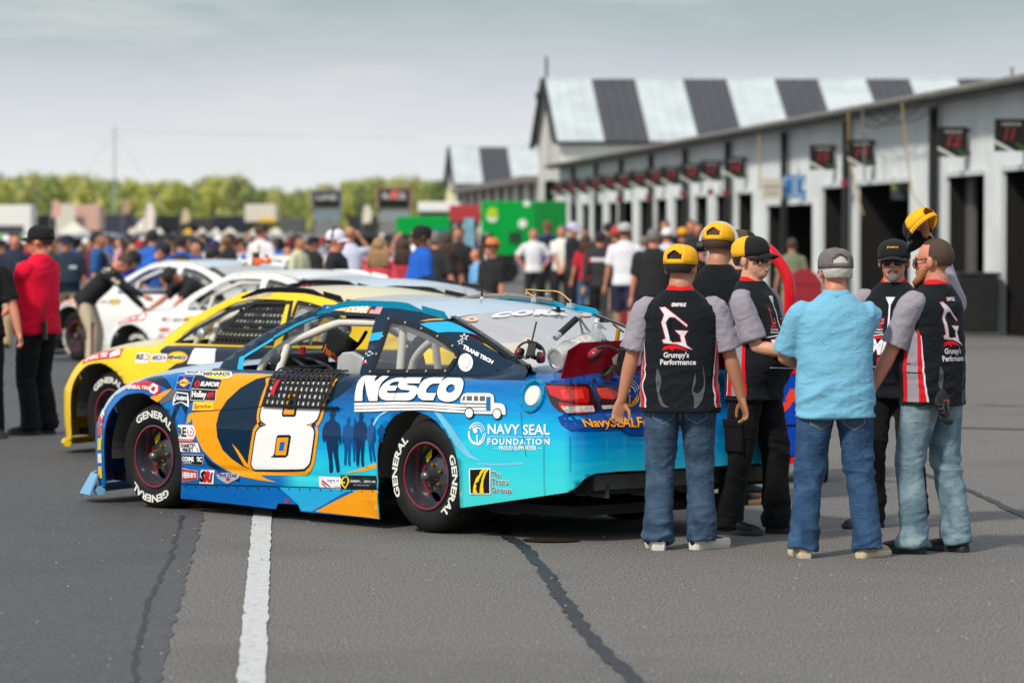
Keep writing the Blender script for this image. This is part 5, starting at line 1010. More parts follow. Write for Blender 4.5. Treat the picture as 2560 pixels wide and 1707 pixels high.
seg_tube('strap', [(1.35, .30, 1.2), (1.45, .28, 1.12), (1.6, .25, 1.05)], .012, M_intr, hero); seg_tube('strap', [(1.86, .2, 1.25), (1.84, .22, 1.05)], .006, M_intr, hero)
mb = MB(); mb.box((2.10, .25, .98), (.14, .42, .13)); mb.build('gauge_pod', M_intr, hero, bevel=.03)
mb = MB(); mb.tube([(1.97, .33, 1.04), (1.97, .33, 1.09)], .022, n=14); mb.build('radio_knob', mat('cap_red', (170, 30, 40), .4), hero)
mm_ = MB(); pm = surfG(1.66, 1.03, .03); mm_.lathe([(0, .014), (.035, .012), (.052, .0), (.04, -.02), (0, -.03)], n=20, M=frame(pm, (1, 0, 0), z=(-.45, .9, 0))); mm_.build('spot_mirror', M_rim, hero, smooth=True, angle=40)
# window net hanging over the door: webbing bands woven in and out
net = empty('window_net', (0, 0, 0), 0, hero)
Nn = Look  # hangs from sill to 0.8 m
s0, s1 = 1.55, .94
def netp(u, v, off):
    s = s0+(s1-s0)*u+(.03*(v) if u < .5 else .02*v)
    if v < .28: x = s; t = v/.28; y = float(gy(.945))-.02+t*.055; z = .965+.006*math.sin(PI*t); return (x, y, z+off)
    w = TOP-.003-(v-.28)/.72*.205; p_ = surfS(s, w, .018+off); return tuple(p_)
for i in range(13):
    u = i/12; mb = MB(); P = []
    for j in range(17):
        v = j/16; wob = .0025*math.sin(j*PI/1.6+(i % 2)*PI); hw = .018
        P += [netp(u-hw, v, .002+wob), netp(u+hw, v, .002+wob)]
    mb.add(P, [(2*j, 2*j+1, 2*j+3, 2*j+2) for j in range(16)]); o = mb.build('webbing', M_net, net); o.modifiers.new('t', 'SOLIDIFY').thickness = .003
for j in range(7):
    v = .05+j*.95/6; mb = MB(); P = []
    for i in range(27):
        u = i/26*1.02-.01; wob = -.0025*math.sin(i*PI/1.08+j*PI); hv = .030
        P += [netp(u, v-hv, wob), netp(u, min(1.03, v+hv), wob)]
    mb.add(P, [(2*i, 2*i+1, 2*i+3, 2*i+2) for i in range(26)]); o = mb.build('webbing', M_net, net); o.modifiers.new('t', 'SOLIDIFY').thickness = .003
mb = MB(); mb.tube([netp(-.02, 1.02, .004), netp(.5, 1.02, .004), netp(1.22, 1.0, .004)], .010, n=8); mb.build('net_rod', mat('rod_black', (40, 40, 40), .3, .7), net)
mb = MB(); P = [netp(.13, .45, .012), netp(.19, .45, .012), netp(.165, .62, .014), netp(.10, .62, .014), netp(.155, .78, .013), netp(.09, .78, .013)]; mb.add(P, [(0, 1, 2, 3), (3, 2, 4, 5)]); o = mb.build('pull_strap', P_red, net); o.modifiers.new('t', 'SOLIDIFY').thickness = .004
# ================================================================== PEOPLE
def loft(mb, rings, n=20, sup=2.3):
    """rings: (centre, rx, ry, X axis, Y axis)"""
    vs = []
    for c, rx, ry, X, Y in rings:
        for k in range(n):
            a = 2*PI*k/n; ca, sa = math.cos(a), math.sin(a); e = 2/sup
            vs.append(Vector(c)+X*(rx*math.copysign(abs(ca)**e, ca))+Y*(ry*math.copysign(abs(sa)**e, sa)))
    L = len(rings); fs = [(i*n+k, i*n+(k+1) % n, (i+1)*n+(k+1) % n, (i+1)*n+k) for i in range(L-1) for k in range(n)]
    fs += [tuple(range(n))[::-1], tuple((L-1)*n+k for k in range(n))]
    mb.add(vs, fs)
def ball(mb, c, r, n=12, M=None):
    """ellipsoid"""
    rx, ry, rz = r if isinstance(r, (tuple, list)) else (r, r, r); vs = []; L = n//2+1
    for i in range(1, L):
        t = PI*i/L
        for k in range(n): vs.append((c[0]+rx*math.sin(t)*math.cos(2*PI*k/n), c[1]+ry*math.sin(t)*math.sin(2*PI*k/n), c[2]+rz*math.cos(t)))
    a = len(vs); vs += [(c[0], c[1], c[2]+rz), (c[0], c[1], c[2]-rz)]
    fs = [(i*n+k, (i+1)*n+k, (i+1)*n+(k+1) % n, i*n+(k+1) % n) for i in range(L-2) for k in range(n)]
    fs += [(a, k, (k+1) % n) for k in range(n)]+[(a+1, (L-2)*n+(k+1) % n, (L-2)*n+k) for k in range(n)]
    mb.add(vs, fs, None, M)
def limb(mb, pts, rs, n=12, ends=True):
    mb.tube(smooth_pts(pts, 3) if len(pts) > 2 else pts, [x[0] for x in smooth_pts([(r,) for r in rs], 3)] if len(pts) > 2 else rs, n=n)
    if ends: ball(mb, pts[0], rs[0]*.98, 10); ball(mb, pts[-1], rs[-1]*.98, 10)
def fuse(mb, voxel, name='m', smooth_it=2, fold=None, keep=None):
    """union of overlapping pieces into one continuous skin"""
    me = bpy.data.meshes.new(name); me.from_pydata(mb.v, [], mb.f); o = bpy.data.objects.new('tmp', me); COL.objects.link(o)
    md = o.modifiers.new('r', 'REMESH'); md.mode = 'VOXEL'; md.voxel_size = voxel
    if smooth_it: s = o.modifiers.new('s', 'SMOOTH'); s.iterations = smooth_it; s.factor = .5
    dg = bpy.context.evaluated_depsgraph_get(); out = bpy.data.meshes.new_from_object(o.evaluated_get(dg)); bpy.data.objects.remove(o); bpy.data.meshes.remove(me)
    out.name = name
    if fold:
        n = len(out.vertices); co = np.empty(n*3); out.vertices.foreach_get('co', co); co = co.reshape(-1, 3); no = np.empty(n*3); out.vertices.foreach_get('normal', no); no = no.reshape(-1, 3)
        d = np.clip(np.array([fold(Vector(p)) for p in co]), -.007, .03); co += no*d[:, None]; out.vertices.foreach_set('co', co.ravel()); out.update()
    out.polygons.foreach_set('use_smooth', [True]*len(out.polygons))
    return out
def ik(a, b, l1, l2, hint):
    a, b = Vector(a), Vector(b); d = b-a; L = min(d.length, (l1+l2)*.999); u = d.normalized(); b2 = a+u*L
    x = (l1*l1-l2*l2+L*L)/(2*L); h = math.sqrt(max(0, l1*l1-x*x)); hv = Vector(hint); hv = (hv-u*hv.dot(u)).normalized()
    return a+u*x+hv*h, b2
def hand(mb, w, d, nrm, side, curl=.5, s=1.0, spread=.12):
    """w wrist, d direction of the hand, nrm palm normal, side +1 thumb along +t"""
    d = Vector(d).normalized(); nrm = Vector(nrm); nrm = (nrm-d*nrm.dot(d)).normalized(); t = d.cross(nrm).normalized()*side
    w = Vector(w)
    loft(mb, [(w-d*.01*s, .028*s, .022*s, t, nrm), (w+d*.03*s, .038*s, .018*s, t, nrm), (w+d*.07*s, .043*s, .016*s, t, nrm), (w+d*.098*s, .041*s, .013*s, t, nrm)], 12)
    for i, (off, ln) in enumerate(((.031, .072), (.0105, .080), (-.0105, .075), (-.031, .060))):
        p = w+d*(.09 if i else .088)*s+t*off*s; dd = (d+t*spread*off*25/1.0*.12).normalized(); c = curl*(1+.12*i); P = [p]; a = c*.5
        for k, f in enumerate((.42, .32, .26)):
            v = (dd*math.cos(a)+nrm*math.sin(a)).normalized(); P.append(P[-1]+v*ln*f*s); a += c*.9
        mb.tube(P, [.0098*s, .0092*s, .0086*s, .007*s], n=8); ball(mb, P[-1], .007*s, 8); ball(mb, P[1], .0095*s, 8)
    p = w+d*.025*s+t*.028*s+nrm*.006*s; v = (d*.62+t*.62+nrm*.45).normalized(); q = p+v*.042*s; v2 = (d*.9+t*.25+nrm*.35).normalized(); r = q+v2*.032*s; e = r+(d+nrm*.3).normalized()*.024*s
    mb.tube([p, q, r, e], [.015*s, .0125*s, .0105*s, .008*s], n=8); ball(mb, e, .008*s, 8)
def foldf(amp, fx=9, fz=18, seed=0, zmin=None, extra=None):
    def f(p):
        q = Vector((p.x*fx+seed, p.y*fx, p.z*fz+p.x*fx*.6)); a = noise.noise(q); b = noise.noise(q*.45+Vector((5, 3, 1)))
        c_ = noise.noise(q*2.1+Vector((1, 7, 2))); mk = max(0, min(1, .55+1.6*noise.noise(Vector((p.x*4+seed, p.y*4, p.z*5+9))))); r = (1-abs(a)*3.4)*.85*mk+b*.9+(1-abs(c_)*4)*.2
        k = amp*(extra(p) if extra else 1)
        return k*r
    return f
def basis(yaw=0, pitch=0, roll=0):
    return Matrix.Rotation(yaw, 4, 'Z') @ Matrix.Rotation(pitch, 4, 'X') @ Matrix.Rotation(roll, 4, 'Y')
DEF = dict(lean=0., twist=0., side=0., head=(0, 0, 0), footL=(.13, 0, 0), footR=(-.13, 0, 0), toeL=.25, toeR=-.25, handL=(.30, -.02, .83), handR=(-.30, -.02, .83), elbL=(.5, 1, -.2), elbR=(-.5, 1, -.2), ndL=(-.9, -.2, 0), ndR=(.9, -.2, 0), dirL=None, dirR=None, curl=.55, belly=0., w=1.0, hip=(0, 0, .945), knee=(0, -1, 0), curlL=None, curlR=None)
def figure(vox=.02, clothes=.022, pose=None, shirt='polo', long_sleeves=False, shorts=False, fold=True, seed=0, fingers=False, loose=1.0, hem=.86, hair='short', face=True):
    """returns a dict of meshes in the person's own frame, facing -Y"""
    p = dict(DEF); p.update(pose or {}); out = {}
    H = Vector(p['hip']); B = basis(p['twist'], p['lean'], p['side']); X, Y, Z = (B.to_3x3() @ Vector(v) for v in ((1, 0, 0), (0, 1, 0), (0, 0, 1))); w = p['w']; bl = p['belly']
    sp = lambda h, f=0: H+Z*h-Y*f*0+Vector((0, 0, 0))
    shL = H+Z*.480+X*.174*w; shR = H+Z*.480-X*.174*w; nk = H+Z*.592+Y*.018
    eL, wL = ik(shL, p['handL'], .30, .265, p['elbL']); eR, wR = ik(shR, p['handR'], .30, .265, p['elbR'])
    hipL, hipR = H+Vector((.09*w, 0, -.02)), H+Vector((-.09*w, 0, -.02))
    fL, fR = Vector(p['footL']), Vector(p['footR']); aL, aR = fL+Vector((0, .03, .09)), fR+Vector((0, .03, .09))
    kL, _ = ik(hipL, aL, .425, .42, p['knee']); kR, _ = ik(hipR, aR, .425, .42, p['knee'])
    HB = B @ basis(*p['head']); hx, hy, hz = (HB.to_3x3() @ Vector(v) for v in ((1, 0, 0), (0, 1, 0), (0, 0, 1)))
    hc = nk+Z*.028+hz*.098-hy*.016; HM = Matrix.Translation(hc) @ HB @ Matrix.Diagonal((1.13, 1.08, 1.07, 1))
    out['head'] = HM; out['pts'] = dict(shL=shL, shR=shR, eL=eL, eR=eR, wL=wL, wR=wR, nk=nk, X=X, Y=Y, Z=Z, H=H, hc=hc)
    # ---- body
    m = MB()
    tor = [(-.10, .155, .105, 0), (0, .16, .11, 0), (.12, .142+.02*bl, .10+.05*bl, -.03*bl), (.28, .155, .11+.02*bl, -.01*bl), (.42, .155, .10, .005), (.49, .125, .078, .012), (.56, .062, .056, .018)]
    loft(m, [(H+Z*h+Y*f, rx*w, ry, X, Y) for h, rx, ry, f in tor])
    m.tube([nk-Z*.04, nk+Z*.03, hc-hz*.05], [.070*w**.5, .064*w**.5, .064], n=14)
    # head: skull, face, jaw, nose, ears
    ball(m, (0, .018, .032), (.077, .096, .088), 18, HM); ball(m, (0, -.018, -.03), (.064, .073, .085), 16, HM); ball(m, (0, -.045, -.075), (.042, .042, .038), 12, HM)
    if face:
        m.tube([HM @ Vector((0, -.088, .012)), HM @ Vector((0, -.104, -.018)), HM @ Vector((0, -.099, -.03))], [.008, .0135, .012], n=8); ball(m, (.010, -.096, -.03), .009, 8, HM); ball(m, (-.010, -.096, -.03), .009, 8, HM)
        ball(m, (0, -.083, .026), (.045, .014, .012), 10, HM); ball(m, (0, -.088, -.055), (.024, .010, .007), 10, HM); ball(m, (0, -.086, -.066), (.020, .010, .007), 10, HM)
        for s in (-1, 1): ball(m, (s*.042, -.07, -.018), (.022, .02, .018), 10, HM)
    for s in (-1, 1): ball(m, (s*.079, .012, -.005), (.011, .021, .033), 10, HM)
    for sh, e, wr, s in ((shL, eL, wL, 1), (shR, eR, wR, -1)):
        limb(m, [sh-X*s*.03*w-Z*.015, sh.lerp(e, .45), e], [.040*w, .047, .042]); limb(m, [e, e.lerp(wr, .3), wr], [.041, .043, .027])
        dr = Vector(p['dirL' if s > 0 else 'dirR'] or (wr-e)); nd = p['ndL' if s > 0 else 'ndR']
        cu = p['curlL' if s > 0 else 'curlR']; cu = p['curl'] if cu is None else cu
        nv = Vector(nd); dv_ = dr.normalized(); t_ = dv_.cross((nv-dv_*nv.dot(dv_)).normalized()); sd = 1 if t_.dot(Vector((0, -1, .2))) > 0 else -1
        if fingers: hand(m, wr, dr, nd, sd, cu)
        else: dn = dr.normalized(); m.tube([wr, wr+dn*.06, wr+dn*.14], [.03, .042, .025], n=8)
    for h_, k_, a_ in ((hipL, kL, aL), (hipR, kR, aR)):
        limb(m, [h_, h_.lerp(k_, .5), k_], [.088, .075, .055]); limb(m, [k_, k_.lerp(a_, .35), a_], [.054, .056, .036])
    for f_, a_, t in ((fL, aL, p['toeL']), (fR, aR, p['toeR'])): dv2 = Vector((math.sin(t), -math.cos(t), 0)); m.tube([a_-Vector((0, 0, .03)), f_+dv2*.1+Vector((0, 0, .04))], [.035, .03], n=8)
    out['body'] = fuse(m, vox, 'body', 2)
    # ---- shirt
    m = MB(); lo = loose
    hz_ = (hem-.93); T = [(hz_, .192, .148, 0), (hz_+.07, .188, .146, 0), (.10, .168+.03*bl, .125+.075*bl, -.045*bl), (.22, .172+.015*bl, .132+.05*bl, -.03*bl), (.34, .182, .132+.01*bl, -.006), (.44, .19, .125, .004), (.495, .168, .110, .010), (.53, .138, .096, .014), (.566, .100, .084, .018), (.592, .077, .072, .02)]
    loft(m, [(H+Z*h+Y*f, rx*w*lo, ry*lo, X, Y) for h, rx, ry, f in T], 28)
    slv = {}
    for sh, e, wr, s in ((shL, eL, wL, 1), (shR, eR, wR, -1)):
        q = MB(); inn = sh-X*s*.045*w-Z*.006
        ball(m, sh-X*s*.030-Z*.012, (.060*w, .062*w, .058*w), 12)
        if long_sleeves: q.tube(smooth_pts([inn, sh+X*s*.012, e, wr], 4), [x[0] for x in smooth_pts([(.07*w,), (.075*w,), (.058,), (.04,)], 4)], n=14)
        else:
            end = sh.lerp(e, .86 if shirt != 'tank' else .2); dirn = (e-sh).normalized(); q.tube(smooth_pts([inn, sh+X*s*.004-Z*.006, sh.lerp(e, .5)+X*s*.004, end], 4), [x[0] for x in smooth_pts([(.050*w,), (.066*w,), (.072*lo,), (.078*lo,)], 4)], n=16)
        if shirt == 'jersey': slv[s] = q
        else: m.add(q.v, q.f)
    fz = foldf(.0065, 7, 13, seed) if fold else None
    if fold:
        hh = H.z+.1
        fz = foldf(.0105*fold, 5, 13, seed, extra=lambda q: .45+.9*max(0, min(1, (hh+.12-q.z)/.3)))
    out['shirt'] = fuse(m, clothes, 'shirt', 2, fz)
    for s, q in slv.items(): out['sleeve%d' % s] = fuse(q, clothes*.8, 'sleeve', 2, foldf(.006*fold, 8, 12, seed+s) if fold else None)
    # ---- trousers
    m = MB(); loft(m, [(H+Vector((0, 0, -.12)), .168*w, .125, Vector((1, 0, 0)), Vector((0, 1, 0))), (H+Vector((0, 0, -.03)), .165*w, .125, Vector((1, 0, 0)), Vector((0, 1, 0))), (H+Z*.05, .148*w, .106, X, Y), (H+Z*.13, .13*w, .09, X, Y)], 22)
    for h_, k_, a_, f_ in ((hipL, kL, aL, fL), (hipR, kR, aR, fR)):
        if shorts: limb(m, [h_, h_.lerp(k_, .5), k_], [.105, .10, .098], 14, False)
        else:
            b_ = f_+Vector((0, .022, .045)); m.tube(smooth_pts([h_, h_.lerp(k_, .5), k_, k_.lerp(a_, .5), b_], 4), [x[0]*lo for x in smooth_pts([(.094*w,), (.096,), (.081,), (.078,), (.084,)], 4)], n=16)
    def ex(q): 
        k = .5+(.9*max(0, 1-abs(q.z-.5)/.16))+1.6*max(0, min(1, (.24-q.z)/.14)); return k
    out['trousers'] = fuse(m, clothes, 'trousers', 2, foldf(.0088*(fold or 0), 6, 14, seed+7, extra=ex) if fold else None)
    # ---- shoes
    sh_ = []
    for f_, t in ((fL, p['toeL']), (fR, p['toeR'])):
        m = MB(); M = Matrix.Translation(f_) @ Matrix.Rotation(t, 4, 'Z')
        def ringy(y, rx, zc, rz): return (M @ Vector((0, y, zc)), rx, rz, M.to_3x3() @ Vector((1, 0, 0)), Vector((0, 0, 1)))
        loft(m, [ringy(.085, .026, .05, .035), ringy(.07, .036, .055, .045), ringy(.02, .038, .058, .05), ringy(-.05, .042, .052, .042), ringy(-.11, .048, .042, .032), ringy(-.165, .045, .036, .026), ringy(-.195, .028, .030, .018)], 16)
        m.tube([M @ Vector((0, .03, .05)), M @ Vector((0, .035, .115))], [.046, .043], n=12)
        u = fuse(m, .008 if vox < .015 else .016, 'shoe', 1)
        m = MB(); S_ = [(.026, .085), (.036, .07), (.039, .03), (.040, -.03), (.046, -.08), (.050, -.13), (.046, -.175), (.030, -.20)]
        P = [(x, y) for x, y in S_]+[(-x, y) for x, y in S_[::-1]]; vs = []
        for z, g_ in ((.0, 1.0), (.012, 1.08), (.028, 1.05), (.034, .95)): vs += [M @ Vector((x*g_, y*(1+.02*(g_-1)*10), z)) for x, y in P]
        n = len(P); fs = [(i*n+k, i*n+(k+1) % n, (i+1)*n+(k+1) % n, (i+1)*n+k) for i in range(3) for k in range(n)]+[tuple(range(n)), tuple(3*n+k for k in range(n))[::-1]]
        m.add(vs, fs); s_ = bpy.data.meshes.new('sole'); s_.from_pydata(m.v, [], m.f); s_.update(); sh_.append((u, s_))
    out['shoes'] = sh_
    return out
def head_hair(HM, kind='short', seed=0):
    """hair as a shell over the skull"""
    m = MB(); n = 26; L = 16; R = random.Random(seed)
    def keep(a, t):
        # a azimuth (0 = face), t polar from the crown
        fr = math.cos(a)
        if kind == 'long': return t < 1.15-.15*fr or fr < -.0
        lim = 1.15 if fr > .45 else (1.42 if fr > .05 else (1.85 if fr > -.25 else 2.2))
        if kind == 'buzz': lim = lim if fr < .2 else .85
        return t < lim
    k_ = 1.05 if kind != 'buzz' else 1.03; V = {}
    fs = []
    for i in range(L+1):
        t = 2.2*i/L
        for k in range(n):
            a = 2*PI*k/n; j = 1+(R.uniform(-.012, .012) if kind != 'buzz' else 0)+(.06*max(0, min(1, (t-1.6)/.25)) if kind == 'short' else 0)
            V[(i, k)] = (.0795*k_*j*math.sin(t)*math.sin(a), .018-.098*k_*j*math.sin(t)*math.cos(a)*(1 if math.cos(a) < 0 else .93), .030+.092*k_*math.cos(t)*j)
    vs = []; idx = {}
    def vi(i, k):
        k %= n
        if (i, k) not in idx: idx[(i, k)] = len(vs); vs.append(V[(i, k)])
        return idx[(i, k)]
    for i in range(L):
        for k in range(n):
            a = 2*PI*(k+.5)/n; t = 2.2*(i+.5)/L
            if keep(a, t): fs.append((vi(i, k), vi(i+1, k), vi(i+1, k+1), vi(i, k+1)))
    m.add(vs, fs, None, HM)
    if kind == 'long':
        for j in range(9):
            x = (j-4)*.021; m.tube([HM @ Vector((x*.9, .085-abs(x)*.3, .03)), HM @ Vector((x*1.15, .105-abs(x)*.3, -.08)), HM @ Vector((x*1.3+R.uniform(-.01, .01), .105, -.2)), HM @ Vector((x*1.1, .09, -.31+abs(x)))], [.02, .022, .02, .006], n=6)
    me = bpy.data.meshes.new('hair'); me.from_pydata(m.v, [], m.f); me.update(); me.polygons.foreach_set('use_smooth', [True]*len(me.polygons)); return me
def cap_parts(HM, front_m, back_m, brim_m, rev=False, opening=True, tiltx=0.):
    """baseball cap: dome (front and mesh halves), brim, strap opening"""
    C = HM @ Matrix.Translation((0, .014, .046)) @ Matrix.Rotation(tiltx, 4, 'X') @ (Matrix.Rotation(PI, 4, 'Z') if rev else Matrix.Identity(4))
    res = []; n = 40; L = 12
    def P(i, k, s=1.0):
        a = 2*PI*k/n; t = (PI/2)*i/L; rr = math.sin(t)**.82; z = .086*math.cos(t)**.8; front = max(0, math.cos(a))
        return (.0915*s*rr*math.sin(a), -.112*s*rr*math.cos(a)*(1.0), z*s*(1+.05*front)+(-.012 if i == L else 0)*0)
    for nm, sel, m in (('cap_front', lambda c: c > .12, front_m), ('cap_mesh', lambda c: c <= .12, back_m)):
        mb = MB(); vs = []; idx = {}; fs = []
        def vi(i, k):
            k %= n
            if (i, k) not in idx: idx[(i, k)] = len(vs); vs.append(P(i, k))
            return idx[(i, k)]
        for i in range(L):
            for k in range(n):
                a = 2*PI*(k+.5)/n; t = (i+.5)/L; d = abs((a-PI)*1.0)
                if not sel(math.cos(a)): continue
                if opening and d < .5 and .70 < t < .99 and (d/.46)**2+((.99-t)/.30)**2 < 1: continue
                fs.append((vi(i, k), vi(i+1, k), vi(i+1, k+1), vi(i, k+1)))
        for k in range(n):   # band below
            a = 2*PI*(k+.5)/n
            if sel(math.cos(a)):
                q0 = P(L, k); q1 = P(L, k+1); b = len(vs); vs += [q0, q1, (q1[0], q1[1], q1[2]-.026), (q0[0], q0[1], q0[2]-.026)]; fs.append((b, b+3, b+2, b+1))
        mb.add(vs, fs, None, C); res.append((nm, mb, m))
    mb = MB(); vs = []; nb = 14
    for j in range(nb+1):
        u = -1+2*j/nb; x = .080*u; y0 = -.112*math.sqrt(max(0, 1-(x/.0915)**2))+.008; fw = .068*(1-abs(u)**2.6)+.002
        for q, zz in ((0, -.018), (.5, -.014), (1, -.024)): vs.append((x*(1+.06*q), y0-fw*q, zz-.022*u*u-.012*q))
    fs = [(3*j+k, 3*j+3+k, 3*j+4+k, 3*j+1+k) for j in range(nb) for k in (0, 1)]; mb.add(vs, fs, None, C); res.append(('cap_brim', mb, brim_m))
    mb = MB(); ball(mb, (0, 0, .088), (.007, .007, .004), 8, C); res.append(('cap_button', mb, front_m))
    return res, C
def bvh_of(me): return BVHTree.FromPolygons([v.co for v in me.vertices], [tuple(p.vertices) for p in me.polygons])
def drape(shapes, Mx, bvh, name, parent, step=.018, gap=.0016, far=.5):
    """lay flat shapes (in frame Mx, looking along -Z of the frame) onto a garment"""
    R3 = Mx.to_3x3(); dn = -(R3 @ Vector((0, 0, 1))); mb = MB()
    for V, F, m, lay in shapes:
        V = np.asarray(V); a = V.min(0); b = V.max(0); bm = cut_grid(V, F, list(np.arange(a[0], b[0], step)), list(np.arange(a[1], b[1], step))); bm.verts.index_update(); P = []; ok = []
        for v in bm.verts:
            o = Mx @ Vector((v.co.x, v.co.y, 0)); h = bvh.ray_cast(o, dn, far)
            ok.append(h[0] is not None); P.append(h[0]-dn*(.0015+gap*lay) if h[0] is not None else o)
        mb.add(P, [tuple(v.index for v in f.verts) for f in bm.faces if all(ok[v.index] for v in f.verts)], m); bm.free()
    if mb.f: return mb.build(name, None, parent)
def crease(m, sc_=11, st=.6):
    t = m.node_tree; b = t.nodes['Principled BSDF']; tc = N(t, 'ShaderNodeTexCoord'); n = N(t, 'ShaderNodeTexNoise'); n.inputs['Scale'].default_value = sc_; n.inputs['Detail'].default_value = 3; n.inputs['Distortion'].default_value = 1.6; n.inputs['Roughness'].default_value = .45
    try: n.noise_type = 'RIDGED_MULTIFRACTAL'
    except Exception: pass
    mp = N(t, 'ShaderNodeMapping'); mp.inputs['Scale'].default_value = (.8, .8, 1.3); mp.inputs['Rotation'].default_value = (.3, .5, 0); t.links.new(tc.outputs['Object'], mp.inputs[0]); t.links.new(mp.outputs[0], n.inputs['Vector'])
    bp = N(t, 'ShaderNodeBump'); bp.inputs['Strength'].default_value = st; bp.inputs['Distance'].default_value = .010; t.links.new(n.outputs[0], bp.inputs['Height'])
    old = b.inputs['Normal'].links
    if old: t.links.new(old[0].from_socket, bp.inputs['Normal'])
    t.links.new(bp.outputs[0], b.inputs['Normal']); return m
def cloth(name, rgb, **k): return mat(name, rgb, .9, bump=(160, .25, .003), spec=.2, sheen=.05, **k)
SK = mat('skin_light', (214, 158, 130), .5, noise_=(14, .06)); SKm = mat('skin_medium', (186, 130, 100), .5, noise_=(14, .06)); SKd = mat('skin_dark', (110, 72, 52), .5); SKr = mat('skin_ruddy', (204, 134, 108), .5, noise_=(10, .10))
for m_ in (SK, SKm, SKr): b_ = m_.node_tree.nodes['Principled BSDF']; b_.inputs['Subsurface Weight'].default_value = .12; b_.inputs['Subsurface Radius'].default_value = (.012, .005, .003)
HA_k = mat('hair_black', (26, 22, 20), .5, bump=(120, .7)); HA_b = mat('hair_brown', (74, 52, 38), .55, bump=(120, .6)); HA_g = mat('hair_grey', (120, 116, 110), .6, bump=(120, .6)); HA_w = mat('hair_white', (212, 206, 196), .6, bump=(90, .9)); HA_y = mat('hair_blonde', (160, 124, 84), .5, bump=(60, .8)); HA_r = mat('beard_ginger', (170, 112, 62), .6, bump=(90, 1.0))
C_blk = cloth('jersey_black', (22, 27, 32)); C_gry = cloth('jersey_grey', (152, 146, 156), noise_=(20, .06)); C_red = cloth('jersey_red', (214, 26, 34)); C_flm = cloth('jersey_flame', (84, 88, 94)); C_wht = cloth('jersey_white', (226, 222, 228)); C_pink = cloth('logo_outline', (206, 84, 92))
C_yel = mat('cap_yellow_mesh', (250, 178, 16), .8, bump=(400, .5, .002)); C_cblk = cloth('cap_black', (34, 34, 36)); C_cgry = cloth('cap_washed_grey', (110, 104, 104), noise_=(25, .18))
def denim(name, rgb, fade):
    m = bpy.data.materials.new(name); m.use_nodes = True; t = m.node_tree; b = t.nodes['Principled BSDF']; c = s2l(rgb); f = s2l(fade)
    tc = N(t, 'ShaderNodeTexCoord'); n = N(t, 'ShaderNodeTexNoise'); n.inputs['Scale'].default_value = 7; n.inputs['Detail'].default_value = 6; n.inputs['Distortion'].default_value = .5; t.links.new(tc.outputs['Object'], n.inputs['Vector'])
    n2 = N(t, 'ShaderNodeTexNoise'); n2.inputs['Scale'].default_value = 350; t.links.new(tc.outputs['Object'], n2.inputs['Vector'])
    r = ramp(t, [(.35, c), (.66, f)]); t.links.new(n.outputs['Fac'], r.inputs[0]); r2 = ramp(t, [(.35, (.75, .75, .75)), (.65, (1.15, 1.15, 1.15))]); t.links.new(n2.outputs['Fac'], r2.inputs[0])
    mx = N(t, 'ShaderNodeMix', data_type='RGBA', blend_type='MULTIPLY'); mx.inputs[0].default_value = 1; t.links.new(r.outputs[0], mx.inputs[6]); t.links.new(r2.outputs[0], mx.inputs[7]); t.links.new(mx.outputs[2], b.inputs['Base Color'])
    b.inputs['Roughness'].default_value = .9; bp = N(t, 'ShaderNodeBump'); bp.inputs['Strength'].default_value = .3; bp.inputs['Distance'].default_value = .004; t.links.new(n.outputs['Fac'], bp.inputs['Height']); t.links.new(bp.outputs[0], b.inputs['Normal']); return m
D_mid = denim('denim_mid', (40, 62, 88), (68, 94, 120)); D_drk = denim('denim_blue', (30, 62, 98), (54, 90, 126)); D_lit = denim('denim_faded', (82, 110, 126), (136, 160, 168)); C_pant = cloth('trousers_black', (18, 18, 20)); C_thread = mat('seam_thread', (150, 140, 120), .9)
S_blk = mat('shoe_black', (22, 22, 24), .6, bump=(120, .3)); S_tan = mat('shoe_tan', (176, 158, 130), .8); S_wht = mat('sole_white', (220, 216, 208), .6); S_dk = mat('sole_dark', (44, 46, 50), .7); G_len = mat('sunglass_lens', (20, 10, 22), .08, coat=1); G_frm = mat('glasses_frame', (20, 20, 20), .4)
M_lip = mat('lips', (176, 100, 88), .5); M_teeth = mat('teeth', (222, 214, 204), .4)
for m_ in (C_blk, C_gry, C_pant, D_mid, D_drk, D_lit): crease(m_, 11 if m_ not in (D_mid, D_drk, D_lit) else 15)
def put_mesh(name, me, m, parent, loc=None):
    me = me if not me.users or not len(me.materials) or me.materials[0] == m else me.copy(); 
    if not len(me.materials): me.materials.append(m)
    o = bpy.data.objects.new(name, me); COL.objects.link(o); o.parent = parent; return o
def glasses(HM, parent, lens=G_len, wrap=True):
    mb = MB(); nn = 12; P = []
    for j in range(nn+1):
        u = -1+2*j/nn; a = u*1.02; x = .072*math.sin(a)/math.sin(1.02)*1.0; y = -.108+.045*(1-math.cos(a))/(1-math.cos(1.02)); nb = .010*max(0, 1-abs(u)*4)
        P += [(x, y, .016), (x*.97, y+.001, -.024+nb*1.6)]
    mb.add(P, [(2*j, 2*j+1, 2*j+3, 2*j+2) for j in range(nn)], None, HM); g_ = mb.build('sunglasses', lens, parent, smooth=True); g_.modifiers.new('t', 'SOLIDIFY').thickness = .003
    mb = MB()
    for s in (-1, 1): mb.tube([HM @ Vector((s*.073, -.064, .008)), HM @ Vector((s*.083, .0, .016)), HM @ Vector((s*.082, .03, .004))], .0035, n=6)
    mb.build('glasses_arm', G_frm, g_)
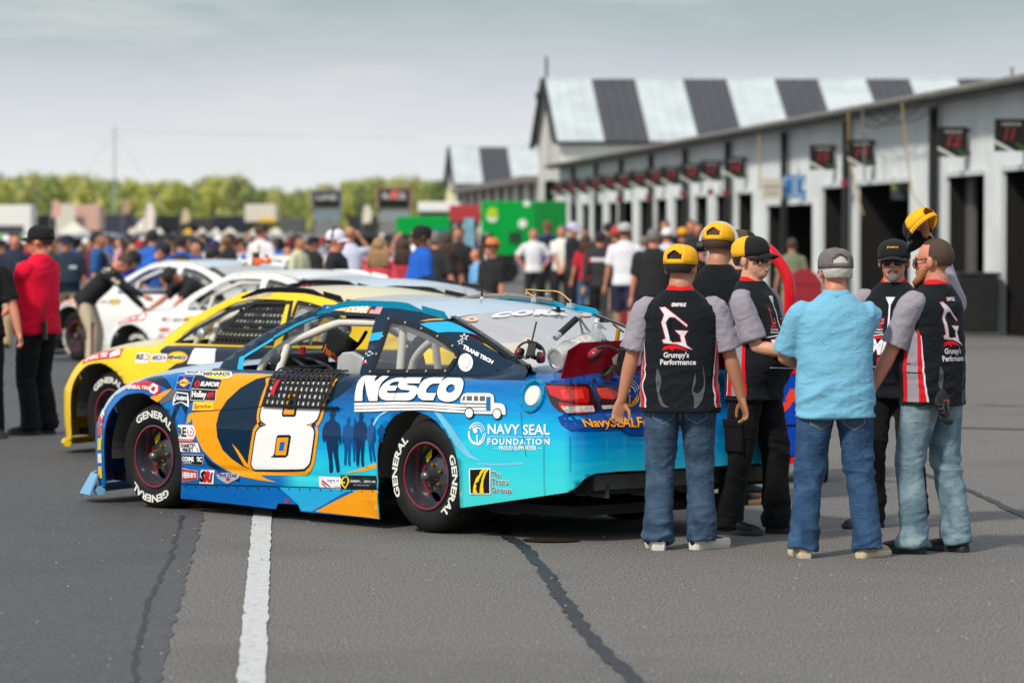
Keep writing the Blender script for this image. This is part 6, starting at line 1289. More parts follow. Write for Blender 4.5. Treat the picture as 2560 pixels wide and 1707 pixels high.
def person(loc, rz, fig, skin_m, shirt_m, trous_m, shoe_m, sole_m, label, group=None, scale=1., sleeve_m=None, name='person'):
    r = empty(name, loc, rz); r.scale = (scale,)*3; tag(r, label, 'person', group)
    r['_'] = 0; del r['_']
    put_mesh('body', fig['body'], skin_m, r); sh = put_mesh('shirt', fig['shirt'], shirt_m, r)
    for s in (1, -1):
        if 'sleeve%d' % s in fig: put_mesh('sleeve', fig['sleeve%d' % s], sleeve_m or shirt_m, r)
    put_mesh('trousers', fig['trousers'], trous_m, r)
    for u, s_ in fig['shoes']: o = put_mesh('shoe', u, shoe_m, r); put_mesh('sole', s_, sole_m, o)
    return r
def add_cap(r, HM, f, b, br, **k):
    res, C = cap_parts(HM, f, b, br, **k); top = None
    for nm, mb, m in res:
        o = mb.build(nm if top else 'cap', m, top or r, smooth=True)
        if nm in ('cap_front', 'cap_mesh'): clean(o, 1e-4, 70)
        if nm != 'cap_button': o.modifiers.new('t', 'SOLIDIFY').thickness = .0025
        top = top or o
    if b == C_yel:
        for a_ in (PI-.62, PI+.62):
            mb = MB(); P_ = []
            for i in range(13):
                t = (PI/2)*i/12; rr = math.sin(t)**.82; P_.append(C @ Vector((.0925*rr*math.sin(a_), -.113*rr*math.cos(a_), .087*math.cos(t)**.8)))
            mb.tube(P_, .0028, n=5); mb.build('cap_seam', mat('cap_seam_yellow', (255, 206, 92), .8), top)
    return top, C
def collar(r, fig, m, open_=False):
    p = fig['pts']; nk = p['nk']; X, Y, Z = p['X'], p['Y'], p['Z']; mb = MB(); P = []; n = 28
    for j in range(n+1):
        a = -PI*(.90 if not open_ else .80)+2*PI*(.90 if not open_ else .80)*j/n; 
        fx, fy = math.sin(a), math.cos(a)      # a=0 at the back
        drop = .035*max(0, -fy)
        P += [nk+X*.094*fx+Y*(.085*fy-.004)-Z*(.030+drop*1.6), nk+X*.073*fx+Y*(.068*fy-.002)+Z*(.022-drop), nk+X*.066*fx+Y*(.062*fy)+Z*(.018-drop)]
    mb.add(P, [(3*j+k, 3*j+3+k, 3*j+4+k, 3*j+1+k) for j in range(n) for k in (0, 1)]); o = mb.build('collar', m, r, smooth=True); o.modifiers.new('t', 'SOLIDIFY').thickness = .003; return o
def jersey_back(r, fig):
    """print on the back of the team shirt"""
    p = fig['pts']; bv = bvh_of(fig['shirt']); X, Y, Z = p['X'], p['Y'], p['Z']; sh = [o for o in r.children if o.name.startswith('shirt')][0]
    Mx = frame(p['H']+Y*.35+Z*0-X*0, -X, z=Y)     # x to the wearer's right seen from behind = viewer's right
    # outline letter G read from the photograph (1568 px crop, shirt spans 280..860 x 720..1560)
    u = lambda x, y: ((x-570)/290*.185, .53-(y-660)/900*.62)
    G1 = [(385, 722), (430, 718), (635, 868), (630, 882), (520, 800), (470, 800), (435, 850), (480, 985), (495, 1020), (585, 1015), (572, 955), (525, 915), (640, 920), (605, 965), (630, 1045), (685, 1082), (540, 1030), (420, 1022), (408, 1000), (440, 985), (400, 850), (425, 780)]
    G1i = [(408, 738), (500, 795), (450, 800), (418, 850), (450, 980), (440, 1005), (455, 1008), (470, 1000), (425, 850), (445, 800)]
    P_ = [u(*q) for q in G1]; Pg = grow(P_, .0045); 
    tail = [u(*q) for q in [(402, 1090), (420, 1055), (470, 1040), (540, 1042), (600, 1062), (652, 1090), (560, 1075), (520, 1070), (500, 1090), (470, 1070), (430, 1080)]]
    V1 = fit_text("Grumpy's", *u(418, 1145), .148, .030, .03); V2 = fit_text('Performance', *u(388, 1206), .208, .030, .03)
    drape([(*poly2d(Pg), C_pink, 1), (*poly2d(P_), C_wht, 2), (*poly2d([u(*q) for q in [(440, 850), (462, 812), (500, 812), (470, 850), (505, 1005), (478, 1003)]]), C_blk, 3), (*poly2d(tail), C_red, 1), (*V1, C_wht, 1), (*V2, C_wht, 1)], Mx, bv, 'shirt_print', sh)
    V3 = fit_text('EMPIRE', *u(492, 710), .085, .020, .04, .2); drape([(*ell2d(*u(515, 695), .022, .013), C_red, 1), (*V3, C_wht, 2)], Mx, bv, 'shirt_print', sh)
    fl = [[(360, 1240), (400, 1350), (380, 1430), (420, 1540), (470, 1568), (400, 1560), (365, 1480), (345, 1340)], [(710, 1280), (715, 1360), (690, 1430), (740, 1450), (790, 1380), (775, 1200), (800, 1330), (795, 1440), (755, 1540), (700, 1580), (700, 1500), (680, 1420)]]
    for f_ in fl: drape([(*poly2d(smooth_pts([u(*q) for q in f_], 3, True)), C_flm, 1)], Mx, bv, 'shirt_flame', sh)
def side_stripe(r, fig, s, m=None):
    p = fig['pts']; bv = bvh_of(fig['shirt']); X, Y, Z = p['X'], p['Y'], p['Z']; sh = [o for o in r.children if o.name.startswith('shirt')][0]
    Mx = frame(p['H']+X*s*.4, Y*s, z=X*s)
    lo = -.10; q = lambda pts: [(x*s, y) for x, y in pts]
    drape([(*poly2d(q([(-.03, lo), (.06, lo), (.05, .1), (.045, .3), (.0, .38), (-.02, .3), (-.02, .1)])), C_gry, 1), (*poly2d(q([(.055, lo), (.10, lo), (.075, .1), (.062, .30), (.04, .34), (.045, .1)])), C_red, 2), (*poly2d(q([(.093, lo), (.102, lo), (.078, .1), (.064, .30), (.060, .30), (.070, .1)])), C_wht, 3), (*poly2d(q([(-.05, lo), (-.02, lo), (-.02, .1), (-.02, .3), (-.04, .3), (-.045, .1)])), C_red, 2)], Mx, bv, 'shirt_stripe', sh, step=.025)
def jersey_front(r, fig, big=True):
    p = fig['pts']; bv = bvh_of(fig['shirt']); X, Y, Z = p['X'], p['Y'], p['Z']; sh = [o for o in r.children if o.name.startswith('shirt')][0]
    Mx = frame(p['H']-Y*.45, X, z=-Y)
    sh_ = [(*poly2d([(-.008, .30), (.004, .30), (.006, .50), (-.004, .50)]), C_wht, 2), (*poly2d([(-.03, .50), (.03, .50), (.0, .44)]), C_wht, 1)]
    gx = lambda a, b: (-.085+a*.05, .33+b*.11); sh_ += [(*poly2d([gx(0, 1), (gx(.9, .7)), gx(.35, .78), gx(.4, .1), gx(.8, .1), gx(.7, .35), gx(1.1, .35), gx(1.05, 0), gx(.2, 0), gx(.25, .7)]), C_pink, 1), (*fit_text("Grumpy's", -.105, .295, .07, .012, .02), C_wht, 1), (*fit_text('Performance', -.115, .278, .08, .012, .02), C_wht, 1), (*ell2d(-.07, .318, .03, .008), C_red, 1)]
    sh_ += [(*fit_text('RACING', .05, .34, .06, .012, .02), C_red, 1), (*rect2d(.045, .36, .10, .364), C_wht, 1), (*fit_text('EMPIRE', -.15, .15, .30, .085, .05, .25), C_wht, 3), (*poly2d([(-.17, .13), (-.17, .19), (-.1, .255), (.02, .262), (.02, .250), (-.09, .24), (-.14, .18), (-.14, .13)]), C_red, 1), (*poly2d([(-.16, .25), (.03, .275), (.03, .28), (-.16, .256)]), C_wht, 1), (*fit_text('RACING', -.06, .095, .19, .035, .03, .1), C_red, 3), (*poly2d([(-.17, .07), (.17, .055), (.17, .060), (-.17, .075)]), C_wht, 1)]
    drape(sh_, Mx, bv, 'shirt_print', sh)
def mouth(HM, r, smile=True):
    b = [o for o in r.children if o.name.startswith('body')][0]; bv = bvh_of(b.data); Mx = frame(HM @ Vector((0, -.2, -.06)), HM.to_3x3() @ Vector((1, 0, 0)), z=HM.to_3x3() @ Vector((0, -1, 0)))
    c = [(-.034, .009), (-.017, .0), (0, -.002), (.017, 0), (.034, .009), (.018, -.012), (0, -.016), (-.018, -.012)]; drape([(*poly2d(c), M_lip, 1)]+([(*poly2d([(-.026, .003), (0, -.003), (.026, .003), (.014, -.008), (-.014, -.008)]), M_teeth, 2)] if smile else []), Mx, bv, 'lips', b, step=.01, gap=.0008)
def pockets(r, fig, m, s_=1.0):
    t = [o for o in r.children if o.name.startswith('trousers')][0]; bv = bvh_of(fig['trousers']); H = fig['pts']['H']; Mx = frame((H.x, H.y+.5, H.z), (-1, 0, 0), z=(0, 1, 0)); sh = []
    for k in (-1, 1):
        c = [(-.062, -.02), (.062, -.02), (.058, -.13), (0, -.165), (-.058, -.13)]; q = [(k*.098+x*s_, y-.03) for x, y in c]; drape([(*poly2d(grow(q, .0035), q), C_thread, 2), (*poly2d(q), m, 1)], Mx, bv, 'back_pocket', t, step=.02, gap=.0012)
    drape([(*rect2d(-.0035, -.22, .0035, .02), C_thread, 2)], Mx, bv, 'seam', t, step=.02, gap=.0012)
def foot(px, py): p = on_ground(px, py); return p
# ---- 1: team shirt, back to us, yellow cap
A_hi = dict(vox=.0065, clothes=.010, fingers=True)
pL, pR = foot(1648, 1390), foot(1756, 1388)   # seen left shoe, right shoe
c1 = (pL+pR)/2; rz = PI
pose = dict(footR=(.135, .0, 0), footL=(-.135, .0, 0))
f1 = figure(**A_hi, shirt='jersey', seed=11, hem=.80, loose=1.07, pose=dict(w=1.16, belly=.5, head=(-.38, .06, 0), footL=(.13, .02, 0), footR=(-.13, -.03, 0), toeL=.15, toeR=-.75, handL=(.375, -.02, .78), handR=(-.40, -.06, .775), elbL=(.8, 1, 0), elbR=(-.8, 1, 0), ndL=(-.3, 1, 0), ndR=(.9, .3, 0), curl=.7))
c1 = on_ground(1700, 1372)
m1 = person(c1, PI-.05, f1, SKm, C_blk, D_mid, S_blk, S_wht, "man with his back turned in Grumpy's Performance shirt, yellow cap, white-soled trainers", 'crew in team shirts', .985, C_gry)
add_cap(m1, f1['head'], C_cblk, C_yel, C_cblk); put_mesh('hair', head_hair(f1['head'], 'short', 1), HA_k, m1); collar(m1, f1, C_red); jersey_back(m1, f1); side_stripe(m1, f1, 1); side_stripe(m1, f1, -1); glasses(f1['head'], m1)
pockets(m1, f1, D_drk)
for o_ in m1.children:
    if o_.name.startswith('shoe'):
        for q_ in o_.children: q_.scale = (1.03, 1, 1.7)
# ---- 2: smiling, facing right, black and yellow cap, black cargo trousers
f2 = figure(**A_hi, shirt='jersey', seed=23, hem=.80, loose=1.05, pose=dict(w=1.12, belly=.9, head=(-.12, -.06, 0), footL=(.12, -.12, 0), footR=(-.12, .10, 0), toeL=.2, toeR=-.05, handL=(.10, -.33, 1.08), handR=(-.12, -.35, 1.10), elbL=(.5, .9, -1), elbR=(-.3, .9, -1), ndL=(-.9, 0, -.3), ndR=(.9, -.1, -.3), curl=.5, dirR=(.05, -.9, -.25), dirL=(0, -.8, -.5), lean=.0))
c2 = on_ground(1885, 1334)
m2 = person(c2, math.radians(62), f2, SK, C_blk, C_pant, S_blk, S_dk, 'smiling man in profile, team shirt, black and yellow cap, sunglasses, black cargo trousers', 'crew in team shirts', 1.01, C_gry)
add_cap(m2, f2['head'], C_cblk, C_yel, C_cblk); put_mesh('hair', head_hair(f2['head'], 'short', 2), HA_k, m2); collar(m2, f2, C_red); jersey_front(m2, f2); side_stripe(m2, f2, -1); glasses(f2['head'], m2); mouth(f2['head'], m2)
mb = MB(); bx_ = f2['pts']
for z0 in (.60,):
    bq = bvh_of(f2['trousers']); hq = bq.ray_cast(Vector((-.6, .06, z0)), Vector((1, 0, 0)))[0] or Vector((-.2, .03, z0)); mb.box((hq.x-.002, hq.y, z0), (.035, .15, .19)); mb.box((hq.x-.009, hq.y, z0+.08), (.035, .16, .05))
mb.build('cargo_pocket', C_pant, m2, bevel=.012)
# ---- 3: old man in the pale blue polo
f3 = figure(**A_hi, shirt='polo', seed=37, hem=.80, loose=1.08, pose=dict(w=1.14, belly=.45, head=(.12, .05, 0), footL=(.19, 0, 0), footR=(-.19, .02, 0), toeL=.1, toeR=-.75, handL=(.10, -.30, 1.10), handR=(.02, -.34, 1.02), elbL=(1, .2, -.8), elbR=(-1, -.1, -.6), ndL=(-.5, 0, -1), ndR=(.5, 0, -1), curl=.6, dirR=(.6, -.3, -.3)))
c3 = on_ground(2087, 1392)
C_polo = cloth('polo_pale_blue', (118, 180, 208)); crease(C_polo)
m3 = person(c3, PI+.06, f3, SKr, C_polo, D_drk, S_tan, mat('sole_cream', (200, 184, 154), .8), 'older man from behind in pale blue polo shirt and washed grey cap over white hair', None, .975)
add_cap(m3, f3['head'], C_cgry, C_cgry, C_cgry); put_mesh('hair', head_hair(f3['head'], 'short', 5), HA_w, m3); collar(m3, f3, C_polo); glasses(f3['head'], m3)
pockets(m3, f3, D_mid)
# ---- 4: goatee, facing us, black cap
f4 = figure(**A_hi, shirt='jersey', seed=41, hem=.80, loose=1.05, pose=dict(w=1.08, belly=.9, head=(.10, -.02, 0), footL=(.13, .05, 0), footR=(-.13, -.05, 0), toeL=.3, toeR=-.75, handL=(.30, .0, .83), handR=(-.27, .05, .85), curl=.6))
c4 = on_ground(2232, 1318)
m4 = person(c4, math.radians(-16), f4, SKr, C_blk, C_pant, S_blk, S_dk, 'man with a grey goatee facing the camera in Empire Racing shirt, black cap and sunglasses', 'crew in team shirts', 1.0, C_gry)
add_cap(m4, f4['head'], C_cblk, C_cblk, C_cblk); put_mesh('hair', head_hair(f4['head'], 'short', 6), HA_g, m4); collar(m4, f4, C_red, True); jersey_front(m4, f4); glasses(f4['head'], m4); mouth(f4['head'], m4, False)
mb = MB(); HMx = f4['head']; ball(mb, (0, -.082, -.092), (.030, .016, .028), 12, HMx); mb.tube([HMx @ Vector((-.028, -.088, -.062)), HMx @ Vector((-.012, -.102, -.046)), HMx @ Vector((.012, -.102, -.046)), HMx @ Vector((.028, -.088, -.062))], .006, n=8); mb.build('goatee', HA_g, m4, smooth=True)
b4 = [o for o in m4.children if o.name.startswith('cap')][0]; Cq = f4['head'] @ Matrix.Translation((0, .012, .038)); V, Ff = fit_text('EMPIRE', -.03, .03, .06, .02, .03); mb = MB(); mb.add([(x, -.1065+abs(x)*.2, z+.0) for x, z in V], Ff, None, Cq); mb.build('cap_lettering', C_yel, b4)
# ---- 5: big bearded man on the right, light jeans, holding up a yellow cap
f5 = figure(**A_hi, shirt='jersey', seed=53, hem=.83, loose=1.05, pose=dict(w=1.22, belly=.75, head=(.22, .02, 0), footL=(.15, -.05, 0), footR=(-.12, .08, 0), toeL=.1, toeR=-.15, handR=tuple((Matrix.Translation(on_ground(2330, 1380)) @ Matrix.Rotation(math.radians(-128), 4, 'Z') @ Matrix.Scale(1.01, 4)).inverted() @ (at_depth(2312, 578, on_ground(2330, 1380).y+.20))), handL=(.34, -.25, .84), elbR=(-1, -.45, -.4), elbL=(.7, 1, 0), ndL=(-.6, -.3, -.3), ndR=(.2, 0, -1), curl=.9, dirL=(0, -.25, -1)))
c5 = on_ground(2330, 1380)
m5 = person(c5, math.radians(-128), f5, SKr, C_blk, D_lit, S_blk, S_dk, 'big bareheaded bearded man in team shirt and faded jeans at the far right', 'crew in team shirts', 1.01, C_gry)
put_mesh('hair', head_hair(f5['head'], 'buzz', 8), HA_b, m5); collar(m5, f5, C_red); jersey_back(m5, f5); side_stripe(m5, f5, 1); glasses(f5['head'], m5)
pockets(m5, f5, D_lit)
mb = MB(); HMx = f5['head']
for j in range(7): x = (j-3)*.018; mb.tube([HMx @ Vector((x*1.1, -.07+abs(x)*.5, -.07)), HMx @ Vector((x*1.1, -.094+abs(x)*.3, -.115)), HMx @ Vector((x*.6, -.092, -.165+abs(x)))], [.020, .021, .008], n=8)
for s in (-1, 1): mb.tube([HMx @ Vector((s*.066, -.01, -.03)), HMx @ Vector((s*.05, -.05, -.08)), HMx @ Vector((0, -.085, -.10))], [.012, .022, .022], n=8)
mb.build('beard', HA_r, m5, smooth=True)
# the cap he holds up
p5 = m5.matrix_basis if False else Matrix.Translation(c5) @ Matrix.Rotation(math.radians(-128), 4, 'Z') @ Matrix.Scale(1.01, 4)
tq = at_depth(2302, 567, c5.y+.12)
hc_ = empty('held_cap', tq); _z = Vector((-.55, .42, .72)).normalized(); _y = -Vector((-.42, .55, -.72)); _y = (_y-_z*_y.dot(_z)).normalized(); _x = _y.cross(_z); hc_.rotation_euler = Matrix((_x, _y, _z)).transposed().to_euler()
tag(hc_, 'yellow mesh cap with black brim held up beside the bearded man', 'cap')
res, _ = cap_parts(Matrix.Translation((0, -.012, -.05)) @ Matrix.Scale(1.06, 4), C_cblk, C_yel, C_cblk, opening=True)
for nm, mb, m in res:
    o = mb.build(nm, m, hc_, smooth=True)
    if nm != 'cap_button': o.modifiers.new('t', 'SOLIDIFY').thickness = .0025
gl_ = empty('work_gloves', p5 @ Vector((.13, .16, .90)), math.radians(-128)); tag(gl_, 'black and orange work gloves hanging from the bearded man\'s back pocket', 'gloves')
mb = MB(); hand(mb, (0, 0, .0), (.3, .1, -1), (0, 1, 0), 1, .5, 1.15); put_mesh('glove', fuse(mb, .006, 'glove'), S_blk, gl_)
mb = MB(); hand(mb, (.04, .01, .02), (.9, .2, -.8), (0, 1, 0), -1, .5, 1.1); put_mesh('glove', fuse(mb, .006, 'glove'), S_blk, gl_)
mb = MB(); mb.box((.04, .03, -.03), (.07, .012, .03)); mb.build('orange_cuff', mat('glove_orange', (214, 82, 30), .6), gl_)
# ---- 6, 7: two crew standing behind the tail of the car
f6 = figure(vox=.009, clothes=.012, shirt='tee', seed=61, hem=.84, pose=dict(w=1.05, head=(-.30, .12, 0), handL=(.3, -.1, .84), handR=(-.3, -.1, .84), toeL=.4, toeR=-.6), fingers=True)
c6 = on_ground(1795, 1262)
m6 = person(c6, PI-.15, f6, SKm, cloth('tee_black', (24, 26, 28)), C_pant, S_blk, mat('sole_gum', (190, 140, 90), .8), 'man in a plain black T-shirt and yellow cap standing behind the car tail with headphones', None, 1.06)
add_cap(m6, f6['head'], C_cblk, C_yel, C_cblk); put_mesh('hair', head_hair(f6['head'], 'short', 9), HA_b, m6)
hp = MB(); HMx = f6['head']
for s in (-1, 1): hp.tube([HMx @ Vector((s*.085, .02, -.01)), HMx @ Vector((s*.12, .02, -.01))], [.034, .038], n=16)
ho = hp.build('headphone_cups', G_frm, m6); hb = MB(); hb.tube([HMx @ Vector((.112*math.cos(a), .02, .02+.112*math.sin(a))) for a in np.linspace(0, PI, 14)], .012, n=6); hb.build('headband', M_alu, ho)
f7 = figure(vox=.010, clothes=.013, shirt='tee', seed=67, hem=.84, pose=dict(w=1.0, head=(.2, .1, 0)), fingers=True)
c7 = on_ground(1850, 1240)
m7 = person(c7, math.radians(100), f7, SK, cloth('tee_navy', (30, 40, 50)), C_pant, mat('shoe_navy', (30, 44, 66), .7), mat('sole_orange', (226, 120, 70), .7), 'half hidden man in an olive and black cap and glasses between the two yellow caps', None, 1.035)
add_cap(m7, f7['head'], C_cblk, cloth('cap_olive', (84, 72, 52)), C_cblk); put_mesh('hair', head_hair(f7['head'], 'short', 3), HA_k, m7); glasses(f7['head'], m7)
# ---- red polo man on the left, arms folded
f8 = figure(vox=.010, clothes=.013, shirt='polo', seed=71, hem=.86, loose=1.07, pose=dict(w=1.18, belly=.6, lean=-.03, head=(.25, .0, 0), footL=(.13, 0, 0), footR=(-.13, 0, 0), handL=(-.10, -.30, 1.12), handR=(.10, -.26, 1.06), elbL=(1, .3, -1), elbR=(-1, .3, -1)), fingers=True)
c8 = on_ground(95, 1086);  C_rpolo = cloth('polo_red', (226, 14, 56))
m8 = person(c8, math.radians(-118), f8, SKr, C_rpolo, cloth('trousers_charcoal', (24, 24, 26)), S_blk, S_dk, 'man in a bright red polo and black cap with folded arms, radio on his belt', None, 1.06)
add_cap(m8, f8['head'], C_cblk, C_cblk, C_cblk); put_mesh('hair', head_hair(f8['head'], 'buzz', 3), HA_b, m8); collar(m8, f8, C_rpolo)
rd_ = empty('belt_radio', (0, 0, 0), 0, None); p8 = Matrix.Translation(c8) @ Matrix.Rotation(math.radians(-118), 4, 'Z') @ Matrix.Scale(1.06, 4); rd_.location = p8 @ Vector((.13, .165, .90)); rd_.rotation_euler = (0, 0, math.radians(-100)); tag(rd_, 'black two-way radio clipped on the belt of the man in red', 'radio')
mb = MB(); mb.box((0, 0, 0), (.06, .035, .17)); mb.build('case', G_frm, rd_, bevel=.006); mb = MB(); mb.tube([(.02, 0, .08), (.02, 0, .26)], .007, n=6); mb.build('antenna', G_frm, rd_)
# ---- black-shirted man cut by the left edge
f9 = figure(vox=.012, clothes=.014, shirt='tee', seed=73, pose=dict(w=1.1, handR=(-.32, -.12, .86), handL=(.34, -.14, .84), curl=1.3, elbL=(1, .6, 0)), fingers=True)
c9 = on_ground(-48, 1095)
m9 = person(c9, math.radians(10), f9, SKr, cloth('tee_black', (24, 26, 28)), C_pant, S_blk, S_dk, 'man in black T-shirt cut off by the left edge, bare forearm and fist showing', None, 1.04)
put_mesh('hair', head_hair(f9['head'], 'short', 3), HA_b, m9)
# ================================================================== OTHER CARS IN THE ROW
def car_at(px, py, dz=0):
    q = on_ground(px, py); w = q-FWD*2.79-LFT*HW; return Vector((w.x, w.y, 0))
W_white = paint('car_white', (232, 232, 230)); W_yel = paint('car_yellow', (250, 208, 34)); W_roofb = paint('roof_sky', (196, 214, 230), .2); W_cream = paint('roof_cream', (236, 222, 164), .25); W_dk = paint('car_dark', (34, 44, 58))
yc = make_car(car_at(275, 1142), CAR_RZ, W_yel, W_cream, W_yel, P_black, P_maroon, 'yellow race car behind the number 8 car, window net up in its door', 'race cars parked in a row', rot=(math.radians(95), 0))
def sk2(name, shapes, parent, surf='S'): return skin(shapes, surf).build(name, None, parent)
def bx2(x0, x1, w0, w1):
    class Q:
        def m(s, V): V = np.asarray(V, float); return np.stack([x0+(x1-x0)*V[:, 0], w0+(w1-w0)*V[:, 1]], -1)
        def poly(s, m, lay, *l): V, F = poly2d(*l); return (s.m(V), F, m, lay)
        def rect(s, m, lay, a=0, b=0, c=1, d=1): V, F = rect2d(a, b, c, d); return (s.m(V), F, m, lay)
        def ell(s, m, lay, a, b, c, d): V, F = ell2d(a, b, c, d, 20); return (s.m(V), F, m, lay)
        def text(s, m, lay, t, a, b, c, d, bold=.02, sh=0.): V, F = fit_text(t, a, b, c, d, bold, sh); return (s.m(V), F, m, lay)
    return Q()
def tyre_band(c):
    b = bx2(3.22, 2.66, .855, .935); sk2('sponsor_decal', [b.rect(P_red, 2), b.text(P_white, 3, 'GENERAL TIRE', .05, .25, .62, .5, .04), b.poly(P_white, 3, [(.75, .1), (.98, .3), (.95, .8), (.85, .95), (.74, .6)])], c)
def top_trio(c, x0=2.45, w=.80):
    b = bx2(x0, x0-.17, w, w+.09); sk2('sponsor_decal', [b.rect(P_white, 2), b.text(P_black, 3, 'RE', .05, .35, .5, .5, .04), b.ell(P_red, 3, .78, .58, .18, .34), b.ell(P_white, 4, .78, .58, .13, .24)], c)
    b = bx2(x0-.2, x0-.40, w+.015, w+.08); sk2('sponsor_decal', [b.rect(P_white, 2), b.text(P_black, 3, 'ARCA', .05, .2, .68, .6, .04, .3), b.poly(P_red, 3, [(.78, .1), (1, .5), (.78, .9), (.84, .5)])], c)
    b = bx2(x0-.40, x0-.68, w, w+.10); sk2('sponsor_decal', [b.ell(P_org, 2, .5, .5, .5, .5), b.ell(P_yel, 3, .5, .5, .44, .42), b.rect(P_white, 4, .02, .34, .98, .66), b.text(P_black, 5, 'MENARDS', .06, .38, .88, .26, .05, .2)], c)
tyre_band(yc); top_trio(yc)
sk2('livery_stripe', [(*poly2d([(2.12, .95), (2.16, .90), (1.98, .80), (2.0, .70), (1.6, .5), (1.2, .2), (-.2, .2), (-.9, .5), (-.9, .95)]), W_dk, 1), (*poly2d([(1.72, .93), (1.44, .93), (1.40, .80), (1.76, .80)]), W_white, 2), (*poly2d([(2.3, .80), (1.95, .82), (1.9, .80), (2.1, .70)]), W_yel, 2)], yc)
V, Ff = fit_text('Zane Smith', 0, 0, .3, .06, .02, .4); 
sk2('roof_lettering', [(np.stack([1.35-V[:, 0], 1.31+V[:, 1]+.1*V[:, 0]], -1), Ff, P_sil, 2)], yc, 'G')
sk2('pillar_print', [(*poly2d([(2.15, .93), (1.9, 1.07), (1.45, 1.26), (1.2, 1.30), (.75, 1.31), (.62, .93), (.68, .93), (.78, 1.28), (1.2, 1.275), (1.5, 1.2), (1.95, 1.0), (2.05, .93)]), P_black, 2)], yc, 'G')
nt = empty('window_net', (0, 0, 0), 0, yc)
for i in range(15):
    u = i/14; xb = 1.62-.80*u; xt = 1.36-.58*u; mb = MB(); a = Vector(surfG(xb, .955, -.02)); b = Vector(surfG(xt, 1.285, -.02)); h = Vector((.012, 0, 0)); mb.add([a-h, a+h, b+h, b-h], [(0, 1, 2, 3)]); mb.build('webbing', M_net, nt)
for j in range(7):
    v = j/6; z = .965+.31*v; x0 = 1.62-.26*v; x1 = .82-.04*v; mb = MB(); a = Vector(surfG(x0, z, -.017)); b = Vector(surfG(x1, z, -.017)); h = Vector((0, 0, .016)); mb.add([a-h, a+h, b+h, b-h], [(0, 1, 2, 3)]); mb.build('webbing', M_net, nt)
mb = MB(); pm = surfG(1.74, 1.02, .03); mb.lathe([(0, .014), (.04, .01), (.05, -.01), (0, -.03)], n=16, M=frame(pm, (1, 0, 0), z=(-.45, .9, 0))); mb.build('spot_mirror', M_steel, yc, smooth=True)
dk_ = make_car(car_at(429, 1066), CAR_RZ, W_dk, W_roofb, W_dk, P_black, P_black, 'dark race car with pale roof, mostly hidden behind the yellow car', 'race cars parked in a row')
V, Ff = fit_text('Halverson', 0, 0, .55, .07, .03, .5); sk2('roof_lettering', [(np.stack([1.25-V[:, 0], 1.30+V[:, 1]*.9], -1), Ff, P_red, 2)], dk_, 'G')
b = bx2(3.6, 2.5, .80, .95); sk2('livery_stripe', [b.poly(P_white, 1, [(0, 0), (.5, .55), (1, .2), (1, .9), (.5, 1), (0, .9)]), b.poly(P_red, 2, [(.1, .3), (.5, .75), (.9, .5), (.5, .9), (.1, .5)])], dk_)
w2 = make_car(car_at(345, 975), CAR_RZ, W_white, W_white, W_white, W_white, P_black, 'white race car with small red sponsor decals and a bottle on its roof', 'race cars parked in a row', rot=(math.radians(80), 0))
top_trio(w2, 2.35, .80); tyre_band(w2)
for k, (x, w, tx, m) in enumerate(((2.36, .70, 'HERRS', P_red), (2.36, .62, 'COMETIC', P_black), (2.36, .56, 'QUARTER', P_black), (2.12, .66, 'SRI', P_red), (1.9, .68, 'FIVE STAR', P_dblue))):
    b = bx2(x, x-.19, w, w+.055); sk2('sponsor_decal', [b.text(m, 2, tx, 0, .1, 1, .8, .05)], w2)
sk2('racing_number', [(*poly2d([(1.5, .8), (1.1, .86), (1.1, .5), (1.5, .45)]), P_red, 1)], w2)
w1 = make_car(car_at(203, 903), CAR_RZ, W_white, W_roofb, W_white, W_white, P_black, 'white race car being worked on by the bending driver, far left of the row', 'race cars parked in a row', rot=(math.radians(200), 0))
w1.scale = (1.03, 1.03, 1.03); tyre_band(w1); top_trio(w1)
sk2('hood_panel', [(*rect2d(2.42, .88, 3.0, .945), P_org, 2)], w1)
# things standing on the white roof: cup, orange kit
def onroof2(car, x, y): return Matrix.Translation(car.location) @ Matrix.Rotation(CAR_RZ, 4, 'Z') @ Vector((x, y, roofz(x, y)))
bt_ = empty('drink_bottle', at_depth(640, 664, 45.2)); tag(bt_, 'dark bottle with a broad cream lid standing on the white car roof', 'bottle')
mb = MB(); mb.lathe([(0, 0), (.04, 0), (.042, .15), (.04, .16)], n=16); mb.build('flask', mat('flask_dark', (52, 48, 44), .5), bt_, smooth=True, angle=40); mb = MB(); mb.lathe([(.05, .155), (.052, .24), (.045, .25), (0, .25)], n=16); mb.build('lid', mat('lid_cream', (230, 226, 212), .5), bt_, smooth=True, angle=40)
og = empty('glove_bundle', at_depth(656, 664, 45.0)); tag(og, 'bright orange bundled gloves lying on the white car roof', 'gloves')
R5_ = random.Random(4); mb = MB()
for i in range(14): ball(mb, (R5_.uniform(-.09, .09), R5_.uniform(-.04, .04), R5_.uniform(.01, .07)), R5_.uniform(.02, .035), 8)
o_ = bpy.data.objects.new('cloth', fuse(mb, .012, 'cloth', 1)); COL.objects.link(o_); o_.parent = og; o_.data.materials.append(mat('bundle_orange', (240, 96, 20), .7))
mb = MB(); ball(mb, (.05, 0, .11), .022, 10); mb.build('red_knob', P_red, og, smooth=True)
for px, py, d, m, nm, lb in ((615, 662, 45.4, W_white, 'folded_towel', 'crumpled white towel on the roof of the white car'),):
    mb = MB(); 
    for i in range(10): ball(mb, (R5_.uniform(-.07, .07), R5_.uniform(-.05, .05), R5_.uniform(.0, .05)), R5_.uniform(.025, .04), 8)
    me = fuse(mb, .014, 'towel', 1); o_ = bpy.data.objects.new(nm, me); COL.objects.link(o_); me.materials.append(m); o_.location = at_depth(px, py, d); tag(o_, lb, 'towel')
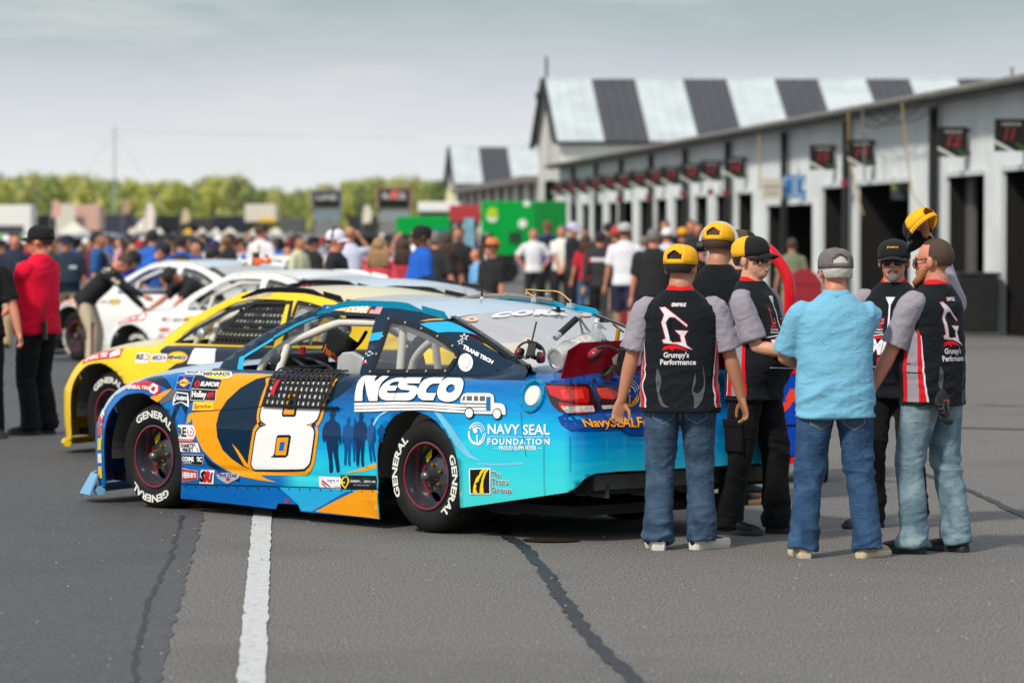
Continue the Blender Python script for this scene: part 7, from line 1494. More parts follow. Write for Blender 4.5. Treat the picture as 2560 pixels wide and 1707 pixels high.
# further cars, lower detail but the same body: copies of the dark one with other paint
def recolour(root, frm, to):
    for o in [root]+list(root.children_recursive):
        if o.type != 'MESH': continue
        for sl in o.material_slots:
            if sl.material and sl.material.name in frm: sl.link = 'OBJECT'; sl.material = to
for (px_, d_, m_, lb) in ((760, 74, W_white, 'white race car with a pale roof, second from the back of the row'), (560, 82, paint('car_silver', (190, 198, 206)), 'silver race car among the crowd behind the white ones'), (905, 70, paint('car_red', (190, 40, 50)), 'red and white race car near the woman in red'), (300, 96, paint('car_lime', (120, 190, 110)), 'green race car at the far left of the crowd')):
    cc = copy_tree(w2 if m_ != W_dk else dk_); q = at_depth(px_, 700, d_); cc.location = (q.x-FWD.x*1.0, q.y-FWD.y*1.0, 0); tag(cc, lb); recolour(cc, ('car_white',), m_)
# ================================================================== ITEMS ON THE DECK OF THE NUMBER 8 CAR
def cworld(x, y, z): return CAR_O+FWD*x+LFT*y+Vector((0, 0, z))
def car_pick(px, py, xc):      # point on the sight line where the car's x equals xc
    d = sight(px, py); t = (xc-(EYE-CAR_O).dot(FWD))/d.dot(FWD); return EYE+d*t
# air bottle: aluminium cylinder with a carry handle
a = car_pick(1388, 898, -.95); b_ = car_pick(1480, 858, -.95)
ab = empty('air_bottle', a); tag(ab, 'silver aluminium air bottle with black-grip handle lying on the deck behind the window', 'air bottle')
ax = (-LFT*1.0+Vector((0, 0, .26))).normalized(); Mx = frame((0, 0, 0), FWD, z=ax)
mb = MB(); mb.lathe([(0, .004), (.050, .006), (.054, .0), (.070, .002), (.080, .02), (.080, .10), (.080, .34), (.06, .39), (.03, .41), (0, .41)], n=32, M=Mx); mb.build('cylinder', M_alu, ab, smooth=True, angle=40)
mb = MB(); mb.lathe([(.0812, .13), (.0812, .27)], n=32, M=Mx); mb.build('label', mat('label_pale', (196, 192, 186), .5, noise_=(40, .4)), ab)
for z in (.11, .29):
    mb = MB(); mb.lathe([(.0815, z), (.084, z+.005), (.084, z+.015), (.0815, z+.02)], n=28, M=Mx); mb.build('clamp_ring', M_steel, ab)
up = Vector((0, 0, 1))
mb = MB(); q0 = ax*.24+up*.075; q1 = ax*.20+up*.20; q2 = ax*.31+up*.06; mb.tube([q0, q1, q2], .010, n=6); mb.build('handle_bracket', M_steel, ab)
mb = MB(); mb.tube([q1+ax*.02, q1-ax*.03], .013, n=10); mb.tube([q1-ax*.16-up*.06, q1-ax*.20-up*.075], .019, n=10); mb.build('handle_end', M_steel, ab); mb = MB(); mb.tube([q1-ax*.02-up*.005, q1-ax*.16-up*.058], .020, n=12); mb.build('grip', S_blk, ab)
# headsets
def headset(name, loc, rz, label, hang_=False, sc_=1.):
    h = empty(name, loc, rz); h.scale = (sc_,)*3; tag(h, label, 'headset')
    for s in (-1, 1):
        mb = MB(); mb.lathe([(0, .03), (.03, .028), (.046, .015), (.048, 0)], n=18, M=frame((s*.075, 0, .05), (0, 1, 0), z=(s, 0, .1))); cu = mb.build('ear_cup', mat('cup_crimson', (140, 20, 34), .25, coat=.6), h, smooth=True, angle=50)
        mb = MB(); mb.lathe([(.05, 0), (.052, -.015), (.04, -.028), (.028, -.02)], n=18, M=frame((s*.075, 0, .05), (0, 1, 0), z=(s, 0, .1))); mb.build('ear_pad', S_blk, cu, smooth=True)
    mb = MB(); mb.tube([(.095*math.cos(a_), 0, .06+.115*math.sin(a_)) for a_ in np.linspace(0, PI, 14)], .009, n=6, ry=[.016]*14); mb.build('headband', S_blk, h)
    mb = MB(); mb.tube(smooth_pts([(.09, -.03, .02), (.08, -.12, -.01), (.02, -.14, -.01)], 4), .004, n=5); ball(mb, (.02, -.14, -.01), (.014, .01, .01), 8); mb.build('boom_microphone', S_blk, h)
    return h
hs1 = headset('radio_headset', car_pick(1322, 902, -.86), CAR_RZ+1.2, 'crimson headset with a radio aerial, left of the silver bottle on the deck')
hs1.scale = (.9, 1, .68); hs1.rotation_euler = (.25, -.2, CAR_RZ+.7)
for q_ in ([(.02, -.02, .02), (.10, -.06, .03), (.16, -.03, -.01), (.22, .05, .02)], [(-.03, .03, .05), (.02, .08, .01), (.12, .08, -.02)]): mb = MB(); mb.tube(smooth_pts(q_, 5), .006, n=6); mb.build('cable', S_blk, hs1)
for i_ in range(7): mb = MB(); mb.box((R5_.uniform(-.05, .05), R5_.uniform(-.03, .03), R5_.uniform(.04, .17)), (.05, .02, .03), None, R5_.uniform(0, 3)); mb.build('clip', S_blk, hs1)
mb = MB(); mb.box((0, .0, .10), (.055, .03, .13)); mb.tube([(.01, 0, .16), (.01, 0, .36)], .007, n=6); mb.build('radio', G_frm, hs1, bevel=.006); mb = MB(); mb.box((-.01, -.052, .06), (.09, .004, .018)); mb.build('label', M_txt, hs1)
hs2 = headset('hanging_headset', car_pick(1487, 920, -1.26), CAR_RZ-2.2, 'crimson headset hung over the maroon spoiler blade'); hs2.rotation_euler = (.5, .9, CAR_RZ-2.0)
# plastic bottle
wb = empty('water_bottle', car_pick(1492, 862, -1.02)); tag(wb, 'small clear plastic bottle with white cap beside the silver bottle', 'bottle')
M_pet = bpy.data.materials.new('clear_plastic'); M_pet.use_nodes = True; glassy(M_pet, (.9, .92, .93), .08, .15, (.8, .82, .84))
mb = MB(); mb.lathe([(0, 0), (.03, 0), (.032, .10), (.026, .125), (.013, .14)], n=18); mb.build('bottle_body', M_pet, wb, smooth=True, angle=50); mb = MB(); mb.lathe([(.015, .135), (.015, .155), (0, .156)], n=14); mb.build('screw_cap', M_txt, wb)
# gauges with a brass valve
gg = empty('pressure_gauge', car_pick(1532, 862, -1.10)); tag(gg, 'pair of black pressure gauges with brass tee valve on the deck near the shirt sleeve', 'gauge')
for k, (dx_, dz_) in enumerate(((-.04, .0), (.035, -.012))):
    mb = MB(); mb.lathe([(0, .02), (.040, .02), (.044, .008), (.044, -.012), (0, -.014)], n=20, M=frame(LFT*-dx_*1.2+up*dz_, LFT, z=(-FWD*.3+up*.9))); mb.build('gauge', S_blk, gg, smooth=True, angle=40)
mb = MB(); mb.tube([LFT*-.03+up*.01, LFT*-.05+up*.10], .013, n=10); mb.tube([LFT*-.09+up*.075, LFT*-.0+up*.125], .006, n=6); mb.build('brass_valve', M_lug, gg)
mb = MB(); mb.tube([LFT*-.12+up*(-.02)+Vector((.05*math.cos(a_), 0, .05*math.sin(a_))) for a_ in np.linspace(0, 2*PI, 18)[:-1]], .007, n=6, close=True); mb.build('red_hose', P_red, gg)
rr2 = empty('two_way_radio', car_pick(1555, 905, -1.26)); tag(rr2, 'black two-way radio clipped over the spoiler edge', 'radio'); mb = MB(); mb.box((0, 0, 0), (.06, .04, .16)); mb.build('case', G_frm, rr2, bevel=.006); mb = MB(); mb.tube([(.02, 0, .08), (.05, 0, .24)], .006, n=6); mb.build('antenna', G_frm, rr2); mb = MB(); mb.box((.052, 0, .22), (.016, .016, .05)); mb.build('lime_band', P_lime, rr2)
# lamp tether hanging from spoiler
cb_ = seg_tube('cable', [tuple(car_pick(1487, 940, -1.30)), tuple(car_pick(1478, 965, -1.32)), tuple(car_pick(1488, 1000, -1.34))], .004, G_frm, None)
tag(cb_, 'thin black cable hanging from the headset over the tail lamp', 'cable')
# ================================================================== PIT CART with red hoop
pc = empty('pit_cart', on_ground(1972, 1205), .0); tag(pc, 'blue, red and white pit cart with a tall red hoop handle behind the handshake', 'cart')
M_cb = paint('cart_blue', (12, 66, 176)); M_cr = paint('cart_red', (214, 22, 40)); M_hoop = paint('hoop_red', (206, 16, 32), .25)
mb = MB(); mb.box((.02, .3, .50), (.44, .9, .60)); mb.build('body', M_cb, pc, bevel=.01)
mb = MB(); mb.box((.02, .3, .86), (.45, .92, .12)); mb.build('red_band', M_cr, pc, bevel=.01)
mb = MB(); mb.box((.02, .3, .965), (.42, .88, .09)); mb.build('white_top', W_white, pc, bevel=.01)
mb = MB(); mb.box((.02, .3, .17), (.46, .93, .05)); mb.build('red_base', M_cr, pc)
mb = MB(); mb.box((.02, -.153, .43), (.44, .006, .012)); mb.build('drawer_gap', P_black, pc)
V, Ff = poly2d([(-.20, .50), (.02, .66), (-.02, .57), (-.05, .54), (-.12, .47)]); mb = MB(); mb.add([(x+.02, -.1535, z) for x, z in V], Ff); V, Ff = poly2d([(0.0, .70), (.06, .68), (.03, .60), (-.04, .62)]); mb.add([(x, -.1537, z) for x, z in V], Ff); mb.build('arrow_print', paint('print_vermilion', (236, 70, 40)), pc)
V, Ff = poly2d([(-.18, .30), (-.10, .36), (-.10, .24)]); mb = MB(); mb.add([(x, -.1535, z) for x, z in V], Ff); mb.build('yellow_print', P_yel, pc)
V, Ff = rect2d(-.05, .935, .07, .99); mb = MB(); mb.add([(x, -.143, z) for x, z in V], Ff, P_dblue); V, Ff = poly2d([(-.04, .963), (.01, .945), (.06, .963), (.01, .982)]); mb.add([(x, -.1445, z) for x, z in V], Ff, P_yel); mb.build('sponsor_decal', None, pc)
for x in (-.26, .26):
    for y in (-.02, .62):
        w_ = empty('wheel', (x, y, .14), 0, pc); mb = MB(); mb.lathe([(.09, -.02), (.13, -.022), (.14, -.01), (.14, .01), (.13, .022), (.09, .02)], n=20, M=frame((0, 0, 0), (0, 1, 0), z=(1, 0, 0))); mb.build('tyre', M_rub, w_, smooth=True); mb = MB(); mb.lathe([(0, .012), (.09, .02), (.09, -.02), (0, -.012)], n=16, M=frame((0, 0, 0), (0, 1, 0), z=(1, 0, 0))); mb.build('rim', M_steel, w_)
mb = MB(); hp_ = smooth_pts([(.0, -.02, .60), (.0, -.02, 1.2), (.0, -.02, 1.44), (-.03, .0, 1.56), (-.13, .05, 1.70), (-.20, .12, 1.72), (-.26, .3, 1.6), (-.26, .4, 1.2), (-.26, .4, .6)], 6); mb.tube(hp_, .042, n=16); mb.build('hoop_handle', M_hoop, pc, smooth=True)
# ================================================================== CROWD
VAR = {}
def variant(key, **kw):
    VAR[key] = figure(vox=.019, clothes=.021, fold=.0, face=True, **kw); VAR[key]['hairs'] = {k: head_hair(VAR[key]['head'], k, 2) for k in ('short', 'long')}
    c_, C_ = cap_parts(VAR[key]['head'], None, None, None, opening=False); m_ = MB()
    for nm, q, _ in c_: m_.add(q.v, q.f)
    me = bpy.data.meshes.new('cap'); me.from_pydata(m_.v, [], m_.f); me.polygons.foreach_set('use_smooth', [True]*len(me.polygons)); VAR[key]['capmesh'] = me
variant('stand', shirt='tee', seed=1)
variant('stand_wide', shirt='tee', seed=2, pose=dict(w=1.15, belly=.7, footL=(.17, 0, 0), footR=(-.17, 0, 0)))
variant('walk', shirt='tee', seed=3, pose=dict(footL=(.09, -.28, 0), footR=(-.09, .28, .02), handL=(.27, .18, .86), handR=(-.27, -.24, .90)))
variant('folded', shirt='tee', seed=4, pose=dict(handL=(-.1, -.27, 1.12), handR=(.1, -.24, 1.08), elbL=(1, .3, -1), elbR=(-1, .3, -1)))
variant('hands_hip', shirt='tee', seed=5, pose=dict(handL=(.2, -.02, .98), handR=(-.2, -.02, .98), elbL=(1, .3, 0), elbR=(-1, .3, 0)))
variant('front_hands', shirt='tee', seed=6, pose=dict(handL=(.05, -.24, .92), handR=(-.05, -.25, .90), elbL=(1, .5, 0), elbR=(-1, .5, 0), head=(0, .1, 0)))
variant('bend', shirt='tee', seed=7, pose=dict(lean=.75, hip=(0, .12, .92), handL=(.2, -.62, .85), handR=(-.2, -.62, .85), head=(0, -.2, 0)))
variant('suit', shirt='tee', long_sleeves=True, seed=8)
variant('suit_walk', shirt='tee', long_sleeves=True, seed=9, pose=dict(footL=(.09, -.25, 0), footR=(-.09, .25, .02), handL=(.27, .15, .86), handR=(-.27, -.2, .90)))
variant('suit_bend', shirt='tee', long_sleeves=True, seed=10, pose=dict(lean=.80, hip=(0, .14, .93), handL=(.25, -.60, .80), handR=(-.12, -.72, .98), head=(0, .35, 0)))
variant('shorts', shirt='tee', shorts=True, seed=12, pose=dict(footL=(.1, -.15, 0), footR=(-.1, .18, 0)))
variant('woman', shirt='tee', seed=13, pose=dict(w=.86))
variant('lean_over', shirt='tee', seed=14, pose=dict(lean=1.05, hip=(0, .2, .92), handL=(.3, -.62, .72), handR=(-.28, -.66, .80), head=(0, .2, 0)))
variant('arm_up', shirt='tee', seed=15, pose=dict(handR=(-.2, -.25, 1.62), elbR=(-1, -.4, -1), handL=(.2, -.3, 1.25), elbL=(1, 0, -1)))
_cm = {}
def cm(rgb): 
    k = tuple(rgb)
    if k not in _cm: _cm[k] = mat('cloth_%d_%d_%d' % k, rgb, .85)
    return _cm[k]
SKS = {'l': SK, 'm': SKm, 'r': SKr, 'd': SKd}
HRS = {'k': HA_k, 'b': HA_b, 'g': HA_g, 'w': HA_w, 'y': HA_y}
def obj_mat(name, me, m, parent):
    if not len(me.materials): me.materials.append(None)
    o = bpy.data.objects.new(name, me); COL.objects.link(o); o.parent = parent; o.material_slots[0].link = 'OBJECT'; o.material_slots[0].material = m; return o
def extra(x, d, key, face, shirt, pants, label, top=None, cap=None, hair='b', skin='m', kind='short', shoes=(30, 30, 32), group=None, h=1.80, name='person', far=False):
    """x: column in the picture, d: distance, face: heading (0 towards us, + to their left)"""
    v = VAR[key]; q = at_depth(x, 600, d); r = empty(name, (q.x, d, 0), math.radians(face))
    if top is not None: h = CAM_H-(top-580)*d/9600
    s = h/1.83; r.scale = (s,)*3; tag(r, label, 'person', group)
    obj_mat('body', v['body'], SKS[skin], r); obj_mat('shirt', v['shirt'], cm(shirt), r); obj_mat('trousers', v['trousers'], cm(pants), r)
    if not far:
        for u, s_ in v['shoes']: obj_mat('shoe', u, cm(shoes), r)
    if cap: obj_mat('cap', v['capmesh'], cm(cap), r)
    if hair: obj_mat('hair', v['hairs'][kind], HRS[hair], r)
    return r
def shirt_patch(r, x0, x1, z0, z1, m, back=False, name='shirt_print'):
    s = [o for o in r.children if o.name.startswith('shirt')][0]; bv = bvh_of(s.data); Mx = frame((0, .5 if back else -.5, 0), (-1, 0, 0) if back else (1, 0, 0), z=(0, 1 if back else -1, 0)); drape([(*rect2d(x0, z0, x1, z1), m, 1)], Mx, bv, name, s, step=.05, gap=.004, far=.7)
NAVY = (28, 38, 58); BLK = (24, 25, 28); KH = (190, 164, 128); WHT = (228, 228, 232); BLU = (14, 84, 186); JEAN = (60, 92, 130); GRY = (150, 154, 160)
e1 = extra(38, 61, 'stand', 5, NAVY, KH, 'man in a navy polo at the far left behind the red polo', top=576, skin='r', hair='b'); shirt_patch(e1, .03, .13, 1.28, 1.32, cm((150, 160, 176)))
e2 = extra(168, 62, 'stand_wide', 8, (30, 46, 62), KH, 'stout man in dark teal polo, khaki trousers and dark cap', top=583, cap=NAVY, skin='r'); shirt_patch(e2, .03, .15, 1.26, 1.31, cm((190, 196, 200)))
e3 = extra(247, 60, 'stand', 80, (20, 84, 140), (28, 60, 110), 'black-haired man in profile in blue and black crew shirt', top=572, hair='k', skin='m'); shirt_patch(e3, -.15, .15, 1.2, 1.46, cm(BLK))
e4 = extra(287, 58, 'bend', 60, (36, 60, 170), BLK, 'man in black cap with yellow badge looking down, purple-blue shirt', top=590, cap=BLK, skin='r'); 
drv = extra(238, 51, 'suit_bend', 78, BLK, (196, 180, 156), 'driver bending over the white car in black and cream racing suit', top=578, hair='b', skin='r', h=1.86)
mb = MB()
ms_ = [o for o in drv.children if o.name.startswith('trousers')][0]; bv_ = bvh_of(ms_.data)
for k in (0, 1):
    Mx = frame((-.6, 0, 0), (0, -1, 0), z=(-1, 0, 0)); drape([(*poly2d([(-.30+k*.30, .10), (-.26+k*.28, .10), (-.14+k*.19, 1.0), (-.19+k*.19, 1.0)]), cm((96, 22, 28)), 1)], Mx, bv_, 'suit_stripe', ms_, step=.05, gap=.004, far=.9)
ss_ = [o for o in drv.children if o.name.startswith('shirt')][0]; bv_ = bvh_of(ss_.data); drape([(*rect2d(.30, 1.14, .40, 1.22), cm((210, 200, 180)), 1), (*rect2d(.36, 1.05, .46, 1.10), cm((214, 110, 40)), 1), (*rect2d(.05, 1.30, .30, 1.38), cm((226, 218, 200)), 1)], frame((-.6, 0, 0), (0, -1, 0), z=(-1, 0, 0)), bv_, 'suit_patch', ss_, step=.05, gap=.004, far=.9)
mec = extra(500, 52.5, 'lean_over', -62, BLK, BLK, 'mechanic in black cap and T-shirt leaning over the white car bonnet', cap=(38, 36, 36), skin='r', top=590, h=1.8)
extra(350, 60, 'bend', 75, (16, 98, 200), (20, 50, 110), 'man in bright blue and white jersey bending with dark cap', top=566, cap=NAVY, skin='r', h=1.9)
extra(382, 64, 'stand', 170, (40, 100, 190), NAVY, 'man with thick black hair behind the blue jersey', top=568, hair='k', skin='m')
e = extra(454, 62, 'stand', 175, (14, 98, 200), NAVY, 'man in bright blue jersey seen from behind with black hair', top=583, hair='k', skin='r'); shirt_patch(e, -.16, .16, 1.36, 1.5, cm((50, 50, 60)), True)
extra(492, 60, 'stand', -60, (60, 60, 120), NAVY, 'dark-haired man turned left in purple shirt by the blue jersey', top=594, hair='k', skin='m')
extra(535, 62, 'stand', 10, (70, 66, 72), BLK, 'man facing us in a purple-black cap above the white roof', top=596, cap=(52, 44, 84), skin='r')
extra(590, 58, 'bend', -70, GRY, JEAN, 'man in light grey T-shirt bent forward, black cap', top=585, cap=BLK, skin='r')
extra(572, 72, 'stand', -60, BLK, BLK, 'man in dark hair behind the grey T-shirt', top=578, hair='k', skin='d')
extra(652, 74, 'stand', 150, WHT, JEAN, 'man in a white T-shirt turned away above the pale roof', top=556, hair='b', skin='r')
extra(660, 80, 'stand', 170, (86, 40, 84), BLK, 'person in plum shirt right behind the white T-shirt', top=552, hair='k', skin='m')
e = extra(842, 48, 'stand_wide', 75, (22, 30, 36), BLK, 'man in black polo and white cap with headset by the cars', top=568, cap=(222, 222, 236), skin='r')
hb = MB(); hm_ = VAR['stand_wide']['head']; hb.tube([hm_ @ Vector((.10*math.cos(a_), .02, .03+.125*math.sin(a_))) for a_ in np.linspace(0, PI, 12)], .012, n=6); hb.tube([hm_ @ Vector((.09, .02, -.01)), hm_ @ Vector((.12, .02, -.01))], .04, n=12); hb.build('headset', G_frm, e)
extra(748, 66, 'stand', 60, (206, 206, 170), JEAN, 'man in pale yellow shirt low among the car roofs', top=582, hair='k', skin='m')
extra(874, 62, 'arm_up', 190, (214, 218, 242), BLK, 'person in lavender shirt with arms raised behind the cars', top=560, hair=None, skin='m', kind='short', h=1.95)
e = extra(950, 47, 'woman', 170, (214, 66, 82), JEAN, 'woman with long blonde hair in red top seen from behind', top=586, hair='y', kind='long', skin='r', h=1.72)
extra(1003, 52, 'stand', 200, (200, 60, 66), BLK, 'woman in white and red top next to the blonde', top=588, hair='b', kind='long', skin='r')
e = extra(1052, 50, 'stand_wide', -70, (14, 92, 196), BLU, 'man in black cap looking left, royal blue shirt', top=558, cap=BLK, skin='d')
extra(1040, 66, 'arm_up', -30, (226, 226, 240), (226, 226, 236), 'person waving a white towel beside the blue shirt', top=566, hair='g', skin='r')
extra(1090, 58, 'woman', 160, (40, 42, 44), BLK, 'grey-haired man in dark vest beside the royal blue shirt', top=572, hair='g', skin='r')
extra(1115, 60, 'woman', 190, (60, 40, 34), BLK, 'woman with long brown hair in dark top', top=576, hair='b', kind='long', skin='r')
extra(1146, 68, 'stand', -20, BLK, BLK, 'tanned man in sleeveless black by the tall blue banner', top=560, hair='b', skin='m')
e = extra(1228, 55, 'stand_wide', -55, BLK, JEAN, 'woman in orange straw cowboy hat, black T-shirt and jeans', top=596, hair='y', skin='r', h=1.7)
hm_ = VAR['stand_wide']['head']; mb = MB(); mb.lathe([(.19, .035), (.14, .02), (.092, .025), (.088, .09), (.06, .125), (0, .12)], n=22, M=hm_ @ Matrix.Translation((0, .015, .045))); mb.build('straw_hat', mat('straw', (206, 128, 74), .8, bump=(60, .5)), e, smooth=True, angle=50)
e = extra(1192, 58, 'woman', -90, (110, 170, 220), (30, 60, 130), 'woman in light blue top half hidden behind the cowboy hat', top=610, hair='b', kind='long', skin='r')
extra(1334, 86, 'hands_hip', 5, WHT, BLK, 'silver-haired man in white polo and black trousers, left of the pair', top=566, hair='g', skin='r')
e = extra(1369, 96, 'stand', 0, (40, 60, 130), BLK, 'man in blue and black jersey between the two white polos', top=550, cap=(110, 84, 60), skin='m'); shirt_patch(e, -.2, .2, 1.3, 1.5, cm(BLK))
extra(1404, 88, 'front_hands', -5, (230, 230, 220), BLK, 'grey-haired man in cream-white polo, right of the pair', top=560, hair='g', skin='r')
extra(1432, 80, 'front_hands', 60, (32, 38, 44), BLK, 'man in black polo and pale lilac cap reaching to the cream polo', top=552, cap=(196, 196, 222), skin='r')
extra(1466, 76, 'woman', 175, (190, 30, 50), JEAN, 'woman with long brown hair in red shirt and jeans', top=580, hair='b', kind='long', skin='r')
e = extra(1500, 65, 'suit_walk', 180, (44, 44, 48), (40, 40, 44), 'driver walking away in black racing suit with white and red lettering on back', top=572, hair='k', skin='m'); shirt_patch(e, -.15, .13, 1.30, 1.36, cm((226, 220, 226)), True, 'suit_lettering'); shirt_patch(e, -.19, -.13, 1.29, 1.36, cm((206, 40, 56)), True, 'suit_logo')
for s_ in (1,):
    q_ = [o for o in e.children if o.name.startswith('trousers')][0]; bv_ = bvh_of(q_.data); drape([(*poly2d([(.10, .08), (.17, .08), (.20, .92), (.15, .92)]), cm((230, 196, 176)), 1)], frame((0, .8, 0), (-1, 0, 0), z=(0, 1, 0)), bv_, 'suit_stripe', q_, step=.06, gap=.004, far=1.2)
e = extra(1540, 73, 'suit_walk', 200, (36, 30, 34), (120, 20, 34), 'driver in black and crimson suit, red and yellow cap turned backwards', top=564, cap=(190, 60, 50), skin='m'); shirt_patch(e, -.2, .2, 1.36, 1.5, cm((190, 30, 44)), True)
extra(1562, 63, 'shorts', 178, (230, 230, 238), (32, 40, 66), 'man in white T-shirt, navy shorts and grey cap walking away', top=552, cap=(180, 178, 172), skin='m', shoes=WHT)
extra(1634, 54, 'stand_wide', 178, (28, 28, 30), BLK, 'broad man in black T-shirt with grey hair from behind', top=564, hair='g', skin='r')
extra(1668, 72, 'stand', 178, (214, 208, 218), JEAN, 'person in white cap right of the broad man in black', top=566, cap=(236, 232, 234), skin='r')
extra(1610, 78, 'stand', 178, (150, 200, 224), JEAN, 'person in a light blue shirt hidden behind the broad man', top=586, hair='g', skin='r')
extra(1706, 82, 'stand', 180, (60, 50, 50), BLK, 'person in a yellow cap far behind the foreground group', top=566, cap=(244, 170, 20), skin='r')
extra(1663, 90, 'stand', 0, BLK, BLK, 'brown-haired man above the white cap', top=545, hair='b', skin='m')
extra(1728, 92, 'stand', 10, (50, 50, 54), BLK, 'dark-clothed man by the garage bays left of the yellow caps', top=545, hair='b', skin='r')
extra(1745, 88, 'folded', -10, BLK, BLK, 'dark-clothed man with folded arms by the garage bays', top=552, hair='k', skin='r')
extra(1980, 66, 'stand', 175, (120, 126, 96), (150, 140, 110), 'person in olive and khaki glimpsed behind the red hoop', top=590, hair='b', skin='m', h=1.75)
extra(1520, 90, 'arm_up', 180, (50, 50, 56), BLK, 'person holding up a dark camera behind the drivers', top=552, hair='k', skin='m')
extra(1460, 110, 'stand', 10, (140, 40, 46), BLK, 'person in dark red near the green trailer', top=566, hair='k', skin='m')
# mixed crowd further back: every one a person, colours and poses vary
CN = {'black': BLK, 'white': WHT, 'navy': NAVY, 'red': (176, 34, 44), 'blue': (34, 92, 180), 'grey': GRY, 'teal': (40, 120, 120), 'maroon': (96, 30, 44), 'purple': (88, 66, 130), 'orange': (206, 110, 50), 'green': (60, 120, 70), 'yellow': (214, 176, 50), 'pink': (214, 150, 160), 'tan': (186, 160, 128), 'sky blue': (140, 180, 214)}
CP = {'no cap': None, 'black cap': BLK, 'white cap': WHT, 'navy cap': NAVY, 'red cap': (176, 34, 44), 'grey cap': (140, 140, 142)}
R7 = random.Random(77); used = {}; keys = ['stand', 'stand_wide', 'walk', 'folded', 'hands_hip', 'front_hands', 'shorts', 'woman']
PN = {'stand': 'standing', 'stand_wide': 'stout, standing', 'walk': 'walking', 'folded': 'with folded arms', 'hands_hip': 'with hands on hips', 'front_hands': 'with hands clasped', 'shorts': 'in shorts', 'woman': 'slim, standing'}
cn = list(CN); cw = [9, 6, 6, 3, 5, 4, 1, 2, 2, 1, 1, 1, 1, 2, 2]; cp = list(CP); pw = [7, 4, 3, 2, 1, 2]
for i in range(125):
    d = 66+(R7.random()**1.3)*95; xl, xr = 0, (1240 if d > 80 else 1000); x = R7.uniform(xl, xr)
    if d < 74 and (120 < x < 720): d += 14
    if x > 560 and R7.random() < .35: x -= 480
    s_ = R7.choices(cn, cw)[0]; c_ = R7.choices(cp, pw)[0]; k_ = R7.choice(keys); side_ = 'left' if x < 430 else ('middle' if x < 860 else 'right'); dist = 'near' if d < 90 else ('mid' if d < 125 else 'far')
    lb = f"{PN[k_]} person in {s_} shirt, {c_}, {dist} {side_} of the crowd behind the cars"
    lb = ' '.join(lb.split()[:16])
    extra(x, d, k_, R7.uniform(-180, 180), CN[s_], R7.choice((BLK, BLK, JEAN, KH, NAVY, GRY)), lb, cap=CP[c_], hair=R7.choice('kbbgy'), skin=R7.choice('lmmrd'), h=R7.uniform(1.62, 1.86), group='crowd behind the parked cars', far=True, kind='long' if k_ == 'woman' else 'short')
# the farthest people read as one mass
bmv, bmf, bmm = [], [], []
mb = MB(); R9 = random.Random(5)
for i in range(420):
    d = R9.uniform(165, 300); x = (R9.uniform(-60, 1330)-1280)/9600*d; h = R9.uniform(1.5, 1.85); c = cm(R9.choice(list(CN.values())))
    mb.box((x, d, .42), (.30, .22, .84), cm(R9.choice((BLK, JEAN, NAVY, KH)))); mb.box((x, d, 1.14), (.44, .26, .60), c, R9.uniform(0, 3), taper=.8); ball_c = (x, d, h-.12)
    n0 = len(mb.v); ball(mb, ball_c, .115, 6)
    k = mb.mi(R9.choice((SK, SKm, HA_k, HA_b, cm(BLK), cm(WHT)))); nf = len(mb.f)
    for j in range(nf-24, nf): mb.m[j] = k
    while len(mb.m) < len(mb.f): mb.m.append(k)
o = mb.build('distant_crowd', None); tag(o, 'distant crowd along the lane beyond the parked cars', 'crowd', kind='stuff')
# ================================================================== BACKGROUND VEHICLES, SCREENS, TREES
def truck_body(name, x0, x1, ytop, d, m, label, cat, y2=None, wheels=2, stripe=None, roof=None, zb=.9, depth=2.4):
    a = at_depth(x0, ytop, d); b = at_depth(x1, ytop, d); h = a.z; cxm = (a.x+b.x)/2; w = b.x-a.x; r = empty(name, (cxm, d, 0)); tag(r, label, cat)
    mb = MB(); mb.box((0, depth/2, (h+zb)/2), (w, depth, h-zb)); mb.build('body', m, r, bevel=.05)
    mb = MB(); mb.box((0, depth/2, zb-.12), (w*.96, depth*.9, .2)); mb.build('chassis', M_black, r)
    for k in range(wheels):
        wx = -w/2+w*(k+.5)/wheels if wheels > 1 else 0; mb = MB(); mb.lathe([(0, .1), (.3, .12), (.42, .1), (.42, -.1), (0, -.1)], n=14, M=frame((wx*.8, .1, .42), (1, 0, 0), z=(0, -1, 0))); mb.build('wheel', M_rub, r)
    return r, w, h
def panel(r, x0, x1, z0, z1, m, name, y=-.02): mb = MB(); mb.box(((x0+x1)/2, y, (z0+z1)/2), (x1-x0, .04, z1-z0)); return mb.build(name, m, r)
M_grn = paint('trailer_green', (0, 160, 66)); M_grn.node_tree.nodes['Principled BSDF'].inputs['Coat Weight'].default_value = .2; M_wht2 = mat('panel_white', (235, 235, 230), .5); M_scr = mat('screen_black', (18, 18, 20), .3)
r, w, h = truck_body('green_trailer', 1203, 1417, 503, 140, M_grn, 'bright green generator trailer with white roundels at the end of the garage row', 'trailer', wheels=2, zb=1.0)
def rnd(r, x, z, rad, m, nm, y=-.03): mb = MB(); mb.lathe([(0, .02), (rad, .02), (rad, -.02), (0, -.02)], n=18, M=frame((x, y, z), (1, 0, 0), z=(0, -1, 0))); mb.build(nm, m, r)
rnd(r, -w*.37, 2.55, .20, paint('disc_lime', (180, 210, 40)), 'yellow_disc', -.05); rnd(r, -w*.37, 2.40, .2, M_wht2, 'white_disc', -.03); rnd(r, -.05, 2.15, .16, M_wht2, 'white_disc'); rnd(r, .1, 2.88, .12, M_wht2, 'white_disc'); panel(r, -.55, -.1, 1.45, 1.85, mat('vent_dark', (20, 60, 34), .6), 'vent')
panel(r, w*.12, w*.5, 1.0, 2.95, paint('trailer_green_dark', (0, 128, 50)), 'side_door')
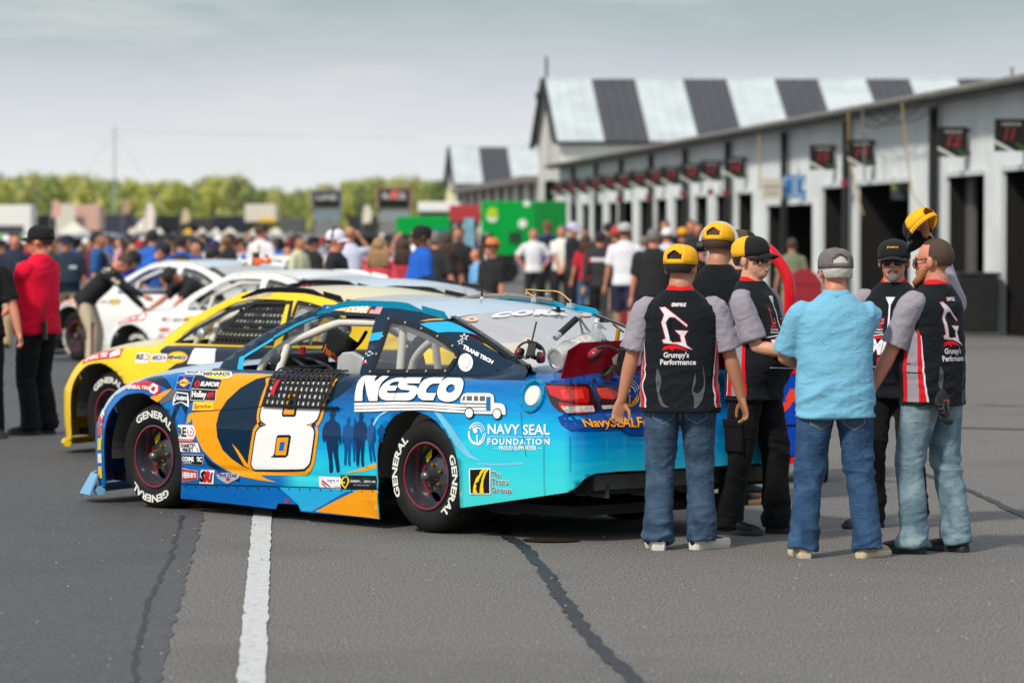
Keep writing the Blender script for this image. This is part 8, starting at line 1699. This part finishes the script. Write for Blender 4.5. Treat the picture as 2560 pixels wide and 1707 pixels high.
r, w, h = truck_body('green_trailer', 990, 1125, 541, 170, M_grn, 'second green trailer half hidden behind the waving towel', 'trailer', wheels=2, zb=.9)
panel(r, -.2, w*.45, 1.5, 2.0, mat('awning_teal', (10, 120, 120), .6), 'awning')
r, w, h = truck_body('merchandise_stand', 1123, 1200, 513, 175, mat('stand_red', (178, 52, 58), .6), 'red topped stand with black and white striped skirt left of the green trailer', 'stand', wheels=1, zb=2.3)
for k in range(7): panel(r, -w/2+w*k/7+.02, -w/2+w*(k+.5)/7, .3, 2.2, M_wht2 if k % 2 else M_black, 'skirt_strip')
r, w, h = truck_body('white_awning', 1045, 1150, 505, 200, M_wht2, 'long white awning roof left of the red topped stand', 'awning', wheels=1, zb=2.9)
# screen towers
def screen(x0, x1, yt, yb, yb2, d, fm, label, txt, rimm):
    a = at_depth(x0, yt, d); b = at_depth(x1, yb, d); cx = (a.x+b.x)/2; w = b.x-a.x; r = empty('screen_tower', (cx, d, 0)); tag(r, label, 'screen'); z1, z0 = a.z, b.z
    panel(r, -w/2, w/2, z0, z1, M_scr, 'screen'); mb = MB(); t = w*.09
    for q in (((-w/2-t/2, .1, (z0+z1)/2), (t, .4, z1-z0+t)), ((w/2+t/2, .1, (z0+z1)/2), (t, .4, z1-z0+t)), ((0, .1, z1+t/2), (w+2*t, .4, t))): mb.box(*q)
    mb.build('frame', rimm, r); mb = MB(); mb.box((0, .3, z0-.35), (w*1.05, .5, .6)); mb.build('base_panel', fm, r)
    zc = at_depth(x0, yb2, d).z; mb = MB(); mb.box((0, .5, max(.5, z0-.7)/2), (w*.9, 1.5, max(.5, z0-.7))); mb.build('trailer_bed', M_grey, r)
    V, Ff = fit_text(txt, -w*.36, 0, w*.72, (z1-z0)*.3, .03); mb = MB(); mb.add([(x, -.05, z0+(z1-z0)*.5+z) for x, z in V], Ff, M_swh); mb.build('screen_lettering', None, r)
    return r, w, z0, z1
screen(784, 850, 481, 518, 560, 190, mat('screen_blue_grey', (120, 136, 146), .5), 'black video screen on a grey trailer in front of the trees', 'LIVE', M_grey)
r, w, z0, z1 = screen(947, 1024, 474, 520, 560, 185, mat('screen_grey', (140, 144, 150), .5), 'dark score board with a red emblem framed in pale brown', 'RACE', mat('frame_brown', (150, 118, 100), .6)); rnd(r, 0, z0+(z1-z0)*.7, .22, mat('emblem_pinkred', (214, 110, 100), .5), 'emblem', -.06)
# food stalls, tents and parked vehicles along the far side
def tent(x, d, w, hz_, m, label, name='white_tent', legs=True):
    q = at_depth(x, 560, d); r = empty(name, (q.x, d, 0)); tag(r, label, 'tent'); mb = MB(); k = w/2; mb.add([(-k, -k, hz_-.7), (k, -k, hz_-.7), (k, k, hz_-.7), (-k, k, hz_-.7), (0, 0, hz_)], [(0, 1, 4), (1, 2, 4), (2, 3, 4), (3, 0, 4)]); mb.add([(-k, -k, hz_-.95), (k, -k, hz_-.95), (k, -k, hz_-.7), (-k, -k, hz_-.7)], [(0, 1, 2, 3)]); mb.build('canopy', m, r)
    for sx in (-1, 1):
        for sy in (-1, 1): mb = MB(); mb.tube([(sx*k*.96, sy*k*.96, 0), (sx*k*.96, sy*k*.96, hz_-.75)], .03, n=5); mb.build('leg', M_grey, r)
M_brt = mat('tent_white', (214, 208, 194), .6); M_sal = mat('stall_salmon', (206, 166, 150), .6)
r, w, h = truck_body('food_trailer', -20, 78, 513, 210, M_wht2, 'long white food trailer at the far left edge', 'trailer', wheels=2); panel(r, -w*.4, w*.3, 1.2, 2.2, mat('hatch_dark', (60, 60, 66), .6), 'hatch')
r, w, h = truck_body('food_trailer', 143, 250, 512, 200, M_sal, 'salmon pink food trailer with a bright white awning', 'trailer', wheels=2, zb=1.9); panel(r, -w*.5, -w*.05, 1.5, 3.3, M_brt, 'awning', -.6)
tent(185, 195, 1.8, 2.4, M_brt, 'white tent in front of the salmon trailer'); tent(120, 205, 2.0, 2.1, mat('tent_grey', (150, 156, 150), .6), 'grey tent right of the long white trailer')
for k, (x, lb) in enumerate(((330, 'white tent left of the row of white tents'), (362, 'tall white flag tent beside the left tents'), (398, 'white tent third from the left'), (470, 'yellow sided tent in the tent row'), (505, 'white tent right of the yellow one'), (540, 'small white tent in the middle of the row'), (575, 'white tent under the white sign'), (640, 'widest white tent under the white sign'), (690, 'cream tent at the right end of the row'))):
    tent(x, 205+k, 1.1 if x < 560 else 1.7, 2.1 if k != 1 else 2.7, M_brt if k != 3 else mat('tent_yellow', (220, 170, 50), .6), lb)
r, w, h = truck_body('refreshment_stand', 612, 690, 511, 215, M_brt, 'white and yellow refreshment stand right of centre left', 'stand', wheels=1, zb=2.4); panel(r, -.1, w*.5, 2.4, 2.65, mat('band_yellow', (230, 190, 70), .6), 'yellow_band')
for x, d, m, lb in ((60, 150, (36, 38, 60), 'dark blue van behind the crowd at far left'), (105, 160, (40, 40, 44), 'black van left of the white pickup'), (140, 130, (150, 156, 160), 'white pickup truck behind the red polo'), (230, 140, (130, 150, 176), 'pale blue van beyond the crowd'), (340, 170, (170, 186, 206), 'light blue car beyond the crowd'), (720, 150, (70, 74, 80), 'dark grey trailer between tents and video screen'), (790, 145, (130, 134, 138), 'grey van under the video screen'), (900, 150, (60, 62, 66), 'charcoal van between the two screens'), (980, 160, (40, 42, 46), 'black van under the score board'), (430, 165, (44, 50, 60), 'dark van behind the tents'), (640, 140, (180, 180, 172), 'beige van below the refreshment stand'), (20, 120, (110, 180, 110), 'light green van at the left edge')):
    q = at_depth(x, 560, d); r = empty('parked_van', (q.x, d, 0), R9.uniform(-.3, .3)); tag(r, lb, 'van', 'vehicles parked beyond the crowd'); mm = cm(m)
    mb = MB(); mb.prism([(-2.3, .45), (2.3, .45), (2.35, 1.0), (1.5, 1.15), (1.0, 1.75), (-2.2, 1.8), (-2.3, 1.1)], -.9, .9, M=frame((0, 0, 0), (1, 0, 0), z=(0, -1, 0))); mb.build('body', mm, r, bevel=.05)
    mb = MB(); mb.prism([(-2.0, 1.15), (1.2, 1.15), (.9, 1.65), (-2.0, 1.68)], .905, .915, M=frame((0, 0, 0), (1, 0, 0), z=(0, -1, 0))); mb.build('side_windows', M_scr, r)
    for wx in (-1.5, 1.5): mb = MB(); mb.lathe([(0, .1), (.2, .12), (.34, .1), (.34, -.1)], n=14, M=frame((wx, -.85, .34), (1, 0, 0), z=(0, -1, 0))); mb.build('wheel', M_rub, r)
for k, (x, w_, yt, m, lb) in enumerate(((0, 90, 541, (46, 48, 56), 'dark hauler behind the vans at the left edge'), (95, 80, 538, (30, 32, 38), 'black hauler left of the salmon trailer'), (255, 70, 536, (58, 62, 76), 'blue-grey hauler right of the salmon trailer'), (330, 60, 543, (90, 94, 104), 'grey hauler behind the first tents'), (395, 75, 538, (34, 36, 40), 'black hauler behind the middle tents'), (475, 60, 544, (70, 62, 66), 'brown hauler behind the middle tents'), (540, 70, 540, (40, 46, 60), 'navy hauler left of the refreshment stand'), (700, 60, 545, (88, 92, 92), 'grey hauler right of the refreshment stand'), (870, 70, 540, (48, 50, 52), 'charcoal hauler between the screens'))):
    truck_body('parked_hauler', x, x+w_, yt, 255+k*3, cm(m), lb, 'truck', wheels=3)
# banner flags and the tall mast
for x, yt, yb, d, m, lb in ((127, 498, 545, 180, (222, 170, 160), 'pale pink feather flag near the salmon trailer'), (362, 505, 570, 190, (240, 226, 220), 'white feather flag above the tents'), (180, 494, 530, 230, (214, 200, 96), 'yellow feather flag in front of the trees'), (240, 492, 530, 235, (206, 196, 100), 'second yellow feather flag in front of the trees'), (305, 496, 535, 225, (186, 150, 130), 'brown feather flag in front of the trees'), (452, 520, 560, 200, (206, 190, 150), 'beige feather flag behind the tents'), (905, 510, 560, 190, (226, 220, 200), 'cream feather flag between the screens'), (1112, 470, 515, 210, (232, 226, 170), 'pale yellow feather flag right of the score board')):
    a = at_depth(x, yt, d); r = empty('feather_flag', (a.x, d, 0)); tag(r, lb, 'flag', 'feather flags'); mb = MB(); mb.tube([(0, 0, 0), (0, 0, a.z*.8), (.12, 0, a.z)], .03, n=5); mb.build('pole', M_grey, r)
    zb_ = at_depth(x, yb, d).z; mb = MB(); mb.prism([(0.02, zb_), (.45, zb_+.1), (.5, a.z*.86), (.3, a.z), (.05, a.z*.95)], -.01, .01, M=frame((0, 0, 0), (1, 0, 0), z=(0, -1, 0))); mb.build('flag_cloth', cm(m), r)
a = at_depth(286, 318, 380); r = empty('radio_mast', (a.x, 380, 0)); tag(r, 'thin pale mast with stay wires rising above the trees at left', 'mast'); mb = MB(); mb.tube([(0, 0, 0), (0, 0, a.z)], .09, n=6); mb.build('pole', mat('mast_pale', (170, 180, 180), .6), r)
for dx_ in (-6, 6, 30): mb = MB(); mb.tube([(0, 0, a.z*.97), (dx_, 0, a.z*(.9 if dx_ == 30 else .2))], .025, n=4); mb.build('stay_wire', mat('wire_pale', (190, 196, 200), .6), r)
# blue banner by the tanned man
a = at_depth(1160, 545, 72); b = at_depth(1185, 640, 72); r = empty('roll_banner', ((a.x+b.x)/2, 72, 0)); tag(r, 'tall pale blue roll-up banner right of the tanned man', 'banner'); panel(r, (a.x-b.x)/2, (b.x-a.x)/2, .1, a.z, mat('banner_blue', (120, 170, 190), .6, noise_=(6, .3)), 'banner_panel'); mb = MB(); mb.box((0, 0, .05), (b.x-a.x+.1, .3, .1)); mb.build('banner_foot', M_grey, r)
# trees ---------------------------------------------------------------------
def leafmat(name, rgb):
    m = bpy.data.materials.new(name); m.use_nodes = True; t = m.node_tree; b = t.nodes['Principled BSDF']; c = s2l(rgb); ob = N(t, 'ShaderNodeTexCoord'); n = N(t, 'ShaderNodeTexNoise'); n.inputs['Scale'].default_value = .55; n.inputs['Detail'].default_value = 3; t.links.new(ob.outputs['Object'], n.inputs['Vector'])
    r = ramp(t, [(.3, tuple(v*.55 for v in c)), (.7, tuple(v*1.3 for v in c))]); t.links.new(n.outputs['Fac'], r.inputs[0]); t.links.new(r.outputs[0], b.inputs['Base Color']); b.inputs['Roughness'].default_value = .8
    b.inputs['Transmission Weight'].default_value = 0; return m
LM = [leafmat('leaves_yellow_green', (190, 192, 100)), leafmat('leaves_mid_green', (156, 168, 92)), leafmat('leaves_dark_green', (112, 128, 82)), leafmat('leaves_olive', (182, 182, 112))]
M_bark = mat('bark', (80, 70, 58), .9); TB = []
for v in range(6):
    R = random.Random(40+v); mb = MB(); H_ = 8+v*.7; clumps = []
    for i in range(16):
        a_ = R.uniform(0, 2*PI); rr = R.uniform(.2, 2.1); z = R.uniform(1.6, H_*.93); lim = 1-abs(z/H_-.5)*1.1; clumps.append((rr*lim*math.cos(a_)*1.2, rr*lim*math.sin(a_)*1.2, z, R.uniform(.7, 1.35)))
    clumps.append((0, 0, H_-.6, .8))
    for cx, cy, cz, cr_ in clumps:
        for j in range(95):
            u = Vector((R.gauss(0, 1), R.gauss(0, 1), R.gauss(0, 1))).normalized()*cr_*R.uniform(.6, 1.08); p = Vector((cx, cy, cz))+u; n_ = (u.normalized()+Vector((R.uniform(-.6, .6), R.uniform(-.6, .6), R.uniform(-.3, .8)))).normalized(); t1 = n_.orthogonal().normalized(); t1 = Matrix.Rotation(R.uniform(0, 6), 3, n_) @ t1; t2 = n_.cross(t1); s_ = R.uniform(.12, .26)
            mb.add([p-t1*s_, p+t2*s_*.6, p+t1*s_, p-t2*s_*.6], [(0, 1, 2, 3)])
    me = bpy.data.meshes.new('crown'); me.from_pydata(mb.v, [], mb.f); me.materials.append(LM[0])
    tk = MB(); tk.tube([(0, 0, 0), (.1, .05, H_*.3), (0, 0, H_*.8)], [.22, .16, .05], n=7)
    for i in range(5): c = clumps[i]; tk.tube([(0, 0, H_*.3+i*.3), (c[0]*.8, c[1]*.8, c[2])], [.09, .03], n=5)
    mt = bpy.data.meshes.new('trunk'); mt.from_pydata(tk.v, [], tk.f); mt.materials.append(M_bark); TB.append((me, mt, H_))
R = random.Random(12)
prof = [(0, 442), (60, 437), (130, 444), (180, 440), (240, 452), (300, 448), (360, 455), (420, 452), (470, 458), (520, 446), (575, 438), (620, 455), (650, 476), (690, 470), (740, 474), (790, 460), (850, 462), (905, 444), (940, 452), (980, 446), (1040, 450), (1100, 452), (1150, 446), (1250, 450), (1350, 450)]
ZN = ['at the far left edge', 'above the long white trailer', 'above the salmon trailer', 'just left of the mast', 'just right of the mast', 'above the first white tents', 'above the middle tents', 'above the last tents', 'above the refreshment stand', 'in the dip of the treeline', 'left of the video screen', 'behind the video screen', 'between the two screens', 'behind the score board', 'right of the score board', 'by the far workshop', 'behind the far workshop', 'behind the garage']
TN = ['yellow-green', 'mid-green', 'dark green', 'olive']
for i in range(150):
    x = -40+1380*((i*.618) % 1) if i < 110 else R.uniform(-40, 1340); d = R.uniform(430, 560); top = float(np.interp(x, [p[0] for p in prof], [p[1] for p in prof]))+R.choice((-4, 0, 3, 8, 16))*1.0
    v = R.randrange(6); me, mt, H_ = TB[v]; q = at_depth(x, top, d); s_ = q.z/H_; k = R.choices((0, 1, 2, 3), (5, 4, 2, 3))[0]; sz = ('tall' if top < 446 else ('middling' if top < 458 else 'low'))
    r = empty('tree', (q.x, d, 0), R.uniform(0, 6)); r.scale = (s_*1.05, s_*1.05, s_); zn = ZN[max(0, min(len(ZN)-1, int((x+40)/1380*len(ZN))))]; tag(r, f"{sz} {TN[k]} {'front' if d < 480 else 'back'} rank tree {zn}", 'tree', 'treeline beyond the paddock')
    o = obj_mat('crown', me, LM[k], r); o = obj_mat('trunk', mt, M_bark, r)
mb = MB(); mb.add([(-700, 600, 0), (700, 600, 0), (700, 600, 5), (-700, 600, 5), (-700, 640, 7), (700, 640, 7)], [(0, 1, 2, 3), (3, 2, 5, 4)]); o = mb.build('far_woods', LM[2]); tag(o, kind='stuff')
mb = MB(); mb.add([(-900, 320, .02), (900, 320, .02), (900, 2400, .02), (-900, 2400, .02)], [(0, 1, 2, 3)]); tag(mb.build('grass_field', mat('grass', (110, 124, 60), .9, noise_=(.05, .3))), kind='structure')
